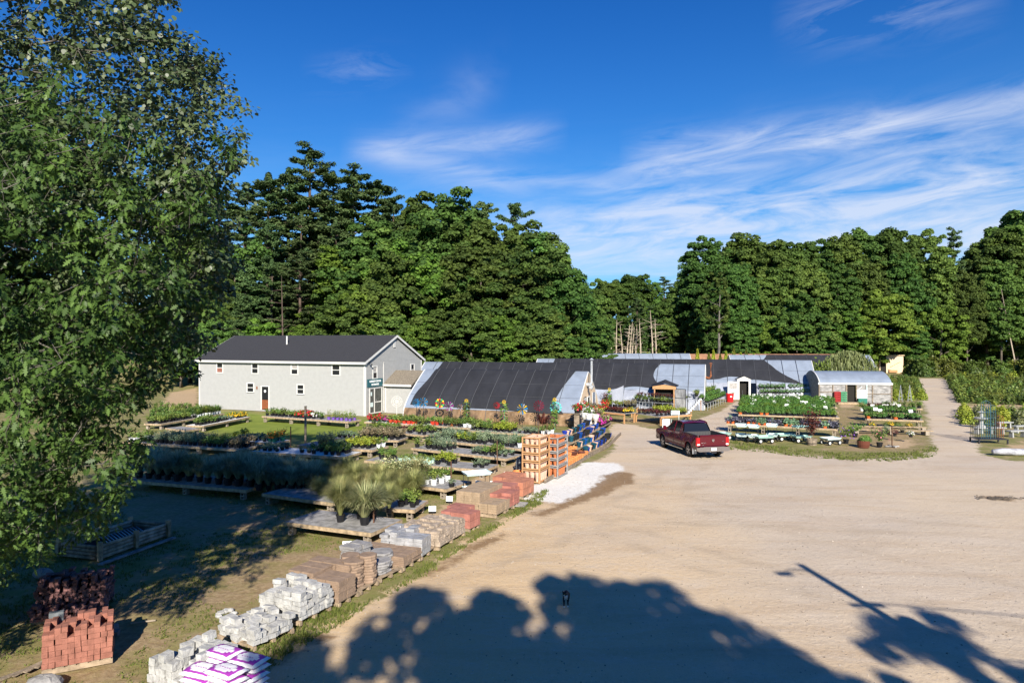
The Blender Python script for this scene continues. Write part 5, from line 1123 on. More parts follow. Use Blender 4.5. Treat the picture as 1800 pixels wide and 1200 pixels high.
# kind -> (category, name, pot mat, pot r,h, list of foliage makers, label words)
KINDS = {}
def kind(k, cat, nm, pm, pr, ph, fk, r, h, n, leaf, lm, words, variants=2, **kw): KINDS[k] = dict(cat=cat, nm=nm, pm=pm, pr=pr, ph=ph, f=[(fk, r, h, n, leaf, lm, kw) for _ in range(variants)], words=words)
kind('mum', 'mum', 'mum_plant', 'pot_black', .13, .16, 'dome', .21, .27, 150, .06, 'mum', 'round green mum')
kind('mumy', 'mum', 'mum_plant', 'pot_black', .13, .16, 'dome', .21, .26, 150, .06, 'mum_yellow', 'round yellow-green mum')
kind('mumr', 'mum', 'mum_plant', 'pot_orange', .13, .16, 'dome', .21, .27, 150, .06, 'mum', 'orange-potted green mum')
kind('cab', 'ornamental cabbage', 'ornamental_cabbage', 'pot_black', .12, .14, 'loose', .20, .17, 110, .10, 'cabbage', 'purple-grey cabbage')
kind('cabo', 'ornamental cabbage', 'ornamental_cabbage', 'pot_orange', .12, .16, 'loose', .20, .17, 110, .10, 'cabbage', 'orange-potted purple-grey cabbage')
kind('cabg', 'ornamental cabbage', 'ornamental_cabbage', 'pot_orange', .12, .14, 'loose', .20, .17, 110, .10, 'cabbage_green', 'pale green cabbage')
kind('herb', 'perennial', 'leafy_perennial', 'pot_black', .10, .15, 'loose', .20, .26, 130, .055, 'herb', 'leafy green perennial', 4)
kind('low', 'sedum', 'low_sedum', 'pot_black', .10, .12, 'loose', .17, .13, 90, .05, 'grey', 'low grey-green sedum', 3)
kind('lav', 'lavender', 'lavender_plant', 'pot_black', .11, .17, 'spikes', .22, .38, 200, .05, 'grey', 'spiky grey-green lavender', 3)
kind('tan', 'heather', 'heather_plant', 'pot_black', .11, .15, 'loose', .24, .30, 150, .05, 'tanfl', 'faded tan-flowered heather', 3)
kind('yel', 'perennial', 'yellow_perennial', 'pot_black', .11, .15, 'loose', .22, .25, 140, .06, 'yellowgreen', 'yellow-leaved perennial', 2)
kind('mint', 'potted herb', 'potted_herb', 'pot_mint', .10, .19, 'loose', .15, .14, 70, .05, 'herb', 'mint-potted small herb', 2)
kind('whitep', 'potted herb', 'potted_herb', 'pot_white', .11, .18, 'loose', .20, .26, 120, .055, 'herb', 'white-potted leafy perennial', 2)
kind('tallw', 'potted plant', 'striped_plant', 'pot_white', .12, .19, 'grass', .35, .55, 130, .02, 'herb', 'white-potted grassy perennial', 2)
kind('redp', 'annual', 'annual_plant', 'pot_red', .12, .17, 'loose', .22, .26, 130, .06, 'herb', 'red-potted leafy annual', 2)
kind('purp', 'annual', 'annual_plant', 'pot_purple', .13, .2, 'spikes', .22, .6, 180, .06, 'herb', 'tall purple-potted annual', 2)
kind('redfl', 'annual', 'annual_plant', 'pot_black', .12, .16, 'loose', .22, .28, 120, .06, 'herb', 'red flowering annual', 2, dots='red', ndots=34, dsz=.09)
kind('whfl', 'annual', 'annual_plant', 'pot_black', .12, .16, 'loose', .22, .26, 120, .06, 'herb', 'white flowering annual', 2, dots='white', ndots=34, dsz=.085)
kind('yefl', 'annual', 'annual_plant', 'pot_black', .12, .16, 'loose', .22, .26, 120, .06, 'herb', 'yellow flowering annual', 2, dots='yellow', ndots=30, dsz=.09)
kind('mafl', 'annual', 'annual_plant', 'pot_black', .13, .18, 'loose', .28, .32, 130, .06, 'herb', 'magenta flowering annual', 2, dots='magenta', ndots=60, dsz=.09)
kind('orfl', 'annual', 'annual_plant', 'pot_green', .16, .22, 'loose', .32, .5, 200, .06, 'herb', 'orange flowering green-potted annual', 2, dots='orange', ndots=36, dsz=.07)
kind('wine', 'annual', 'annual_plant', 'pot_black', .12, .16, 'loose', .22, .26, 150, .06, 'wine', 'wine-red leaved annual', 2)
kind('greengrass', 'potted plant', 'plume_plant', 'pot_black', .15, .24, 'grass', .5, .9, 360, .019, 'grassgreen', 'tall blue-green plume plant', 3)
kind('goldgrass', 'potted plant', 'plume_plant', 'pot_black', .16, .26, 'grass', .45, 1.25, 1100, .010, 'grass', 'tall golden plume plant', 3)
kind('varigrass', 'potted plant', 'plume_plant', 'pot_black', .16, .26, 'grass', .8, 1.1, 380, .022, 'variegated', 'arching cream-striped plume plant', 2)
kind('rose', 'flowering shrub', 'flowering_shrub', 'pot_white', .16, .26, 'loose', .42, .65, 260, .075, 'cream', 'cream-flowered shrub', 2)
kind('pinkfl', 'annual', 'annual_plant', 'pot_black', .13, .17, 'loose', .26, .34, 120, .06, 'herb', 'pink flowering annual', 2, dots='pink', ndots=26, dsz=.09)
KCOUNT = {}
SCK = dict(greengrass=1.2, varigrass=1.05, herb=1.35, low=1.3, lav=1.35, tan=1.45, yel=1.35, whitep=1.3, redp=1.35, redfl=1.25, whfl=1.25, cab=1.15, cabg=1.15, cabo=1.15, tallw=1.2, mum=1.4, mumr=1.3, mumy=1.35)
def plant(k, x, y, z, where, group, big=False, s=1.0, pos=''):
    K = KINDS[k]; KCOUNT[K['cat']] = KCOUNT.get(K['cat'], 0)+1
    vi = R.randrange(len(K['f'])); fk, r, h, n, leaf, lm, kw = K['f'][vi]
    nn = int(n*(1.8 if big else 1)); lf = leaf*(0.75 if big and fk != 'grass' else 1)
    f = fol((k, vi, big), hash_(k)+vi*17, fk, r, h, nn, lf, lm, **kw); p = pot(K['pm'], K['pr'], K['ph'])
    s *= R.uniform(.88, 1.15)*SCK.get(k, 1.0); rz = R.uniform(0, 6.28)
    label = '%s%s %s' % (K['words'], pos, where)
    if big:
        t_ = thing(K['nm'], label, K['cat'], (x, y, z), rz, group, s); link('pot', p, t_); o = link('foliage', f, t_); o.location = (0, 0, K['ph']*.9)
    else:
        key = ('one', k, vi)
        if key not in FOL:
            # far plants: pot and plant in one small mesh
            import bmesh
            me = bpy.data.meshes.new(K['nm']); b_ = bmesh.new(); b_.from_mesh(p); vl = b_.faces.layers.float.get('v') or b_.faces.layers.float.new('v'); np0 = len(b_.verts)
            b_.from_mesh(f); b_.verts.ensure_lookup_table(); b_.faces.ensure_lookup_table()
            for v_ in b_.verts[np0:]: v_.co.z += K['ph']*.9
            nf0 = len(p.polygons)
            for fc_ in b_.faces[nf0:]: fc_.material_index += 2
            b_.to_mesh(me); b_.free()
            for m_ in list(p.materials)+list(f.materials): me.materials.append(m_)
            FOL[key] = me
        t_ = link(K['nm'], FOL[key]); t_.location = (x, y, z); t_.rotation_euler = (0, 0, rz); t_.scale = (s, s, s); tag(t_, label, K['cat'], group)
    return t_
def hash_(s): return sum(ord(c)*(i+3) for i, c in enumerate(s)) % 9973
# ---------------------------------------------------------------- display benches
def bench(label, fl, fr, wid, z=0.45, top='wood_grey', yaw=None, legs='block', edge='wood_edge', flip=False):
    """fl / fr: pixels of the front corners of the top; wid: depth in metres"""
    a = Vector(G(fl[0], fl[1], z)); b_ = Vector(G(fr[0], fr[1], z)); d = b_-a; Lb = d.length; yaw = atan2(d.y, d.x)
    root = thing('display_bench', label, 'display bench', (a.x, a.y, 0), yaw, 'low display benches for potted plants')
    mb = MB(); nb = max(2, int(Lb/1.25)); wq = Lb/nb
    for k in range(nb): mb.box((wq*(k+.5), wid/2, z-0.012+R.uniform(-.003, .003)), (wq-0.02, wid-0.09, 0.024))
    mb.build('top', MT[top], root)
    mb = MB(); mb.box((Lb/2, 0.02, z-0.06), (Lb, 0.045, 0.13)); mb.box((Lb/2, wid-0.02, z-0.06), (Lb, 0.045, 0.13)); mb.box((0.022, wid/2, z-0.062), (0.045, wid-0.09, 0.12)); mb.box((Lb-0.022, wid/2, z-0.062), (0.045, wid-0.09, 0.12))
    k = 1
    for q in range(1, int(Lb/0.8)): mb.box((q*0.8, wid/2, z-0.08), (0.04, wid-0.1, 0.09))
    mb.build('frame', MT[edge], root)
    nl = max(2, int(Lb/2.4)+1)
    for q in range(nl):
        xx = 0.25+(Lb-0.5)*q/(nl-1)
        for yy in (0.16, wid-0.16):
            mb = MB(); block(mb, xx, yy, (z-0.125)); mb.build('leg', MT[legs], root)
    return root, Lb, yaw
def block(mb, x, y, h_):
    """hollow cinder block standing on end: two rails, three cross webs"""
    for sx_ in (-.085, .085): mb.box((x+sx_, y, h_/2), (0.03, 0.19, h_))
    for zz in (0.02, h_/2, h_-0.02): mb.box((x, y, zz), (0.14, 0.19, 0.035))
def fill(bt, spec, where, group, z, big=False, step=.42, x0=.2, margin=.2, wid=1.2, jit=.04):
    """spec: list of (kind, metres, rows, keep) along the bench"""
    root, Lb, yaw = bt; M_ = root.matrix_world if False else local(yaw, root.location.x, root.location.y)
    x = x0; ci = 0
    for k, ln, rows, keep in spec:
        xe = min(Lb-.12, x+ln)
        while x < xe:
            if k is None: x += step; continue
            ci += 1
            for r_ in range(rows):
                if R.random() > keep: continue
                yy = margin+(wid-2*margin)*((r_+.5)/rows if rows > 1 else .35)
                if rows > 3 and r_ == 1 and k != 'mint': continue
                p = M_ @ Vector((x+R.uniform(-jit, jit), yy+R.uniform(-jit, jit), z))
                plant(k, p.x, p.y, p.z, where, group, big, pos=', %s from left, %s row,' % (ORD[min(29, ci-1)], ['front', 'second', 'third', 'back'][min(r_, 3)]))
            x += step*(1.35 if KINDS[k]['f'][0][0] == 'grass' and big else 1)
B = {}
def BN(n, label, fl, fr, wid, z=.45, **k): B[n] = bench(label, fl, fr, wid, z, **k); B[n] += (wid, z)
def FB(n, spec, where, group=None, big=False, step=.42, **k):
    r_, Lb, yaw, wid, z = B[n]; fill((r_, Lb, yaw), spec, where, group or 'plants '+where, z, big, step, wid=wid, **k)
BN(1, 'nearest low platform with tall golden grasses and bare grey boards in front', (498, 917), (652, 937), 1.95)
BN(2, 'short low bench behind the nearest platform with dark potted greens at its right end', (672, 893), (729, 896), 1.6)
BN(3, 'low bench left of the two-tier cart with white trays and cream shrubs', (655, 843), (784, 860), 2.0)
BN(4, 'long grey bench with pale mint pots in the middle', (640, 809), (853, 826), 1.7)
BN(5, 'long grey bench with small black pots behind the mint pot bench', (722, 787), (889, 806), 1.7)
BN(6, 'bench crowded with grey-green spiky plants left of the clay pot crates', (795, 776), (926, 790), 1.8)
BN(7, 'bench of mixed low plants just in front of the nearest greenhouse', (822, 756), (972, 766), 1.7)
BN(8, 'short bench of dark pots right of the bright lawn', (696, 760), (743, 765), 1.8)
BN(9, 'bench with white-flowering plants in the middle of the yard', (742, 771), (838, 781), 1.8)
BN(10, 'bench with yellow and white perennials below the tall wooden post', (522, 782), (654, 791), 1.8)
BN(11, 'white-topped bench with dark green plants in the middle left', (440, 793), (604, 803), 1.9, top='bench_white')
BN(12, 'long shaded bench of grassy perennials left of the white-topped bench', (215, 776), (420, 790), 1.9)
BN(13, 'long shaded bench of blue-green ornamental grasses near the big oak', (220, 843), (432, 861), 2.0)
BN(14, 'shaded bench of dark grasses right of the long blue-green grass bench', (460, 867), (585, 884), 2.0)
BN(15, 'empty grey board platform behind the ornamental grasses', (470, 829), (562, 834), 2.6, z=.25)
BN(16, 'long curved-looking bench along the foot of the white house', (460, 731), (612, 741), 1.6, z=.5)
BN(19, 'small empty-looking bench under the edge of the oak', (290, 752), (324, 756), 1.3)
BN(20, 'bench with orange flowers in green pots on the bright lawn', (389, 772), (478, 779), 1.7, top='bench_white')
BN(21, 'bench of tan-flowered plants behind the yellow perennials bench', (585, 770), (700, 774), 1.7)
BN(22, 'bench with red pots beside the entrance door', (640, 741), (745, 748), 1.6, top='bench_white', z=.5)
BN(23, 'bench of low green plants between the house corner and the nearest greenhouse', (640, 757), (690, 760), 1.8)
BN(24, 'bench of leafy pots along the front left of the nearest greenhouse', (750, 747), (850, 754), 1.6)
FB(1, [(None, .9, 1, 1), ('goldgrass', 1.0, 1, 1), ('varigrass', .9, 1, 1), ('goldgrass', .5, 1, 1)], 'on nearest low platform', big=True, step=.8, margin=.5)
for k, (px, py, s) in enumerate([(598, 900, 1.0), (632, 905, .8), (655, 903, 1.0), (684, 895, .7)]):
    x, y = G(px, py+6, .45); plant(['goldgrass', 'goldgrass', 'varigrass', 'goldgrass'][k], x, y, .45, 'standing %s from left on the nearest bare boards' % ORD[k], 'grasses on the bare boards', True, s)
for r_ in range(4):      # golden grasses massed behind the platform
    for k in range(9):
        px = 562+k*20+R.uniform(-5, 5)+r_*3; py = 883-r_*9+R.uniform(-2, 2)-(6 if px > 700 else 0); x, y = G(px, py, 0.1)
        plant('goldgrass', x, y, 0.02, 'behind the nearest platform', 'golden grasses massed behind the nearest platform', True, R.uniform(.65, .95), ', %s from left, %s row,' % (ORD[k], ORD[r_]))
for r_ in range(3):
    for k in range(8):
        px = 458+k*14+R.uniform(-3, 3); py = 871-r_*9+R.uniform(-2, 2); x, y = G(px, py, 0.1)
        plant('greengrass', x, y, 0.35, 'on shaded bench beside golden ones', 'dark grasses on the shaded bench', True, R.uniform(.7, 1.0), ', %s from left, %s row,' % (ORD[k], ORD[r_]))
FB(2, [(None, .3, 1, 1), ('herb', 3, 3, .8)], 'on short bench behind nearest platform', big=True)
FB(3, [('rose', 1.8, 2, .9), ('whitep', .9, 3, .7), (None, .3, 1, 1), ('low', .8, 2, .9)], 'on bench left of two-tier cart', big=True, step=.42)
FB(4, [('herb', 1.2, 3, .6), (None, .3, 1, 1), ('mint', 1.9, 4, .95), ('yel', .8, 2, .7), (None, 1.0, 1, 1), ('low', 1.1, 2, .9), ('mint', .8, 3, .9)], 'on long mint-pot bench', big=True, step=.36)
FB(5, [('herb', .9, 3, .8), ('lav', .9, 3, .9), (None, 1.0, 1, 1), ('low', 1.1, 3, .8), ('herb', .8, 3, .9), ('low', 1.2, 2, .9), ('pinkfl', .6, 1, .8)], 'on bench behind the mint pots')
FB(6, [('herb', .6, 3, .8), ('lav', 3.6, 4, .92), ('whitep', .9, 2, .9)], 'on bench left of clay-pot crates')
FB(7, [('herb', 1.6, 3, .8), ('yel', 1.3, 3, .9), (None, .3, 1, 1), ('low', 1.6, 3, .8), ('whitep', .6, 2, .9), ('tan', 1.4, 3, .8), ('herb', 1.5, 3, .8)], 'on bench before nearest greenhouse', step=.42)
FB(8, [('wine', .6, 2, .9), ('herb', 3, 4, .9)], 'on short bench right of lawn')
FB(9, [('low', .8, 2, .8), ('lav', 1.4, 3, .9), ('yel', .7, 2, .9), ('herb', 2.4, 4, .85)], 'on middle bench of the yard')
FB(10, [(None, .6, 1, 1), ('lav', .9, 3, .7), ('low', .9, 2, .8), ('yel', 1.5, 3, .95), ('whitep', .7, 3, .9), (None, .5, 1, 1), ('low', .7, 1, .8), ('whitep', .6, 3, .8)], 'on bench below wooden post')
FB(11, [('low', 1.4, 3, .8), (None, 1.0, 1, 1), ('low', .6, 2, .9), ('herb', 2.6, 4, .95), (None, .8, 1, 1)], 'on the white-topped bench')
FB(12, [('whitep', 1.1, 3, .8), ('low', 1.0, 3, .9), ('lav', 3.8, 4, .95), ('herb', 1.7, 4, .9), ('tan', 1.4, 3, .9)], 'on long shaded perennial bench', step=.38)
FB(13, [('greengrass', 2.6, 2, .95), ('varigrass', .8, 1, 1), ('greengrass', 8, 2, .95)], 'on long shaded bench near oak', big=True, step=.42)
FB(16, [('herb', 3.2, 2, .9), ('redfl', 1.6, 3, .7), ('whfl', .8, 2, .8), ('herb', .6, 2, .8), ('purp', 3, 2, .9)], 'on bench along white house', step=.42)
FB(20, [('yel', .9, 2, .8), ('low', 2.0, 3, .85), ('orfl', 1.2, 2, .95)], 'on bench on the lawn', step=.38)
FB(21, [('low', 1.6, 2, .9), ('tan', 3.2, 4, .9), ('yel', .6, 2, .7), ('low', 1.2, 2, .8)], 'on bench behind yellow perennials')
FB(22, [('redfl', 1.0, 2, .9), ('mafl', .5, 1, .8), ('redp', 2.4, 3, .95), ('herb', .8, 3, .9), ('redp', 1.8, 2, .8)], 'on bench beside entrance door', step=.42)
FB(23, [('herb', 3, 4, .95)], 'on bench by house corner')
FB(24, [('redp', .8, 2, .7), ('herb', 1.8, 4, .9), ('whitep', .9, 3, .9), ('wine', .4, 2, .8), ('herb', 2.4, 3, .9)], 'on bench at left of nearest greenhouse', step=.42)
# two benches running away to the house
def bench_xy(label, a, b_, wid, z=.45, **k):
    pa = (900+a[0]/a[1]*1200, 600+(H-z)/a[1]*1200); pb = (900+b_[0]/b_[1]*1200, 600+(H-z)/b_[1]*1200)
    return bench(label, pa, pb, wid, z, **k)
a = G(395, 726, .45); b_ = G(283, 745, .45); bt = bench_xy('bench of white-potted grassy plants running away left of the house', b_, a, 1.5)
fill(bt, [('herb', 4.2, 4, .9), ('tallw', 4.2, 4, .95)], 'on bench left of the house', 'plants on the bench left of the house', .45, step=.38, wid=1.5)
a = G(440, 732, .45); b_ = G(358, 748, .45); bt = bench_xy('half-empty white bench running away before the house door', b_, a, 1.5, top='bench_white')
fill(bt, [('herb', 2.2, 3, .9), ('low', 2.4, 2, .9), ('yefl', 2.5, 3, .8)], 'on half-empty bench before house door', 'plants on the half-empty bench before the door', .45, step=.4, wid=1.5)
for r_ in range(5):    # loose potted perennials on the ground at the left, before the hillside
    for k in range(8):
        x, y = G(266+k*10.5+R.uniform(-2, 2)+r_*2, 737-r_*4.6+R.uniform(-1, 1)); plant('herb', x, y, 0, 'on ground left of the house', 'plants on the ground left of the house', s=1.2, pos=', %s from left, %s row,' % (ORD[k], ORD[r_]))
# ---------------------------------------------------------------- right: mum tables
def row_table(label, fl, fr, wid, z, rows, step, kinds, where, group, top='bench_white'):
    bt = bench(label, fl, fr, wid, z, top='wood_grey', edge='wood_edge'); root, Lb, yaw = bt; M_ = local(yaw, root.location.x, root.location.y); n = int((Lb-.2)/step)
    for r_ in range(rows):
        for c in range(n+1):
            if R.random() > .965: continue
            k = kinds(r_, c, n); p = M_ @ Vector((.12+c*step+R.uniform(-.03, .03), .2+(wid-.4)*r_/max(1, rows-1)+R.uniform(-.03, .03), z)); plant(k, p.x, p.y, p.z, where, group, pos=', %s from left, %s row,' % (ORD[min(29, c)], ['front', 'second', 'third', 'back'][min(r_, 3)]))
mk = lambda r_, c, n: 'mumr' if (r_ == 0 and c in (0, 4, 5)) else ('mumy' if (r_*7+c*3) % 17 == 0 else 'mum')
row_table('front long mum table on cinder blocks right of the pickup', (1298, 728), (1476, 733.5), 2.7, .75, 4, .42, mk, 'on front long mum table', 'mums on the front long table')
row_table('second long mum table right of the pickup', (1302, 719.5), (1474, 724), 2.7, .8, 4, .43, lambda r_, c, n: 'mumy' if (c % 5 < 3 and r_ == 1) else 'mum', 'on second long mum table', 'mums on the second long table')
row_table('third long mum table right of the pickup', (1307, 712), (1472, 715.5), 2.9, .82, 4, .45, lambda r_, c, n: 'mum', 'on third long mum table', 'mums on the third long table')
row_table('back long mum table before the greenhouse with the white door', (1311, 705.5), (1470, 708), 2.6, .84, 3, .47, lambda r_, c, n: 'mum', 'on back long mum table', 'mums on the back long table')
ck = lambda r_, c, n: ('cabo' if r_ == 0 and c < 9 and c % 4 < 2 else 'cabg' if (4 < c < 9 or 10 < c < 14 or (c % 6 == 0 and c < 19)) and (r_ > 0 or c > 5) else 'cab')
row_table('long board table of ornamental cabbages behind the hand carts', (1276, 744), (1473, 754), 1.15, .62, 2, .37, ck, 'on table behind hand carts', 'ornamental cabbages behind the hand carts', )
row_table('short mum table right of the grass gap', (1524, 735.5), (1624, 739), 1.1, .7, 2, .38, mk, 'on short front right-hand mum table', 'mums on the short front table at right')
row_table('second short mum table right of the grass gap', (1520, 724), (1618, 727), 1.0, .75, 2, .40, lambda r_, c, n: 'mum', 'on second short right-hand mum table', 'mums on the second short table at right')
bt = bench('shelf of pink annuals behind the short mum tables', (1525, 716), (1622, 718), 1.0, .75); fill(bt, [('wine', 1.2, 1, .8), ('whfl', 1.0, 2, .7), ('herb', 1.8, 2, .8), ('pinkfl', 5, 2, .9)], 'on shelf behind short mum tables', 'annuals behind the short mum tables', .75, step=.42, wid=1.0)
# price cards on stakes
def card_fn():
    o = thing('price_card', '', 'price card'); mb = MB(); mb.box((0, 0, .30), (.30, .012, .22), rx=-.25); mb.build('card', MT['card'], o); mb = MB(); mb.box((0, .012, .1), (.02, .012, .3)); mb.build('stake', MT['dark_metal'], o); return o
CARD = Proto(card_fn)
for k, (px, py, z) in enumerate([(1325, 692, .8), (1322, 699, .8), (1326, 702, .8), (1323, 709, .8), (1339, 693, .8), (1354, 691, .8), (1349, 697, .8), (1361, 704, .8), (1373, 696, .8), (1386, 703, .8), (1377, 697, .8), (1383, 711, .8), (1393, 691, .8), (1398, 693, .8), (1403, 698, .8), (1410, 705, .8), (1417, 706, .8), (1430, 712, .8), (1446, 692, .8), (1450, 694, .8), (1444, 699, .8), (1452, 706, .8), (1451, 715, .8), (1534, 712, .8), (1539, 718, .8), (1547, 721, .8), (1581, 712, .8), (1601, 722, .8)]):
    x, y = G(px, py+9, z); CARD.put((x, y, z+.05), R.uniform(-.3, .3), 'white price card, %s of those among the mums counted from left' % ORD[k], 'price cards among the mums', 1.15)
for k, (px, py, lab) in enumerate([(610, 963, 'white price card in the grass left of the grey wrapped pallet'), (682, 953, 'white price card between the nearest platform and the grey wrapped pallet'), (760, 898, 'white price card left of the red paver pallet'), (790, 880, 'white price card before the tan block pallet'), (867, 852, 'white price card behind the orange paver pallet'), (891, 835, 'white price card on the sand path left of the clay pot crates'), (740, 862, 'white price card tilted at the back of the short bench'), (841, 851, 'white price card by the wheel of the two-tier cart')]):
    x, y = G(px, py+6); CARD.put((x, y, -.05), R.uniform(-.3, .3), lab, 'price cards by the pallets', .95)
# ================================================================ PICKUP
def pickup():
    t_ = thing('pickup_truck', 'dark red four-door pickup truck parked on the gravel, tailgate towards the viewer', 'pickup truck')
    defm('car_paint', (0.082, 0.003, 0.009), rough=0.25, spec=0.35, coat=0.8); defm('car_dust', (0.12, 0.05, 0.045), rough=0.5, spec=0.3, var=0.3)
    defm('chrome', (0.62, 0.62, 0.64), rough=0.12, metal=1.0); defm('tail_light', (0.55, 0.005, 0.01), rough=0.1, spec=0.6, coat=0.5); defm('bed_liner', (0.06, 0.06, 0.062), rough=0.7); defm('wheel_alloy', (0.45, 0.44, 0.42), rough=0.3, metal=0.7)
    W = 1.0                      # half width; x forward from the rear bumper, z up
    def arch(cx, r, n=9, a0=pi, a1=0): return [(cx+r*cos(a0+(a1-a0)*i/n), 0.42+r*sin(a0+(a1-a0)*i/n)) for i in range(n+1)]
    rw, fw = 1.22, 4.80
    bottom = [(0.12, 0.62)]+[(rw-0.50, 0.55)]+arch(rw, 0.50)+[(rw+0.50, 0.48), (fw-0.50, 0.48)]+arch(fw, 0.50)+[(fw+0.50, 0.55), (5.72, 0.60)]
    top = [(5.78, 0.95), (5.70, 1.12), (4.45, 1.24), (4.30, 1.27), (2.05, 1.32), (2.0, 1.38), (0.12, 1.38)]
    out_ = bottom+top
    mb = MB()
    for s in (-1, 1):
        n = len(out_)
        # slightly barrelled sides: outer skin at W, lower edge tucked in
        vs = [(x, s*(W-0.03 if z < 0.7 else W-0.0 if z < 1.15 else W-0.045), z) for x, z in out_]; vi = [(x, s*(W-0.10), z) for x, z in out_]
        mb.add(vs+vi, [tuple(range(n)) if s > 0 else tuple(range(n-1, -1, -1)), tuple(range(2*n-1, n-1, -1)) if s > 0 else tuple(range(n, 2*n))]+[(i, (i+1) % n, n+(i+1) % n, n+i) for i in range(n)])
    hood = [(5.80, 0.95), (5.72, 1.13), (5.3, 1.20), (4.42, 1.27)]
    for i in range(len(hood)-1):
        (x0, z0), (x1, z1) = hood[i], hood[i+1]
        mb.add([(x0, -W+.03, z0), (x0, -.45, z0+.035), (x0, .45, z0+.035), (x0, W-.03, z0), (x1, -W+.03, z1), (x1, -.45, z1+.035), (x1, .45, z1+.035), (x1, W-.03, z1)], [(0, 1, 5, 4), (1, 2, 6, 5), (2, 3, 7, 6)])
    mb.box((5.73, 0, 0.78), (0.1, 1.9, 0.34)); mb.box((3.1, 0, 0.50), (5.0, 1.5, 0.12)); mb.box((2.02, 0, 0.98), (0.06, 1.84, 0.75))
    mb.build('body', MT['car_paint'], t_, fixn=True)
    mb = MB()                    # dusty sills and arch lips
    for s in (-1, 1):
        mb.box(((rw+fw)/2, s*(W-.012), 0.53), (2.5, 0.035, 0.10))
        for cx in (rw, fw):
            A = arch(cx, 0.50, 12, pi, 0); Bq = arch(cx, 0.545, 12, pi, 0)
            vs = [(x, s*(W+.012), z) for x, z in A]+[(x, s*(W+.004), z) for x, z in Bq]; mb.add(vs, [(i, i+1, 14+i, 13+i) for i in range(12)])
    mb.build('fender_lip', MT['car_dust'], t_, fixn=False)
    # cab
    cab0 = [(4.42, 1.24), (4.30, 1.27), (3.55, 1.84), (3.2, 1.92), (2.45, 1.90), (2.28, 1.82), (2.05, 1.33)]
    mb = MB(); wb, wt = W-.05, 0.74
    def cw(z): return wb+(wt-wb)*(z-1.25)/(1.92-1.25)
    pill = [(4.42, 1.24), (3.50, 1.86), (3.1, 1.93), (2.5, 1.91), (2.26, 1.84), (2.03, 1.32)]
    n = len(pill)
    roof = [(x, s*cw(z), z) for s in (-1, 1) for x, z in pill[1:5]]
    mb.add([(3.50, -cw(1.86), 1.86), (3.1, -cw(1.93), 1.92), (2.5, -cw(1.91), 1.905), (2.26, -cw(1.84), 1.84), (3.50, cw(1.86), 1.86), (3.1, cw(1.93), 1.92), (2.5, cw(1.91), 1.905), (2.26, cw(1.84), 1.84),
            (3.50, 0, 1.89), (3.1, 0, 1.955), (2.5, 0, 1.945), (2.26, 0, 1.87)], [(0, 1, 9, 8), (1, 2, 10, 9), (2, 3, 11, 10), (8, 9, 5, 4), (9, 10, 6, 5), (10, 11, 7, 6)])
    for s in (-1, 1):
        for a, b_, r_ in (((4.42, 1.24), (3.50, 1.86), .035), ((3.50, 1.86), (3.1, 1.925), .04), ((3.1, 1.925), (2.5, 1.905), .04), ((2.5, 1.905), (2.26, 1.84), .045), ((3.18, 1.27), (3.18, 1.9), .035)):
            mb.bar((a[0], s*cw(a[1]), a[1]), (b_[0], s*cw(b_[1]), b_[1]), r_, n=6)
        mb.add([(2.50, s*cw(1.28), 1.28), (2.03, s*cw(1.30), 1.30), (2.24, s*cw(1.86), 1.86), (2.44, s*cw(1.9), 1.90)], [(0, 1, 2, 3)])
    mb.box((3.2, 0, 1.25), (2.3, 1.88, 0.05)); mb.build('cab', MT['car_paint'], t_)
    mb = MB(); mb.add([(4.38, -.86, 1.27), (4.38, .86, 1.27), (3.50, .76, 1.85), (3.50, -.76, 1.85)], [(0, 1, 2, 3)]); mb.build('windscreen', MT['glass'], t_, fixn=False)
    mb = MB(); mb.add([(2.045, -.84, 1.36), (2.045, .84, 1.36), (2.245, .71, 1.82), (2.245, -.71, 1.82)], [(3, 2, 1, 0)]); mb.build('rear_window', MT['glass'], t_, fixn=False)
    for s in (-1, 1):
        for q in ([(4.30, 1.29), (3.22, 1.29), (3.22, 1.86), (3.50, 1.83)], [(3.14, 1.29), (2.48, 1.30), (2.48, 1.86), (3.14, 1.87)]):
            mb = MB(); mb.add([(x, s*(cw(z)-.008), z) for x, z in q], [(0, 1, 2, 3)]); mb.build('side_window', MT['glass'], t_, fixn=False)
        # door seams
        mb = MB()
        for x in (4.12, 3.18, 2.12): mb.box((x, s*(W+.002), 0.92), (0.018, 0.01, 0.72))
        mb.build('door_seam', MT['rubber'], t_)
        for x in (3.36, 2.32): mb = MB(); mb.box((x, s*(W+.02), 1.10), (0.2, 0.035, 0.04)); mb.build('door_handle', MT['chrome'], t_)
        mb = MB(); mb.bar((4.12, s*(W-.05), 1.30), (4.10, s*(W+.08), 1.36), .025); mb.box((4.08, s*(W+.17), 1.38), (0.12, 0.2, 0.26), tap=.8); mb.build('mirror', MT['car_paint'], t_)
        mb = MB(); mb.tube([(1.8, s*(W+.02), 0.38), (4.2, s*(W+.02), 0.38)], [.055, .055], 8); mb.build('running_board', MT['chrome'], t_)
        mb = MB(); mb.box((0.17, s*(W-.10), 1.02), (0.16, 0.24, 0.46)); mb.build('tail_light', MT['tail_light'], t_)
        mb = MB(); mb.box((0.095, s*(W-.10), 0.86), (0.02, 0.16, 0.08)); mb.build('reversing_light', MT['card'], t_)
        mb = MB(); mb.box((5.72, s*(W-.2), 0.95), (0.12, 0.34, 0.2)); mb.build('headlight', MT['chrome'], t_)
        mb = MB(); mb.box((rw-.56, s*(W-.14), 0.42), (0.02, 0.26, 0.34)); mb.build('mud_flap', MT['galv'], t_)
    # bed
    mb = MB(); mb.box((1.08, 0, 0.86), (1.9, 1.7, 0.04)); 
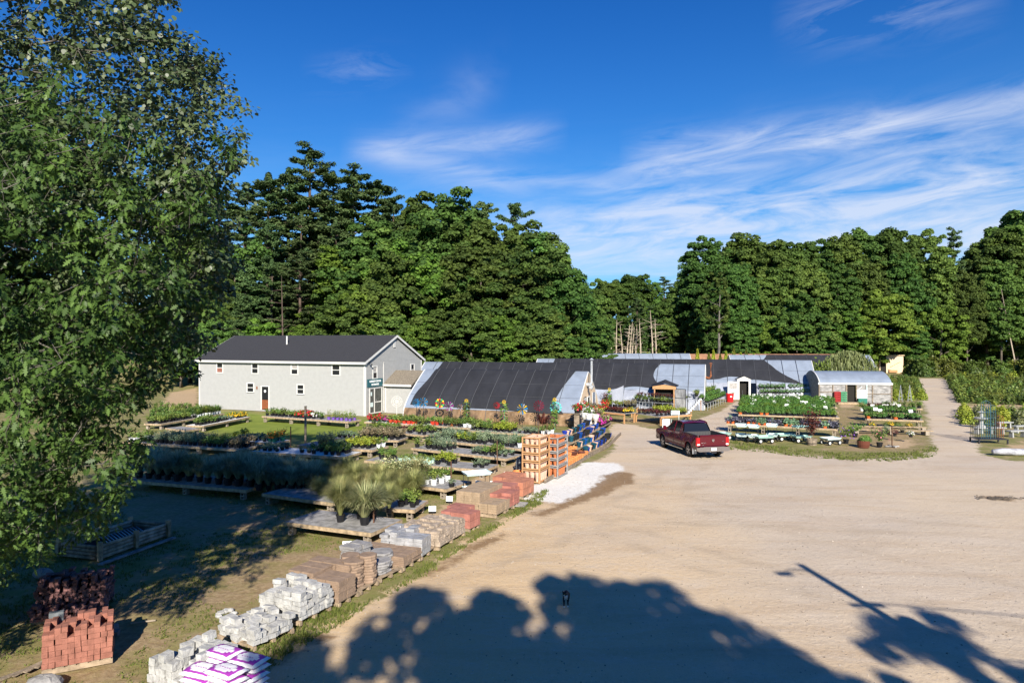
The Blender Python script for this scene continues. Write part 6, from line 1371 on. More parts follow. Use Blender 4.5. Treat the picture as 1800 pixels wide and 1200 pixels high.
    for s in (-1, 1): mb.box((1.08, s*0.86, 1.11), (1.84, 0.03, 0.48)); mb.box((rw, s*.72, 0.98), (0.9, 0.24, 0.2))
    mb.box((1.97, 0, 1.12), (0.04, 1.7, 0.5))
    for k in range(9): mb.box((1.945, -.72+.18*k, 1.12), (0.02, 0.05, 0.44)); mb.box((1.08, -.72+.18*k, 0.885), (1.8, 0.05, 0.014))
    for s in (-1, 1): mb.box((1.06, s*(W-.085), 1.39), (1.86, 0.11, 0.025))
    mb.build('bed', MT['bed_liner'], t_)
    # tailgate (towards -x)
    mb = MB(); tg = [(0.12, 0.72), (0.075, 0.80), (0.08, 1.28), (0.06, 1.36), (0.09, 1.40), (0.20, 1.40), (0.20, 0.72)]; mb.prism([(a, b_) for a, b_ in tg], -.82, .82)
    mb.box((0.072, 0, 1.33), (0.04, 1.58, 0.035)); tgate = mb.build('tailgate', MT['car_paint'], t_)
    mb = MB(); mb.prism([(-.06, -.05), (0, -.095), (.06, -.05), (.075, .02), (.09, .075), (.045, .06), (0, .085), (-.045, .06), (-.09, .075), (-.075, .02)], 0.05, 0.072, axis='x'); mb.v = [(x, y, z+1.09) for x, y, z in mb.v]; mb.build('emblem', MT['chrome'], tgate)
    text_mesh('BIG HORN', 0.055, MT['chrome'], tgate, (0.07, .58, .96), (pi/2, 0, -pi/2), ext=.006); text_mesh('4X4', 0.06, MT['chrome'], tgate, (0.07, .62, .83), (pi/2, 0, -pi/2), ext=.006)
    text_mesh('1500', 0.06, MT['chrome'], tgate, (0.07, -.62, 1.03), (pi/2, 0, -pi/2), ext=.006)
    mb = MB(); mb.prism([(-1.0, .50), (-1.0, .70), (-.8, .72), (.8, .72), (1.0, .70), (1.0, .50), (.9, .46), (-.9, .46)], -.03, .11, axis='x'); mb.box((0.03, 0, .735), (0.18, 1.3, .02)); bump_ = mb.build('bumper', MT['chrome'], t_)
    mb = MB(); mb.box((-.036, 0, .60), (.012, .32, .16)); mb.build('number_plate', MT['card'], bump_)
    mb = MB(); mb.box((0.0, 0, .40), (.1, .3, .08)); mb.bar((-.05, -.5, .36), (.3, -.5, .38), .04, n=8); mb.bar((-.05, .5, .36), (.3, .5, .38), .04, n=8); mb.build('exhaust', MT['dark_metal'], t_)
    mb = MB(); mb.box((5.82, 0, .58), (.16, 1.9, .24)); mb.build('front_bumper', MT['chrome'], t_)
    mb = MB(); mb.box((rw, 0, .40), (.2, 1.5, .2)); mb.box((fw, 0, .42), (.2, 1.5, .2)); mb.box((3, 0, .42), (4.6, .9, .12)); 
    for cx in (rw, fw):
        for s in (-1, 1): mb.box((cx, s*.78, .72), (1.0, .24, .35))
    mb.build('chassis', MT['rubber'], t_)
    for cx in (rw, fw):
        for s in (-1, 1):
            r_ = .405
            mb = MB(); prof = [(r_*.62, -.12), (r_*.93, -.13), (r_, -.09), (r_, .09), (r_*.93, .13), (r_*.62, .12)]; mb.lathe(prof, 28, cap=False); mb.v = [(cx+x, s*.86+z*s, r_+y-.005) for x, y, z in mb.v]; ty = mb.build('wheel', MT['rubber'], t_, smooth=True)
            mb = MB(); mb.lathe([(r_*.64, -.1), (r_*.66, .11), (r_*.6, .10)], 24, cap=False)
            for k in range(5):
                a = 2*pi*k/5+.3
                for da in (-.17, .17): mb.bar((cos(a)*.05, sin(a)*.05, .095), (cos(a+da)*r_*.62, sin(a+da)*r_*.62, .10), .024, n=4)
            mb.lathe([(.075, .08), (.07, .115), (.01, .12)], 12); mb.v = [(cx+x, s*.86+z*s, r_+y-.005) for x, y, z in mb.v]; mb.build('rim', MT['wheel_alloy'], ty)
            mb = MB(); mb.lathe([(r_*.6, -.02), (.001, -.02)], 20, cap=False); mb.v = [(cx+x, s*.86+z*s, r_+y-.005) for x, y, z in mb.v]; mb.build('brake_disc', MT['dark_metal'], ty, fixn=False)
    return t_
tk = pickup(); phi = radians(12); hd = pi/2+phi
# rear left corner target -> root at rear centre
rl = Vector((10.65, 39.15)); side_ = Vector((cos(hd+pi/2), sin(hd+pi/2))); rc_ = rl-side_*1.0; tk.location = (rc_.x, rc_.y, 0.0); tk.rotation_euler = (0, 0, hd)
# ================================================================ CAT
def cat():
    t_ = thing('cat', 'black and white cat walking towards the viewer at the edge of the shade', 'cat')
    me = bpy.data.meshes.new('body'); V = []; E = []; Rd = []
    def v(p, r, par=None):
        V.append(p); Rd.append(r)
        if par is not None: E.append((par, len(V)-1))
        return len(V)-1
    # y: towards the tail, -y the chest
    hip = v((0, .20, .245), .062); mid = v((0, .08, .235), .066, hip); ch = v((0, -.05, .24), .062, mid); nk = v((-.012, -.12, .285), .036, ch); hd_ = v((-.035, -.165, .325), .043, nk); mz = v((-.055, -.205, .310), .022, hd_)
    t1 = v((0.0, .265, .24), .018, hip); t2 = v((.02, .35, .20), .014, t1); t3 = v((.04, .43, .13), .012, t2); t4 = v((.05, .49, .11), .009, t3)
    for s, dy in ((-1, -.03), (1, .015)):
        a = v((s*.042, -.06, .19), .034, ch); b_ = v((s*.042, -.065+dy, .11), .020, a); c = v((s*.04, -.055+dy, .03), .014, b_); d = v((s*.04, -.085+dy, .014), .015, c)
        a = v((s*.045, .185, .20), .044, hip); b_ = v((s*.05, .155-dy, .125), .026, a); c = v((s*.05, .215-dy, .08), .014, b_); d = v((s*.05, .195-dy, .02), .014, c); e = v((s*.05, .165-dy, .013), .015, d)
    for s in (-1, 1): v((-.035+s*.034, -.150, .372), .009, hd_)
    me.from_pydata(V, E, []); o = link('body', me, t_); sk = o.modifiers.new('s', 'SKIN')
    for i, sv in enumerate(me.skin_vertices[0].data): sv.radius = (Rd[i], Rd[i]); sv.use_root = (i == 0)
    sb = o.modifiers.new('u', 'SUBSURF'); sb.levels = 2; sb.render_levels = 2
    dg = bpy.context.evaluated_depsgraph_get(); dg.update(); m2 = bpy.data.meshes.new_from_object(o.evaluated_get(dg)); o.modifiers.clear(); o.data = m2
    m2.materials.clear(); m2.materials.append(MT['fur_black']); m2.materials.append(MT['fur_white'])
    for p in m2.polygons:
        c = p.center; p.use_smooth = True
        if c.z < .04 or (c.y < -.085 and abs(c.x) < .035 and .17 < c.z < .29) or (c.y < -.195 and c.z < .315): p.material_index = 1
    for s in (-1, 1):
        mb = MB(); mb.ell((-.045+s*.02, -.204, .334), (.007, .006, .007), nu=8, nv=6); mb.build('eye', MT['eye'], t_, smooth=True)
        mb = MB(); mb.add([(-.035+s*.016, -.16, .355), (-.035+s*.048, -.15, .348), (-.035+s*.038, -.155, .402), (-.035+s*.032, -.140, .352)], [(0, 1, 2), (1, 3, 2), (3, 0, 2), (0, 3, 1)]); mb.build('ear', MT['fur_black'], t_)
    return t_
c_ = cat(); x, y = G(995, 1065); c_.location = (x, y, 0.0); c_.rotation_euler = (0, 0, -.10); c_.scale = (1.2,)*3
# ================================================================ STONE AND PAVER PALLETS
def stack(mb, w, d, h, br, jit=.006, top_rough=0.0, seed=0, rot=0.0, chaos=0.0, z0=.13):
    """courses of blocks br=(x,y,z) filling w*d*h, centred; top_rough drops blocks at random from the upper courses"""
    rr = random.Random(seed); nx_, ny_, nz_ = max(1, round(w/br[0])), max(1, round(d/br[1])), max(1, round(h/br[2]))
    hm = [[1.0 - top_rough*rr.random()*(0.6+0.8*rr.random()) for _ in range(ny_)] for _ in range(nx_)]
    for i in range(nx_):
        for j in range(ny_):
            inner = 0 < i < nx_-1 and 0 < j < ny_-1
            lim = max(1, int(round(nz_*hm[i][j])))
            for k in range(lim):
                if inner and k < lim-2: continue
                c = ((i+.5)*w/nx_-w/2+rr.gauss(0, jit), (j+.5)*d/ny_-d/2+rr.gauss(0, jit), z0+(k+.5)*h/nz_)
                sz = (w/nx_*(.965-rr.random()*.03), d/ny_*(.965-rr.random()*.03), h/nz_*.95)
                mb.box(c, sz, rz=rr.gauss(0, chaos), rx=rr.gauss(0, chaos*.5), ry=rr.gauss(0, chaos*.5), m=0)
def pallet_base(mb, w, d):
    n = max(3, int(w/.2))
    for i in range(n): mb.box(((i+.5)*w/n-w/2, 0, .115), (w/n*.7, d, .02))
    for y in (-d/2+.05, 0, d/2-.05): mb.box((0, y, .055), (w, .08, .095))
def pallet_thing(label, near, far, w, parts, loc=None, yaw=None, d=None, name='stone_pallet', cat_='pallet of stone'):
    """near/far: pixels of the lower right corners (towards the gravel); parts: list of (matname, cx,cy,w,d,h,block,kwargs)"""
    if loc is None:
        a = Vector(G(*near)); b_ = Vector(G(*far)); v_ = (b_-a); d = v_.length; ang = atan2(v_.y, v_.x); yaw = ang-pi/2; v_.normalize(); u_ = Vector((cos(yaw), sin(yaw))); c = a+v_*d/2-u_*w/2; loc = (c.x, c.y)
    t_ = thing(name, label, cat_, (loc[0], loc[1], 0), yaw, 'pallets of stone along the gravel edge')
    mb = MB(); pallet_base(mb, w, d); mb.build('pallet', MT['pallet_wood'], t_)
    for q, (mn, cx, cy, pw, pd, ph, br, kw) in enumerate(parts):
        mb = MB(); stack(mb, pw*w, pd*d, ph, br, seed=q*7+int(loc[0]*10) % 50, **kw); mb.v = [(x+cx*w, y+cy*d, z) for x, y, z in mb.v]; mb.build('stone_stack', MT[mn], t_, fixn=False)
    return t_
x, y = P3(131, 1170, 14.3)[:2]
pallet_thing('half-used stack of orange-red bricks at the lower left', None, None, 1.25, [('brick_red', 0, 0, 1, 1, .80, (.115, .2, .115), dict(top_rough=.28, jit=.006, chaos=.02)), ('slate', -.36, .40, .22, .16, .88, (.2, .16, .12), {})], (x-.05, y+.25), radians(28), .9)
x, y = P3(108, 1080, 16.7)[:2]
pallet_thing('shaded heap of dark purple-red bricks behind the orange-red bricks', None, None, 1.5, [('brick_dark', 0, .1, 1, .8, .85, (.1, .19, .065), dict(top_rough=.35, jit=.02, chaos=.12)), ('brick_dark', -.05, -.45, .9, .4, .35, (.1, .19, .065), dict(top_rough=.7, jit=.03, chaos=.2))], (x, y+.5), radians(18), 1.3)
x, y = P3(338, 1200, 13.6)[:2]
pallet_thing('broken pile of pale tumbled stone blocks behind the purple bags', None, None, 1.15, [('stone_white', 0, 0, 1, 1, .62, (.17, .24, .15), dict(top_rough=.65, jit=.02, chaos=.10))], (x, y+.1), radians(-24), 1.2)
pallet_thing('low pile of pale tumbled stones with a blue-printed wrap', (445, 1146), (518, 1112), 1.25, [('stone_white', 0, 0, 1, 1, .36, (.27, .21, .12), dict(top_rough=.55, jit=.035, chaos=.14))])
pallet_thing('tall stack of pale tumbled stones in torn clear wrap', (527, 1101), (583, 1072), 1.35, [('stone_white', 0, 0, 1, 1, .66, (.27, .23, .11), dict(top_rough=.35, jit=.03, chaos=.10))])
pallet_thing('stepped stacks of brown ribbed paver slabs next to the tall pale stones', (596, 1068), (633, 1047), 1.75, [('paver_brown', .25, -.1, .5, .8, .52, (.45, .4, .045), dict(jit=.006)), ('paver_brown', -.25, 0.05, .48, .9, .60, (.42, .4, .045), dict(jit=.006)), ('paver_brown', -.1, .75, .8, .5, .62, (.42, .4, .045), dict(jit=.008))])
def round_stack(t_, mn, cx, cy, r, h, dz, seed, cap=0.0):
    rr = random.Random(seed); mb = MB(); z = .13
    while z < .13+h:
        n = 9; vs = []; a0 = rr.random(); pts = [(r*(1+rr.uniform(-.12, .12))*cos(2*pi*k/n+a0), r*(1+rr.uniform(-.12, .12))*sin(2*pi*k/n+a0)) for k in range(n)]
        for zz, q in ((z, .97), (z+dz*.5, 1.0), (z+dz*.92, .96)): vs += [(cx+px*q, cy+py*q, zz) for px, py in pts]
        mb.add(vs, [tuple(range(n-1, -1, -1)), tuple(range(2*n, 3*n))]+[(l*n+k, l*n+(k+1) % n, (l+1)*n+(k+1) % n, (l+1)*n+k) for l in (0, 1) for k in range(n)]); z += dz
    mb.build('stone_stack', MT[mn], t_, fixn=False)
pr_ = pallet_thing('brown round stepping stones stacked in leaning columns', (634, 1046), (667, 1027), 1.5, [('paver_brown', -.35, .1, .3, .8, .35, (.4, .4, .06), {})])
round_stack(pr_, 'paver_brown', .28, -.12, .3, .62, .075, 1); round_stack(pr_, 'paver_brown', .48, .28, .25, .68, .075, 2); round_stack(pr_, 'paver_brown', -.1, .25, .28, .66, .075, 3)
pr_ = pallet_thing('grey irregular flagstones in round stacks beside the brown stepping stones', (668, 1025), (709, 1005), 1.7, [('stone_grey', -.35, .1, .34, .7, .62, (.4, .4, .07), dict(jit=.02, chaos=.05))])
round_stack(pr_, 'stone_grey', .35, -.1, .42, .32, .07, 5); round_stack(pr_, 'stone_grey', .1, .45, .36, .42, .07, 6)
pallet_thing('low flat stack of brown textured pavers between two grey stacks', (710, 1004), (741, 985), 1.9, [('paver_brown', 0, 0, 1, 1, .28, (.4, .3, .06), dict(jit=.01))])
pallet_thing('shrink-wrapped grey paver stack with a shiny cover', (742, 985), (768, 966), 1.55, [('wrap_grey', .2, -.2, .6, .6, .52, (.33, .3, .1), dict(jit=.004)), ('wrap_grey', -.2, .15, .6, .95, .60, (.33, .3, .1), dict(jit=.012, top_rough=.15))])
pallet_thing('mixed tan and cream cobble pavers in a ragged stack', (772, 968), (818, 941), 1.5, [('paver_mixed', 0, 0, 1, 1, .55, (.2, .18, .075), dict(jit=.012, top_rough=.2, chaos=.03))])
pallet_thing('dusty red paver stack, the lower-left of the red ones', (825, 936), (843, 927), 1.45, [('paver_red', .1, 0, .85, 1, .52, (.45, .4, .26), dict(jit=.006)), ('paver_red', -.2, 1.0, .6, .9, .50, (.4, .4, .25), dict(jit=.02))])
pallet_thing('plain tan block stack with a lower step on the gravel side', (872, 911), (905, 893), 1.9, [('paver_tan', .28, -.1, .42, .7, .36, (.4, .4, .09), dict(jit=.003)), ('paver_tan', -.22, .25, .56, 1.2, .72, (.4, .4, .09), dict(jit=.003))])
pallet_thing('dark red paver stack wedged between the tan and orange stacks', (892, 899), (911, 889), 1.7, [('paver_red', .1, .1, .8, 1.1, .52, (.4, .3, .13), dict(jit=.012, top_rough=.12)), ('paver_red', -.1, 1.1, .7, .8, .6, (.4, .35, .15), dict(jit=.02))])
pallet_thing('orange-red paver stack nearest the clay pot crates', (919, 878), (939, 868), 1.8, [('paver_orange', .2, 0, .6, 1.0, .60, (.42, .4, .3), dict(jit=.006)), ('paver_orange', -.25, .7, .55, 1.2, .58, (.4, .35, .28), dict(jit=.015))])
for k, (px, py) in enumerate([(800, 1150), (815, 1140)]): pass
mb = MB()
for k in range(4): mb.box((0, k*.12, .03+k*.02), (1.1, .1, .05), rz=.03*k)
o = mb.build('empty_pallet', MT['stone_grey']); x, y = G(925, 888); o.location = (x-.6, y-.1, 0); o.rotation_euler = (0, 0, radians(-24)); tag(o, 'grey slatted empty pallet between the red paver stacks', 'pallet')
# purple printed bags
x, y = P3(395, 1200, 13.0)[:2]; bg_root = thing('pallet', 'wooden pallet under the purple and white bags', 'pallet', (x, y, 0), radians(-26)); mb = MB(); pallet_base(mb, 1.25, 1.0); mb.build('boards', MT['pallet_wood'], bg_root)
def bag_fn():
    o = thing('soil_bag', '', 'bag'); mb = MB(); nu, nv = 14, 10; a_, b_, h_ = .34, .24, .075; vs = []
    for sgn in (1, -1):
        for j in range(nv+1):
            for i in range(nu+1):
                u, v_ = i/nu*2-1, j/nv*2-1; hh = h_*max(0, (1-abs(u)**3.5))**.5*max(0, (1-abs(v_)**3.5))**.5+.004*sin(i*2.3+j*1.7); vs.append((u*a_, v_*b_, sgn*hh))
    fs = []; mi = []
    for q in (0, 1):
        off = q*(nu+1)*(nv+1)
        for j in range(nv):
            for i in range(nu):
                k = off+j*(nu+1)+i; fs.append((k, k+1, k+nu+2, k+nu+1) if q == 0 else (k, k+nu+1, k+nu+2, k+1))
                u, v_ = (i+.5)/nu*2-1, (j+.5)/nv*2-1; mi.append(1 if (.38 < abs(u) < .8 and abs(v_) < .88 and q == 0 and not (u*u*.9+v_*v_*1.2 < .42)) or (q == 0 and .66 < abs(v_) < .88 and abs(u) < .8) else 0)
    me = bpy.data.meshes.new('bag_body'); me.from_pydata(vs, [], fs); me.materials.append(MT['bag_white']); me.materials.append(MT['bag_purple']); me.polygons.foreach_set('material_index', mi); me.polygons.foreach_set('use_smooth', [True]*len(fs)); me.update(); link('bag_body', me, o)
    mb = MB()
    for k, xx in enumerate([-.12, -.06, 0, .06, .12]): mb.box((xx, -.02, .079), (.035, .012, .004))
    mb.build('bag_print', MT['bag_purple'], o); return o
BAG = Proto(bag_fn); Mx = local(radians(-26), x, y); kk = 0
for lay in range(5):
    for (lx, ly, rz) in ((-.33, -.25, .05), (.33, -.24, -.04), (-.33, .25, .02), (.33, .25, .06)):
        if lay == 4 and ly < 0 and lx < 0: continue
        p = Mx @ Vector((lx+R.uniform(-.03, .03), ly+R.uniform(-.03, .03), .2+lay*.128)); side = ('left' if lx < 0 else 'right'), ('front' if ly < 0 else 'back')
        o = BAG.put(p, radians(-26)+rz+R.uniform(-.06, .06), 'purple and white printed bag, %s %s of layer %s from the bottom' % (side[0], side[1], ORD[lay]), 'purple and white bags stacked on a pallet'); o.rotation_euler[0] = R.uniform(-.08, .08)
# raised log bed
x0, y0 = G(172, 985); x1, y1 = G(293, 942)
rb = thing('raised_bed', 'raised garden bed of stacked round logs with square corner posts', 'raised bed', (x0, y0, 0), atan2(y1-y0, x1-x0)); Lr = math.hypot(x1-x0, y1-y0); Wr = 1.5
for y_ in (0, Wr):
    mb = MB()
    for k in range(4): mb.tube([(0.05, y_, .07+k*.115), (Lr/2, y_+.01, .07+k*.115), (Lr-.05, y_, .07+k*.115)], .058, 8)
    mb.build('log_wall', MT['log'], rb, smooth=True)
for x_ in (0, Lr):
    mb = MB()
    for k in range(4): mb.tube([(x_, .05, .07+k*.115), (x_, Wr-.05, .07+k*.115)], .056, 8)
    mb.build('log_wall', MT['wood_old'], rb, smooth=True)
for x_ in (0, Lr/2, Lr):
    for y_ in (-.08, Wr+.08): mb = MB(); mb.box((x_, y_, .29), (.13, .11, .58)); mb.build('post', MT['wood_edge'], rb)
mb = MB(); mb.box((Lr/2, Wr/2, .1), (Lr-.12, Wr-.12, .2)); mb.build('bed_soil', MT['soil'], rb)
mb = MB()
for k in range(12): mb.bar((.7+k*.13, .2, .24), (1.3+k*.13, Wr-.2, .26), .02)
mb.build('stakes', MT['galv'], rb)
mb = MB(); mb.box((0, 0, .03), (3.0, .16, .05)); o = mb.build('plank', MT['wood_grey']); xx, yy = G(245, 968); o.location = (xx, yy, 0); o.rotation_euler = (0, 0, atan2(y1-y0, x1-x0)); tag(o, 'long grey plank lying beside the log bed', 'plank')
# odds and ends on the near grass
mb = MB(); 
for k in range(6): mb.box((k*.06-.1, k*.09, .05+k*.03), (.09, 1.3-.12*k, .025), rz=-.5+.16*k, rx=.1)
o = mb.build('plank_heap', MT['wood_old']); xx, yy = G(55, 1180); o.location = (xx, yy, 0); o.rotation_euler = (0, 0, -.3); tag(o, 'loose weathered planks left of the orange-red bricks', 'planks')
mb = MB(); mb.ell((0, 0, .12), (.28, .18, .16), jit=.12); o = mb.build('stone_slab', MT['stone_grey']); xx, yy = G(75, 1015); o.location = (xx, yy, 0); tag(o, 'pale boulder behind the dark brick heap', 'boulder')
mb = MB(); mb.ell((0, 0, .05), (.34, .26, .16), jit=.1); o = mb.build('stone_slab', MT['stone_grey']); o.location = (P3(78, 1200, 13.4)[0], 13.4, 0.05); tag(o, 'flat grey slab below the orange-red bricks at the picture edge', 'slab')
for k, (px, py, m) in enumerate([(200, 1105, 'stone_grey'), (204, 1115, 'slate')]):
    mb = MB(); mb.box((0, 0, .05), (.2, .12, .1)); o = mb.build('loose_brick', MT[m]); xx, yy = G(px, py); o.location = (xx, yy, 0); o.rotation_euler = (0, 0, .8+k); tag(o, ['light grey loose block right of the orange-red bricks', 'blue-grey loose block right of the orange-red bricks'][k], 'block')
mb = MB(); mb.tube([(0, 0, .03), (.25, .06, .04), (.5, .18, .03)], .02, 5); o = mb.build('stick', MT['bark_dead']); xx, yy = G(230, 1097); o.location = (xx, yy, 0); tag(o, 'pale fallen stick on the near grass', 'stick')
mb = MB(); 
for k in range(9): mb.ell((R.gauss(0, .35), R.gauss(0, .22), .03), (R.uniform(.06, .13), R.uniform(.05, .1), .05), nu=7, nv=4, jit=.2)
o = mb.build('stones', MT['stone_white']); xx, yy = G(405, 1078); o.location = (xx, yy, 0); tag(o, 'few flat pale stones lying in the near grass', 'stones', None, 'stuff')
# ================================================================ CARTS
def cart_fn(two=False, tilt=False, m='cart_green'):
    t_ = thing('garden_cart', '', 'cart')
    def tray(z, nm):
        mb = MB(); a, b_ = .58, .36; h = .10
        mb.box((0, 0, z), (a*2-.1, b_*2-.1, .02))
        for s in (-1, 1):
            mb.add([(-a+.05, s*(b_-.05), z), (a-.05, s*(b_-.05), z), (a, s*b_, z+h), (-a, s*b_, z+h)], [(0, 1, 2, 3)]); mb.add([(s*(a-.05), -b_+.05, z), (s*(a-.05), b_-.05, z), (s*a, b_, z+h), (s*a, -b_, z+h)], [(0, 1, 2, 3)])
            mb.bar((-a, s*b_, z+h), (a, s*b_, z+h), .018); mb.bar((s*a, -b_, z+h), (s*a, b_, z+h), .018)
        mb.build(nm, MT[m], t_, fixn=False)
    tray(.36 if not two else .34, 'tray')
    if two:
        tray(1.0, 'top_tray'); mb = MB()
        for x in (-.5, .5):
            for y in (-.3, .3): mb.bar((x, y, .3), (x, y, 1.02), .014)
        mb.build('uprights', MT['dark_metal'], t_)
    mb = MB(); mb.bar((-.42, -.33, .16), (-.42, .33, .16), .015); mb.bar((.42, -.33, .16), (.42, .33, .16), .015); mb.box((0, 0, .31), (.9, .06, .04))
    for x in (-.42, .42): mb.bar((x, 0, .16), (x*.8, 0, .33), .018)
    mb.bar((-.5, 0, .2), (-.95, 0, .5 if not tilt else .95), .014); mb.bar((-.95, -.12, .5 if not tilt else .95), (-.95, .12, .5 if not tilt else .95), .014); mb.build('undercarriage', MT['dark_metal'], t_)
    for x in (-.42, .42):
        for y in (-.34, .34):
            mb = MB(); mb.lathe([(.10, -.035), (.15, -.04), (.16, 0), (.15, .04), (.10, .035)], 14); mb.v = [(x+p[0], y+p[2], .16+p[1]) for p in mb.v]; wo = mb.build('wheel', MT['rubber'], t_)
            mb = MB(); mb.lathe([(.09, -.045), (.09, .045)], 12); mb.v = [(x+p[0], y+p[2], .16+p[1]) for p in mb.v]; mb.build('hub', MT['rim_white'], wo)
    return t_
C1 = Proto(lambda: cart_fn()); C2 = Proto(lambda: cart_fn(m='cart_pale')); C3 = Proto(lambda: cart_fn(two=True)); C4 = Proto(lambda: cart_fn(two=True, m='cart_pale'))
x, y = G(838, 873); C4.put((x, y, 0), radians(22), 'two-tier pale green metal cart standing behind the tan block pallet', 'hand carts')
for k, (pr_, px, py, rz, lab) in enumerate([(C1, 1268, 772, .3, 'green flat cart with raised handle directly behind the pickup tailgate'), (C4, 1303, 774, 1.3, 'leftmost two-tier pale cart in front of the cabbage table'), (C4, 1324, 776, 1.3, 'second two-tier pale cart in front of the cabbage table'), (C1, 1342, 778, .2, 'green cart with white-hubbed wheels in the middle of the cart row'),
    (C4, 1357, 774, 1.2, 'third two-tier pale cart right of the white-hubbed green cart'), (C1, 1380, 774, .1, 'low green cart beside the cinder block leg'), (C3, 1409, 777, .1, 'two-tier green cart left of the barrel with the red maple'), (C2, 1460, 781, .35, 'single pale green cart at the right end of the cart row')]):
    x, y = G(px, py); pr_.put((x, y, 0), rz, lab, 'hand carts')
# ---- barrels and shrubs in front of the right tables
def barrel(px, py, label, r=.34, h=.45, mats=('wood_old', 'dark_metal')):
    x, y = G(px, py); t_ = thing('barrel_planter', label, 'planter', (x, y, 0)); mb = MB(); mb.lathe([(r*.82, 0), (r*.95, h*.5), (r, h), (r*.92, h), (r*.9, h*.85), (.001, h*.85)], 18, cap=False); mb.build('tub', MT[mats[0]], t_)
    mb = MB()
    for z in (.12, .33): mb.lathe([(r*.90+z*.06, z*h/.45), (r*.92+z*.06, z*h/.45+.04)], 18, cap=False)
    mb.build('hoop', MT[mats[1]], t_); return t_, x, y
def plantmesh(name, f, label, cat_, x, y, z=0, s=1.0, group=None):
    o = link(name, f); o.location = (x, y, z); o.scale = (s,)*3 if isinstance(s, (int, float)) else s; o.rotation_euler = (0, 0, R.uniform(0, 6)); return tag(o, label, cat_, group)
_, x, y = barrel(1427, 782, 'wooden barrel planter under the red maple among the carts')
mb = MB(); mb.tube([(0, 0, 0), (.05, 0, .6), (0, .05, 1.3)], [.03, .025, .01], 6)
t_ = thing('red_maple', 'small dark red maple growing in the wooden barrel', 'tree', (x, y, .4)); mb.build('trunk', MT['bark'], t_); o = link('crown', foliage('crown', 77, 'loose', .75, 1.9, 700, .10, 'wine'), t_)
_, x, y = barrel(1518, 786, 'brown plastic barrel planter with bright green herb', .40, .45, ('glaze_brown', 'glaze_brown'))
plantmesh('bushy_herb', foliage('foliage', 78, 'dome', .42, .42, 500, .08, 'mum'), 'bright green bushy herb filling the brown barrel planter', 'plant', x+.1, y, .40)
def potted_shrub(px, py, label, r, h, lm, pr=.2, ph=.28, fk='loose', n=420, dots=None, pm='pot_black', z=0.0, leaf=.075, group=None, nd=40):
    x, y = G(px, py, z); t_ = thing('potted_shrub', label, 'shrub', (x, y, z), R.uniform(0, 6), group); link('pot', pot_mesh('pot', pr, ph, pm), t_)
    o = link('foliage', foliage('foliage', int(px*7+py) % 997, fk, r, h, n, leaf, lm, dots=dots, ndots=nd, dsz=.09), t_); o.location = (0, 0, ph*.85); return t_
potted_shrub(1487, 779, 'rose of sharon with purple blooms in a black pot left of the brown barrel', .65, .95, 'herb', dots='purple')
potted_shrub(1546, 785, 'dark leafy shrub with pink blooms in a black pot right of the brown barrel', .6, .95, 'herb', dots='pink', nd=14)
potted_shrub(1503, 768, 'dark dense shrub behind the brown barrel planter', .75, .8, 'herb', n=600)
potted_shrub(1515, 722, 'dark potted shrub at the left end of the second short mum table', .5, .7, 'herb', pm='pot_white')
mb = MB(); x, y = G(1500, 762); 
sh = thing('plank_shelf', 'low shelves of planks on blocks holding scattered flower pots at right', 'shelf', (x, y, 0), radians(-9))
mb = MB(); mb.box((2.6, 0, .32), (5.6, .35, .05)); mb.box((2.6, .55, .5), (5.2, .3, .05)); mb.build('plank', MT['wood_edge'], sh); mb = MB()
for xx in (.2, 2.6, 5.0): mb.box((xx, 0, .145), (.25, .3, .29)); mb.box((xx, .55, .235), (.25, .25, .47))
mb.build('block_support', MT['block'], sh)
for k, (px, py, lm, dots, lab) in enumerate([(1533, 752, 'herb', 'yellow', 'pale yellow mum at the left on the plank shelf'), (1558, 757, 'grey', None, 'low grey-green pot in the middle of the plank shelf'), (1565, 751, 'herb', 'yellow', 'small yellow mum in a green pot on the plank shelf'), (1597, 753, 'herb', 'yellow', 'pale yellow mum at the right on the plank shelf'), (1573, 765, 'wine', None, 'dark purple plant on the lower plank'), (1586, 760, 'tanfl', None, 'brownish small plant on the lower plank'), (1601, 768, 'herb', 'white', 'white flowering plant at the right end of the lower plank')]):
    potted_shrub(px, py, lab, .27, .28, lm, .14, .2, 'dome', 160, dots, 'pot_black', z=.34, leaf=.06)
for k, px in enumerate((1560, 1576)): potted_shrub(px, 752, ['left', 'right'][k]+' round green mum standing on the grass below the short mum table', .36, .34, 'mum', .18, .22, 'dome', 300, leaf=.06)
def stake_post(px, py, h, label, r=.025, m='iron_brown', base=False, w_=None):
    x, y = G(px, py); t_ = thing('post', label, 'post', (x, y, 0)); mb = MB(); mb.box((0, 0, h/2), (w_ or r*2, w_ or r*2, h)); mb.build('shaft', MT[m], t_)
    mb = MB(); mb.box((0, 0, h+.02), ((w_ or r*2)*1.3,)*2+(.04,)); mb.build('cap', MT[m], t_)
    if base: mb = MB(); mb.box((0, 0, .04), (.9, .1, .06)); mb.box((0, 0, .045), (.1, .9, .05)); mb.build('base', MT['wood_grey'], t_)
stake_post(1568, 785, 1.35, 'thin dark post on a wooden cross base right of the brown barrel', base=True)
stake_post(537, 781, 2.5, 'tall square wooden post at the edge of the bright lawn', w_=.12, m='wood_old')
for k, (px, py, h, lab) in enumerate([(511, 790, 1.4, 'thin rusty stake at the right edge of the white-topped bench'), (793, 866, 1.4, 'rusty stake at the front right corner of the white tray bench'), (874, 826, 1.5, 'rusty stake at the right end of the mint pot bench'), (657, 941, 1.35, 'dark stake with a small tag at the corner of the nearest platform'), (471, 866, 1.3, 'dark stake at the corner of the long shaded bench')]): stake_post(px, py, h, lab)
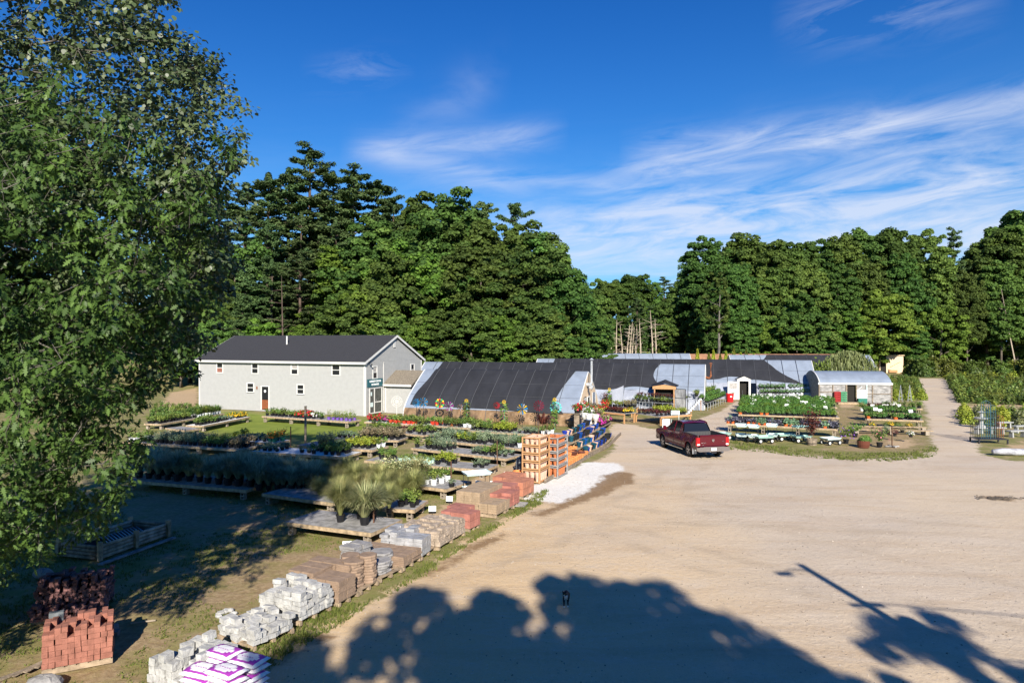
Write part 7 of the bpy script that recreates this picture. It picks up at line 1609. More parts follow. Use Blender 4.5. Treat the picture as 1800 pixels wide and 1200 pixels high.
# ================================================================ CLAY AND GLAZED POTS
def taper_pot(name, r, h, m, n=14):
    mb = MB(); mb.lathe([(r*.62, 0), (r*.92, h*.78), (r*1.05, h*.80), (r*1.05, h), (r*.88, h), (r*.86, h*.7), (.001, h*.68)], n, cap=False); mb.lathe([(r*.62, 0), (.001, 0)], n, cap=False)
    me = bpy.data.meshes.new(name); me.from_pydata(mb.v, [], mb.f); me.materials.append(MT[m]); me.update(); return me
ed = [G(958, 848), G(1000, 825), G(1040, 801), G(1070, 785), G(1089, 766)]
def edge_at(t):        # t in metres along the kerb line
    for i in range(len(ed)-1):
        a, b_ = Vector(ed[i]), Vector(ed[i+1]); L_ = (b_-a).length
        if t <= L_ or i == len(ed)-2: d = (b_-a)/L_; return a+d*t, d
        t -= L_
mb = MB(); pts = [edge_at(k*.5) for k in range(37)]
for k in range(36):
    a, b_ = pts[k][0], pts[k+1][0]; c = (a+b_)/2; d = b_-a; mb.box((c.x, c.y, .09), (d.length*.98, .08, .18), rz=atan2(d.y, d.x))
o = mb.build('edging_board', MT['wood_old']); tag(o, 'curved weathered edging boards below the clay and blue pots', 'edging')
# tiers of planks for the glazed pots
ts = thing('pot_shelves', 'stepped plank shelves under the blue glazed pots', 'shelf', (0, 0, 0)); mb = MB()
for off, z in ((.45, .1), (.95, .38), (1.45, .66), (1.95, .94)):
    for k in range(15, 33): 
        a, d = edge_at(k*.5); b_, _ = edge_at(k*.5+.5); nrm_ = Vector((-d.y, d.x)); c = (a+b_)/2+nrm_*off; mb.box((c.x, c.y, z), ((b_-a).length, .46, .04), rz=atan2(d.y, d.x))
        if k % 3 == 0: mb.box((c.x, c.y, z/2-.01), (.2, .36, max(.02, z-.04)), rz=atan2(d.y, d.x))
mb.build('planks', MT['wood_edge'], ts)
blue = [taper_pot('blue_pot', .17, .34, m) for m in ('glaze_blue', 'glaze_teal', 'rubber', 'terracotta_pale')]
for ti, (off, z) in enumerate(((.45, .12), (.95, .40), (1.45, .68), (1.95, .96))):
    t = 8.6+ti*.15; c = 0
    while t < 16.2:
        a, d = edge_at(t); nrm_ = Vector((-d.y, d.x)); p = a+nrm_*(off+R.uniform(-.04, .04)); m = blue[R.choice([0, 0, 0, 1, 2, 2, 3])] if t < 15.2 else blue[0]
        s = R.uniform(.8, 1.15); o = link('glazed_pot', m); o.location = (p.x, p.y, z); o.scale = (s,)*3; o.rotation_euler = (R.uniform(-.14, .14), R.uniform(-.1, .1), R.uniform(0, 6))
        tag(o, 'glazed pot, %s along the %s of the stepped shelves' % (ORD[c], ['lowest tier', 'second tier', 'third tier', 'top tier'][ti]), 'pot', 'blue glazed pots on the stepped shelves'); t += .40; c += 1
# white urns and planters behind, at the top end
urn = MB(); urn.lathe([(.16, 0), (.07, .08), (.08, .14), (.22, .32), (.27, .5), (.24, .5), (.001, .42)], 14, cap=False); um = bpy.data.meshes.new('urn'); um.from_pydata(urn.v, [], urn.f); um.materials.append(MT['urn_white']); um.update()
for k in range(8):
    a, d = edge_at([8.6, 9.1, 9.8, 10.5, 15.6, 16.0, 16.3, 16.7][k]); nrm_ = Vector((-d.y, d.x)); p = a+nrm_*([2.7, 3.0, 2.8, 2.9, 1.9, 1.5, 1.9, 2.4][k]); o = link('urn', um); o.location = (p.x, p.y, 0 if k < 4 else .9); o.scale = (1, 1, 1.5)
    tag(o, 'whitish stone urn behind the blue pots, %s from the crates' % ORD[k], 'urn', 'whitish urns behind the blue pots')
# crates of pale clay pots (5 high) and of red clay pots
def crate(label, x, y, z, yaw, w_, d_, h_, pm, npx, npy, fr='wood_new', tallpots=False):
    t_ = thing('pot_crate', label, 'crate', (x, y, z), yaw, 'crates of clay pots stacked at the gravel edge'); mb = MB(); r_ = .032
    for sx_ in (-1, 1):
        for sy_ in (-1, 1): mb.box((sx_*(w_/2-r_), sy_*(d_/2-r_), h_/2), (r_*2, r_*2, h_-.002))
    for zz in (.05, h_-.035):
        for sy_ in (-1, 1): mb.box((0, sy_*(d_/2-.02), zz), (w_-r_*4-.004, .03, .05))
        for sx_ in (-1, 1): mb.box((sx_*(w_/2-.02), 0, zz), (.03, d_-r_*4-.004, .05))
    mb.box((0, 0, .03), (w_-.1, d_-.1, .03)); mb.box((-w_/2+.02, 0, h_/2), (.04, .09, h_-.18)); mb.build('crate_frame', MT[fr], t_)
    rp = min(w_/npx, d_/npy)*.49; hp = h_-.08; me = taper_pot('clay_pot', rp, hp, pm, 10)
    for i in range(npx):
        for j in range(npy):
            if 0 < i < npx-1 and 0 < j < npy-1: continue
            o = link('clay_pot', me, t_); o.location = ((i+.5)*(w_-.14)/npx-(w_-.14)/2, (j+.5)*(d_-.14)/npy-(d_-.14)/2, .05); 
    return t_
cx, cy = G(932, 849); cyaw = radians(-24); q = Vector((cos(cyaw), sin(cyaw))); v_ = Vector((-sin(cyaw), cos(cyaw)))
hz = [(.62, 0), (.40, .62), (.38, 1.02), (.38, 1.40), (.42, 1.78)]
for k, (h_, z) in enumerate(hz):
    p = Vector((cx, cy))+v_*.75; crate('wooden crate of pale clay pots, %s from the ground in the tall stack' % ORD[k], p.x, p.y, z, cyaw, .95, 1.35, h_-.004, 'terracotta_pale', 3, 5)
    if k < 5:
        p2 = p+v_*1.55+q*.35; crate('dark crate of red clay pots, %s from the ground in the farther stack' % ORD[k], p2.x, p2.y, z*.92, cyaw, 1.0, 1.5, h_*.92-.004, 'clay_red', 3, 5, 'wood_grey')
terr = [taper_pot('terracotta_pot', .15, .26, m) for m in ('terracotta', 'terracotta', 'clay_red')]; tall = taper_pot('terracotta_pot', .2, .42, 'terracotta')
n_ = 0
for i in range(13):
    t = 2.9+i*.44
    for j in range(5):
        top_ = int(max(1, [3.4, 4.6, 5.6, 6, 6][j]-i*.3))
        a, d = edge_at(t); nrm_ = Vector((-d.y, d.x)); p = a+nrm_*(.3+j*.34)
        for k in range(top_):
            if k < top_-2 and j > 1 and i > 0: continue
            o = link('terracotta_pot', terr[(i+j+k) % 3 if (i*j) % 5 == 4 else 0]); o.location = (p.x+R.uniform(-.03, .03), p.y+R.uniform(-.03, .03), .03+k*.24); o.rotation_euler = (R.uniform(-.06, .06), R.uniform(-.06, .06), 0); n_ += 1
            tag(o, 'orange terracotta pot, %s in %s column, %s layer of the pile' % (ORD[i], ORD[j], ORD[k]), 'pot', 'orange terracotta pots piled between crates and blue pots')
for k, (t, off, m, r_, h_) in enumerate([(6.6, .7, 'glaze_brown', .34, .5), (7.3, 2.4, 'glaze_brown', .38, .55), (7.6, 1.7, 'terracotta', .26, .5), (7.9, 2.9, 'glaze_brown', .33, .6), (7.4, .4, 'glaze_brown', .24, .34)]):
    a, d = edge_at(t); nrm_ = Vector((-d.y, d.x)); p = a+nrm_*off; o = link('large_pot', taper_pot('large_pot', r_, h_, m, 18)); o.location = (p.x, p.y, .04 if off < 1 else .45); tag(o, ['big brown glazed pot at the foot of the orange pots', 'wide brown pot highest behind the orange pots', 'tall orange pot between the brown glazed ones', 'brown glazed pot farthest back beside the iron stand', 'small brown glazed pot next to the first blue pots'][k], 'pot')
    if off > 1: mb = MB(); mb.box((0, 0, .22), (.6, .5, .43)); o2 = mb.build('block_stand', MT['block']); o2.location = (p.x, p.y, 0); tag(o2, 'block plinth under %s' % ['', 'the wide brown pot', 'the tall orange pot', 'the farthest brown pot', ''][k], 'plinth')
# grey upturned pots and a clay pot left of the crates
x, y = G(911, 842); o = link('terracotta_pot', taper_pot('terracotta_pot', .27, .42, 'terracotta', 18)); o.location = (x, y, 0); tag(o, 'single terracotta pot standing left of the pale clay pot crates', 'pot')
mb = MB(); mb.lathe([(.3, 0), (.3, .55), (.24, .8), (.1, .9)], 16); o = mb.build('plastic_barrel', MT['slate']); x, y = G(915, 835); o.location = (x+.05, y+.5, 0); tag(o, 'blue-grey round-topped barrel behind the single terracotta pot', 'barrel')
mb = MB(); mb.box((0, 0, .75), (.35, .4, 1.5), tap=.9)
for k in range(5): mb.box((0, -.2, .25+k*.28), (.37, .03, .06))
o = mb.build('pot_stack', MT['pot_black']); x, y = G(923, 840); o.location = (x, y+.9, 0); tag(o, 'tall black stack of nested nursery pots left of the crates', 'pots')
# iron stand with dark palm leaves
a, d = edge_at(8.6); p = a+Vector((-d.y, d.x))*3.2
t_ = thing('iron_stand', 'tall rusty iron stand with drooping wine-red leaves above the pots', 'plant stand', (p.x, p.y, 0)); mb = MB()
for dx_, dy_ in ((-.3, 0), (.3, .1), (0, .35)): mb.bar((dx_, dy_, 0), (dx_*.8, dy_, 2.0), .025)
mb.build('frame', MT['iron_brown'], t_); o = link('foliage', foliage('foliage', 97, 'grass', 1.3, .8, 60, .09, 'wine'), t_); o.location = (0, .1, 1.7)
# ================================================================ FLOWERS BY THE END WALL AND FLOWER TABLES
def timber_table(label, fl, fr, wid, z=.8, top='wood_grey'):
    a = Vector(G(fl[0], fl[1], z)); b_ = Vector(G(fr[0], fr[1], z)); d = b_-a; Lb = d.length; yaw = atan2(d.y, d.x); t_ = thing('plant_table', label, 'table', (a.x, a.y, 0), yaw, 'timber flower tables')
    mb = MB(); mb.box((Lb/2, wid/2, z-.02), (Lb, wid, .04)); mb.build('top', MT[top], t_); mb = MB(); mb.box((Lb/2, -.02, z-.07), (Lb, .04, .14)); mb.box((Lb/2, wid+.02, z-.07), (Lb, .04, .14)); mb.build('frame', MT['wood_new'], t_)
    for xx in (.1, Lb-.1):
        for yy in (.08, wid-.08): mb = MB(); mb.box((xx, yy, (z-.04)/2), (.1, .1, z-.042)); mb.build('leg', MT['wood_new'], t_)
    return t_, Lb, yaw
def fill_table(bt, spec, where, group, z, wid, step=.4):
    fill(bt, spec, where, group, z, False, step, x0=.15, margin=.12, wid=wid)
bt = timber_table('orange timber table of red and white flowers right of the plywood end wall', (1046, 722), (1098, 727), 1.5, .85); fill_table(bt, [('redfl', .6, 3, .9), ('wine', 1.9, 3, 1), ('yefl', .5, 3, .9), ('whfl', 2, 3, .9)], 'on timber table by end wall', 'flowers on the timber table by the end wall', .85, 1.5)
bt = timber_table('orange timber table of mixed leafy plants behind the red flower table', (1055, 714), (1112, 717), 1.5, .85); fill_table(bt, [('redfl', .8, 3, .8), ('yel', 1.3, 3, .9), ('tan', 1.6, 3, .9), ('yefl', 1.2, 3, .9)], 'on timber table behind red flowers', 'flowers on the second timber table', .85, 1.5)
bt = timber_table('orange timber table of yellow-green and wine plants left of the pickup bonnet', (1161, 732), (1216, 728), 3.2, .75); fill_table(bt, [('wine', 1.3, 4, .95), ('yel', 3.4, 4, .95)], 'on table beside the pickup', 'plants on the table beside the pickup', .75, 3.2, .42)
for px, py, k_, lab in ((1190, 716, 'yellowgreen', 'tall yellow-green feathery shrub left of the timber greenhouse doorway'), (1222, 718, 'yellowgreen', 'tall yellow-green feathery shrub before the open greenhouse door'), (1206, 719, 'shrub', 'olive feathery shrub between the two yellow-green ones'), (1068, 716, 'wine', 'wine-brown feathery shrub behind the red flower table'), (1085, 712, 'tanfl', 'tan feathery shrub by the middle greenhouse film'), (1108, 708, 'wine', 'small wine-brown shrub at the left end of the wire racks')):
    potted_shrub(px, py, lab, .9, 1.25, k_, .22, .3, 'loose', 700, leaf=.09)
x, y = G(1187, 746); o = MB(); o.box((0, 0, .88), (.7, .03, .34)); o.bar((-.3, .03, 0), (-.3, .03, .8), .02); o.bar((.3, .03, 0), (.3, .03, .8), .02); o = o.build('blue_sign', MT['cart_pale']); o.location = (x, y, .1); tag(o, 'pale blue blank-looking notice board above the pickup cab', 'sign')
x, y = G(1171, 752); o = MB(); o.box((0, 0, .42), (.6, .03, .55)); o.box((-.27, .05, .3), (.04, .04, .6)); o.box((.27, .05, .3), (.04, .04, .6)); o = o.build('white_board', MT['card']); o.location = (x, y, 0); tag(o, 'white board leaning before the table left of the pickup', 'sign')
mb = MB(); a_ = Vector((*G(1205, 744), .55)); b_ = Vector((*G(1232, 722), 1.1)); mb.bar(a_, b_, .05)
for k in range(9): p = a_.lerp(b_, (k+.5)/9); mb.box((p.x, p.y, p.z+.12), (.18, .3, .16), m=1)
mb.bar((b_.x, b_.y, 0), b_, .04); mb.bar((a_.x+.6, a_.y+1.2, 0), a_.lerp(b_, .4), .04); o = mb.build('stepped_planter', [MT['wood_new'], MT['white_paint']]); tag(o, 'sloping orange timber rack with small white pots right of the pickup cab', 'rack')
# cluster of flowers by the plywood wall
def cluster(kinds_, where, group, cx_, cy_, n, rx, ry, z0_, z1_, s=1.3):
    for k in range(n):
        plant(R.choice(kinds_), cx_+R.uniform(-rx, rx), cy_+R.uniform(-ry, ry), R.uniform(z0_, z1_), where, group, False, s)
st = thing('flower_stand', 'black tiered stand of hanging flowers against the plywood end wall', 'plant stand', (6.3, 53.2, 0), radians(70)); mb = MB()
for k in range(4): mb.box((0, -.9+.6*k, .35+.32*k), (3.4, .5, .04)); mb.box((-1.5, -.9+.6*k, (.33+.32*k)/2), (.06, .4, .33+.32*k)); mb.box((1.5, -.9+.6*k, (.33+.32*k)/2), (.06, .4, .33+.32*k))
mb.build('shelf', MT['wood_old'], st); Ms = local(radians(70), 6.3, 53.2); c = 0
for k in range(4):
    for j in range(8):
        kk_ = [['mafl', 'mafl', 'tan', 'mafl', 'yel', 'whfl', 'mafl', 'herb'], ['yefl', 'yefl', 'herb', 'mafl', 'tan', 'tan', 'wine', 'yel'], ['whfl', 'yefl', 'whfl', 'wine', 'whfl', 'herb', 'redfl', 'tan'], ['redfl', 'redfl', 'whfl', 'pinkfl', 'whfl', 'yefl', 'redfl', 'wine']][k][j]
        p = Ms @ Vector((-1.5+j*.43, .9-.6*(3-k), .37+.32*k)); plant(kk_, p.x, p.y, p.z, 'by the plywood wall', 'flowers on the tiered stand by the plywood wall', False, 1.25, ', %s from front on %s tier,' % (ORD[j], ['lowest', 'second', 'third', 'top'][k]))
# ================================================================ WIRE RACKS, BARREL, SHEET
def rack(label, px0, py0, px1, py1, tiers, wid, spec, where, group, rise=.45, depth=.45, z0_=.75):
    a = Vector(G(px0, py0)); b_ = Vector(G(px1, py1)); d = b_-a; Lb = d.length; yaw = atan2(d.y, d.x); t_ = thing('wire_rack', label, 'rack', (a.x, a.y, 0), yaw, 'grey stepped plant racks'); mb = MB()
    for k in range(tiers):
        z = z0_+rise*k; y_ = depth*k
        for s in (0, .16, .32): mb.bar((0, y_+s, z), (Lb, y_+s, z), .018)
        n = int(Lb/1.4)+1
        for q in range(n+1): xx = Lb*q/n; mb.bar((xx, y_, 0), (xx, y_, z), .022); mb.bar((xx, y_, z), (xx, y_+.34, z), .018)
    mb.bar((0, 0, .3), (Lb, 0, .3), .02); mb.build('wire_frame', MT['galv'], t_); Mq = local(yaw, a.x, a.y)
    for k in range(tiers):
        c = 0; x = .2
        while x < Lb-.1:
            if R.random() < .93: p = Mq @ Vector((x, depth*k+.16, z0_+rise*k+.02)); plant(spec[k], p.x, p.y, p.z, where, group, False, 1.0, ', %s from left, %s tier,' % (ORD[min(29, c)], ['lower', 'upper', 'top'][k]))
            x += .42; c += 1
rack('grey wire rack of dark plants under the middle greenhouse, left of its doorway', 1113, 718, 1183, 723, 2, .4, ['herb', 'wine'], 'on rack left of timber doorway', 'plants on the rack left of the timber doorway')
rack('grey wire rack of mums against the greenhouse right of the white door', 1336, 703, 1440, 704, 2, .4, ['mum', 'mum'], 'on rack right of white door', 'plants on the rack right of the white door', rise=.55)
rack('grey stepped rack of green plants at the end of the middle greenhouse', 1244, 722, 1275, 708, 3, .4, ['mum', 'mum', 'herb'], 'on stepped rack by greenhouse end', 'plants on the stepped rack by the greenhouse end', rise=.3, depth=-.0+.5)
x, y = G(1283, 706); t_ = thing('red_barrel', 'bright red plastic barrel with a white mark beside the white door', 'barrel', (x, y, 0)); mb = MB(); mb.lathe([(.36, 0), (.44, .85), (.48, .87), (.48, .93), (.40, .93), (.38, .7), (.001, .7)], 20, cap=False); mb.build('barrel_body', MT['red_plastic'], t_, smooth=False)
mb = MB(); mb.box((0, -.425, .62), (.2, .02, .14)); mb.build('mark', MT['white_paint'], t_); mb = MB(); mb.box((.35, .15, .98), (.5, .3, .08), ry=-.2); mb.build('board_inside', MT['wood_old'], t_)
mb = MB(); p0 = Vector((*G(1056, 728), 0)); mb.add([(0, 0, .9), (.75, -.1, .6), (.9, -.1, 2.55), (-.05, 0, 2.15)], [(0, 1, 2, 3)]); mb.add([(0, .03, .9), (.75, -.07, .6), (.9, -.07, 2.55), (-.05, .03, 2.15)], [(3, 2, 1, 0)]); mb.bar((.92, -.08, 0), (.92, -.08, 2.6), .03); mb.bar((-.06, .02, 0), (-.06, .02, 2.2), .03)
o = mb.build('white_sheet', MT['poly_white'], fixn=False); o.location = (9.2, 62.2, 0.2); tag(o, 'slanting white plastic sheet hung between the two greenhouses', 'sheet')
# ================================================================ SPINNERS AND SUNFLOWERS before the nearest greenhouse
def spinner(px, py_top, style, label, cols, r):
    Yd = np.interp(px, [708, 1010], [57.6, 52.6]); x, _, z = P3(px, py_top, Yd); t_ = thing('wind_spinner', label, 'wind spinner', (x, Yd, 0), 0, 'wind spinners before the nearest greenhouse'); r *= .8; zc_ = z-r
    mb = MB(); mb.bar((0, .05, 0), (0, .05, zc_), .02, n=6); mb.build('pole', MT['dark_metal'], t_); n = 12
    for ci, cm in enumerate(cols):
        mb = MB()
        for k in range(n):
            if k % len(cols) != ci: continue
            a = 2*pi*k/n; ca, sa = cos(a), sin(a); cb, sb = cos(a+.26), sin(a+.26)
            if style == 'wheel': mb.ell((ca*r*.78, -.02, zc_+sa*r*.78), (.085, .02, .085), nu=8, nv=5); mb.bar((0, 0, zc_), (ca*r*.75, -.01, zc_+sa*r*.75), .012)
            else: mb.add([(ca*r*.2, -.02, zc_+sa*r*.2), (ca*r, -.06, zc_+sa*r), (cb*r*.95, .03, zc_+sb*r*.95), (cb*r*.25, .02, zc_+sb*r*.25)], [(0, 1, 2, 3)])
        mb.build('vane', MT[cm], t_, fixn=False)
    mb = MB(); mb.ell((0, -.04, zc_), (.07, .05, .07)); mb.build('hub', MT['dark_metal'], t_)
for nm, c in dict(sp_blue=(.02, .25, .55), sp_red=(.5, .02, .02), sp_yellow=(.8, .5, .02), sp_green=(.04, .4, .12), sp_teal=(.1, .55, .5), sp_maroon=(.2, .02, .04), sp_purple=(.35, .06, .3), sp_copper=(.45, .2, .1)).items(): defm(nm, c, rough=.25, metal=.3, spec=.6)
spinner(732, 700, 'vane', 'left blue wind spinner at the left end of the nearest greenhouse', ['sp_blue'], .45); spinner(744, 698, 'vane', 'dark blue hooped wind spinner beside the left blue one', ['sp_blue', 'slate'], .5)
spinner(773, 700, 'wheel', 'wind spinner with red, yellow and green discs', ['sp_red', 'sp_yellow', 'sp_green'], .5); spinner(789, 705, 'vane', 'purple and silver double wind spinner', ['sp_purple', 'galv'], .5); spinner(809, 710, 'vane', 'small copper and silver wind spinner left of the sunflowers', ['sp_copper', 'galv'], .35)
spinner(873, 706, 'vane', 'narrow bright red wind spinner', ['sp_red'], .35); spinner(918, 709, 'vane', 'blue, yellow and white striped wind spinner', ['sp_blue', 'sp_yellow', 'galv'], .55); spinner(947, 703, 'vane', 'maroon wind spinner left of the teal one', ['sp_maroon'], .55); spinner(977, 705, 'wheel', 'teal wind spinner with twelve petals', ['sp_teal'], .62)
for k, (px, pt) in enumerate([(820, 704), (886, 706), (975, 702), (1071, 684)]):
    Yd = [55.5, 54, 52.4, 66][k]; x, _, z = P3(px, pt, Yd); t_ = thing('sunflower', 'tall sunflower plant %s' % ['left of the red spinner', 'between the red and the striped spinners', 'behind the teal spinner', 'above the white hanging sheet'][k], 'sunflower', (x, Yd, 0), 0, 'tall sunflowers'); mb = MB(); mb.tube([(0, 0, 0), (.05, 0, z*.6), (0, -.05, z)], .02, 5); mb.build('stem', MT['crate_green'], t_)
    rr = np.random.RandomState(k); n = 90; zz = rr.uniform(.15, .97, n)*z; a = rr.uniform(0, 6.28, n); C = np.stack([np.cos(a)*.28, np.sin(a)*.28, zz], 1)*1.0; link('leaves', leaf_mesh('leaves', C, np.stack([np.cos(a)*.5, np.sin(a)*.5, np.ones(n)*.7], 1), sph_(rr, n), rr.uniform(.16, .34, n), DIAM, rr.uniform(0, 1, n), LM['herb']), t_)
    mb = MB()
    for q in range(14): a = 2*pi*q/14; mb.add([(cos(a-.15)*.05, -.08, z+sin(a-.15)*.05), (cos(a-.1)*.16, -.09, z+sin(a-.1)*.16), (cos(a+.1)*.16, -.09, z+sin(a+.1)*.16), (cos(a+.15)*.05, -.08, z+sin(a+.15)*.05)], [(0, 1, 2, 3)])
    mb.build('petals', MT['sp_yellow'], t_, fixn=False)
for px, py, lm, lab in ((797, 742, 'rustfl', 'rust-orange ball-shaped standard plant before the nearest greenhouse'), (834, 742, 'wine', 'wine-red rounded plant before the nearest greenhouse')):
    Yd = 52.5; x, _, z = P3(px, py, Yd); t_ = thing('standard_plant', lab, 'plant', (x, Yd-1, 0)); mb = MB(); mb.bar((0, 0, 0), (0, 0, z-.2), .02); mb.build('stem', MT['iron_brown'], t_); o = link('crown', foliage('crown', 5, 'dome', .42, .42, 300, .08, lm), t_); o.location = (0, 0, z-.25)
x, y = G(708, 735); 
t_ = thing('round_trellis', 'round wire medallion trellis at the corner of the white lean-to', 'trellis', (-9.7, 57.5, 0)); mb = MB()
for r_ in (.45, .3, .12): mb.tube([(cos(2*pi*k/18)*r_, 0, 1.75+sin(2*pi*k/18)*r_) for k in range(19)], .018, 4)
for k in range(8): mb.bar((0, 0, 1.75), (cos(k*pi/4)*.45, 0, 1.75+sin(k*pi/4)*.45), .012)
mb.bar((0, 0, 0), (0, 0, 1.3), .025); mb.build('wire_frame', MT['urn_white'], t_)
# ================================================================ RIGHT-HAND YARD
def obelisk(px, py, h, label, m='galv', w_=.28, tgt=None):
    x, y = G(px, py); t_ = thing('obelisk_trellis', label, 'trellis', (x, y, 0), .5); mb = MB()
    for a in range(4): mb.bar((cos(a*pi/2)*w_, sin(a*pi/2)*w_, 0), (0, 0, h), .02)
    for q in (.15, .35, .55, .72): 
        r_ = w_*(1-q); mb.tube([(cos(a*pi/2)*r_, sin(a*pi/2)*r_, h*q) for a in range(5)], .013, 4)
    mb.build('frame', MT[m], t_); return t_
obelisk(1583, 706, 1.9, 'left grey metal obelisk trellis by the dirt track'); obelisk(1599, 706, 1.9, 'right grey metal obelisk trellis by the dirt track'); obelisk(1549, 709, 1.75, 'yellow leaning obelisk before the sales greenhouse', 'yellow_metal', .24)
ts_ = [bush_mesh('shrub_foliage', 300+i, .55, .95, 330, .13, LM[l]) for i, l in enumerate(['shrub', 'shrub', 'herb', 'yellowgreen', 'tanfl', 'wine', 'variegated'])]
def field(name_, label, group, quad, dx_, dy_, mats_, s=(.9, 1.2), hs=1.0):
    """rows of potted shrubs in a ground quad given by pixels: near-left, near-right, far-right, far-left"""
    A, B_, C_, D_ = [Vector(G(*q_)) for q_ in quad]; ny_ = int((D_-A).length/dy_); c0 = 0
    for j in range(ny_+1):
        f_ = j/max(1, ny_); a = A.lerp(D_, f_); b_ = B_.lerp(C_, f_); nx_ = int((b_-a).length/dx_)
        for i in range(nx_+1):
            p = a.lerp(b_, i/max(1, nx_)); o = link(name_, ts_[mats_(j, i)]); q_ = R.uniform(*s); o.location = (p.x+R.uniform(-.15, .15), p.y+R.uniform(-.15, .15), 0); o.scale = (q_, q_, q_*hs*R.uniform(.85, 1.15)); o.rotation_euler = (0, 0, R.uniform(0, 6))
            tag(o, '%s, %s from track, %s row' % (label, ORD[min(i, 29)], ORD[min(29, j)]), 'shrub', group); c0 += 1
field('nursery_shrub', 'green nursery shrub left of the dirt track', 'nursery shrubs left of the dirt track', [(1578, 703), (1622, 703), (1606, 668), (1568, 668)], 1.1, 2.2, lambda j, i: 3 if j < 3 else (0 if j % 3 else 2))
field('hydrangea', 'cream-flecked hydrangea right of the dirt track', 'hydrangeas right of the dirt track', [(1700, 745), (1830, 752), (1830, 728), (1695, 722)], 1.15, 1.5, lambda j, i: [3, 0, 3, 6][(i+j*2) % 4], hs=.9)
field('nursery_shrub', 'tall nursery shrub right of the dirt track', 'nursery shrubs right of the dirt track', [(1694, 708), (1830, 712), (1830, 672), (1672, 668)], 1.3, 2.6, lambda j, i: [0, 2, 0, 0, 2, 1][(i*3+j) % 6] if not (j in (3, 4) and i > 4) else (6 if j == 3 else 5), s=(1.1, 1.5), hs=.95)
field('nursery_shrub', 'distant nursery shrub right of the track end', 'distant nursery shrubs right of the track end', [(1668, 667), (1830, 669), (1830, 655), (1662, 655)], 2.2, 5.5, lambda j, i: [0, 3, 1][(i+j) % 3], s=(1.2, 1.7), hs=.85)
# metal trellises on a stand
x, y = G(1738, 778); t_ = thing('trellis_display', 'cluster of teal and black metal trellises on a dark slatted stand', 'trellis', (x, y, 0), radians(-5)); mb = MB()
for k in range(6): mb.box((0, -.5+.2*k, .3), (1.9, .12, .04))
for sx_ in (-.9, .9):
    for sy_ in (-.5, .5): mb.box((sx_, sy_, .14), (.08, .08, .28))
mb.build('stand', MT['dark_metal'], t_); defm('teal_metal', (.05, .12, .15), rough=.4, metal=.3)
for q, (xx, h_, m) in enumerate([(-.35, 2.6, 'teal_metal'), (.05, 2.3, 'teal_metal'), (.35, 1.9, 'dark_metal'), (.75, 1.5, 'rust'), (-.7, 1.2, 'dark_metal')]):
    mb = MB(); y_ = -.3+.15*q
    for k in range(5): mb.bar((xx-.28+.14*k, y_, .3), (xx-.28+.14*k, y_, .3+h_*(1-.06*abs(k-2))), .016)
    for z in (.5, .9, 1.3, 1.7, 2.1):
        if z < h_: mb.bar((xx-.28, y_, z), (xx+.28, y_, z), .014)
    mb.tube([(xx+cos(pi*k/8)*.28, y_, .25+h_*.92+sin(pi*k/8)*.2) for k in range(9)], .016, 4); mb.build('trellis_panel', MT[m], t_)
x, y = G(1725, 752); t_ = thing('tiered_fountain', 'grey pointed stone fountain left of the trellises', 'fountain', (x, y, 0)); mb = MB(); mb.lathe([(.45, 0), (.35, .15), (.18, .25), (.15, .6), (.5, .75), (.52, .82), (.12, .85), (.1, 1.15), (.28, 1.25), (.05, 1.35), (.04, 1.7), (.001, 1.8)], 16, cap=False); mb.build('basin', MT['stone_bench'], t_)
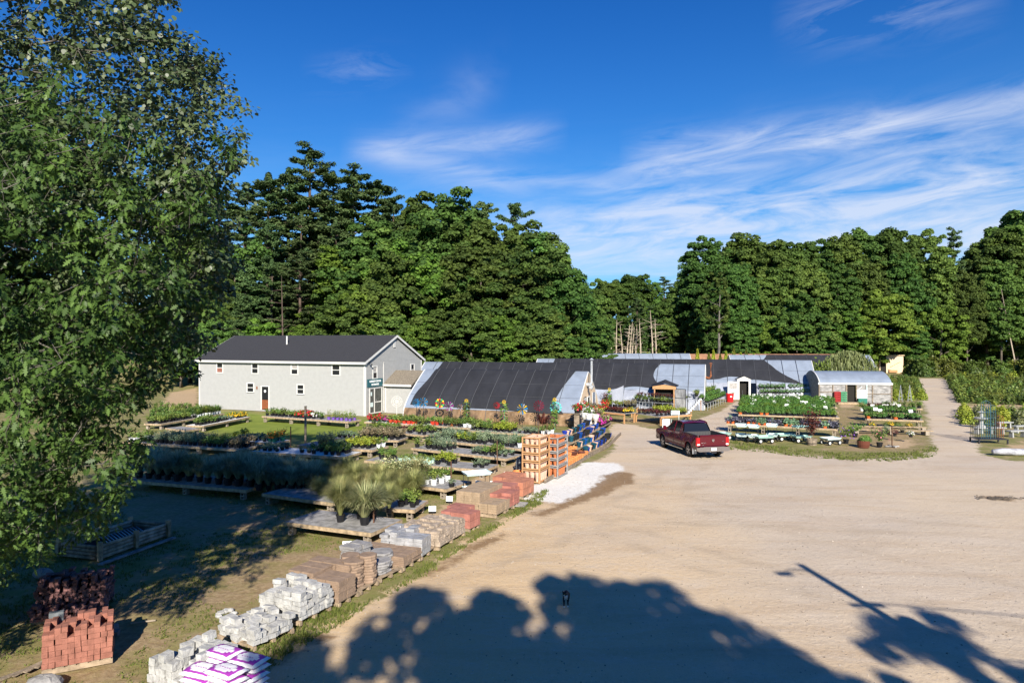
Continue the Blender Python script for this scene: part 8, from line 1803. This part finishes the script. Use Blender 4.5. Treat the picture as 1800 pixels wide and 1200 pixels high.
def stone_bench(px, py, L_, yaw, lab, h_=.45):
    x, y = G(px, py); t_ = thing('stone_bench', lab, 'bench', (x, y, 0), yaw, 'concrete garden benches at right'); mb = MB(); mb.box((0, 0, h_), (L_, .4, .08)); mb.build('seat', MT['stone_bench'], t_)
    for s in (-1, 1): mb = MB(); mb.box((s*L_*.33, 0, (h_-.042)/2), (.12, .32, h_-.042), tap=.85); mb.build('leg', MT['stone_bench'], t_)
stone_bench(1788, 768, 1.5, .2, 'near concrete bench at the right edge of the view'); stone_bench(1795, 760, 1.5, .3, 'farther concrete bench at the right edge', .5); stone_bench(1752, 762, 1.2, -.1, 'concrete bench just right of the fountain'); stone_bench(1720, 762, .7, .4, 'small dark concrete stool left of the trellis stand'); stone_bench(1765, 752, 1.3, .1, 'concrete bench before the hydrangeas')
mb = MB(); mb.tube([(-1.2, 0, .2), (-.6, .02, .22), (.2, .0, .2), (3.2, -.1, .2)], [.14, .2, .21, .2], 12); o = mb.build('wrapped_roll', MT['wrap_silver'], smooth=True); x, y = G(1782, 800); o.location = (x, y, 0); o.rotation_euler = (0, 0, -.08); tag(o, 'long silver-wrapped roll lying on the grass at the right edge', 'roll')
mb = MB()
for k in range(70): a = R.uniform(0, 6.28); r_ = abs(R.gauss(0, .4)); mb.box((cos(a)*r_*1.5, sin(a)*r_*.5, .015), (.16, .05, .02), rz=R.uniform(0, 3), rx=R.uniform(-.3, .3))
o = mb.build('leaf_litter', MT['bark']); x, y = G(1755, 876); o.location = (x, y, 0.01); tag(o, 'dark scatter of leaf litter on the open gravel', 'leaf litter', None, 'stuff')
# scattered pebbles on the near gravel
n = 5000; x = NR.uniform(-6, 16, n); y = 11+26*NR.uniform(0, 1, n)**1.5; P_ = np.stack([x, y], 1); k_ = (sdist(P_, lot) > .3); P_ = P_[k_]; n = len(P_); C = np.stack([P_[:, 0], P_[:, 1], zground(P_[:, 0], P_[:, 1])+.008], 1); nn = np.stack([NR.normal(size=n)*.5, NR.normal(size=n)*.5, np.ones(n)], 1)
LM['pebble'] = leafmat('pebble', (.14, .11, .085), (.52, .45, .37), 0, 0, rough=.9)
tag(link('pebbles', leaf_mesh('pebbles', C, nn, sph(n), NR.uniform(.015, .05, n), QUAD, NR.uniform(0, 1, n), LM['pebble'])), 'small loose pebbles scattered over the near gravel', 'pebbles', None, 'stuff')
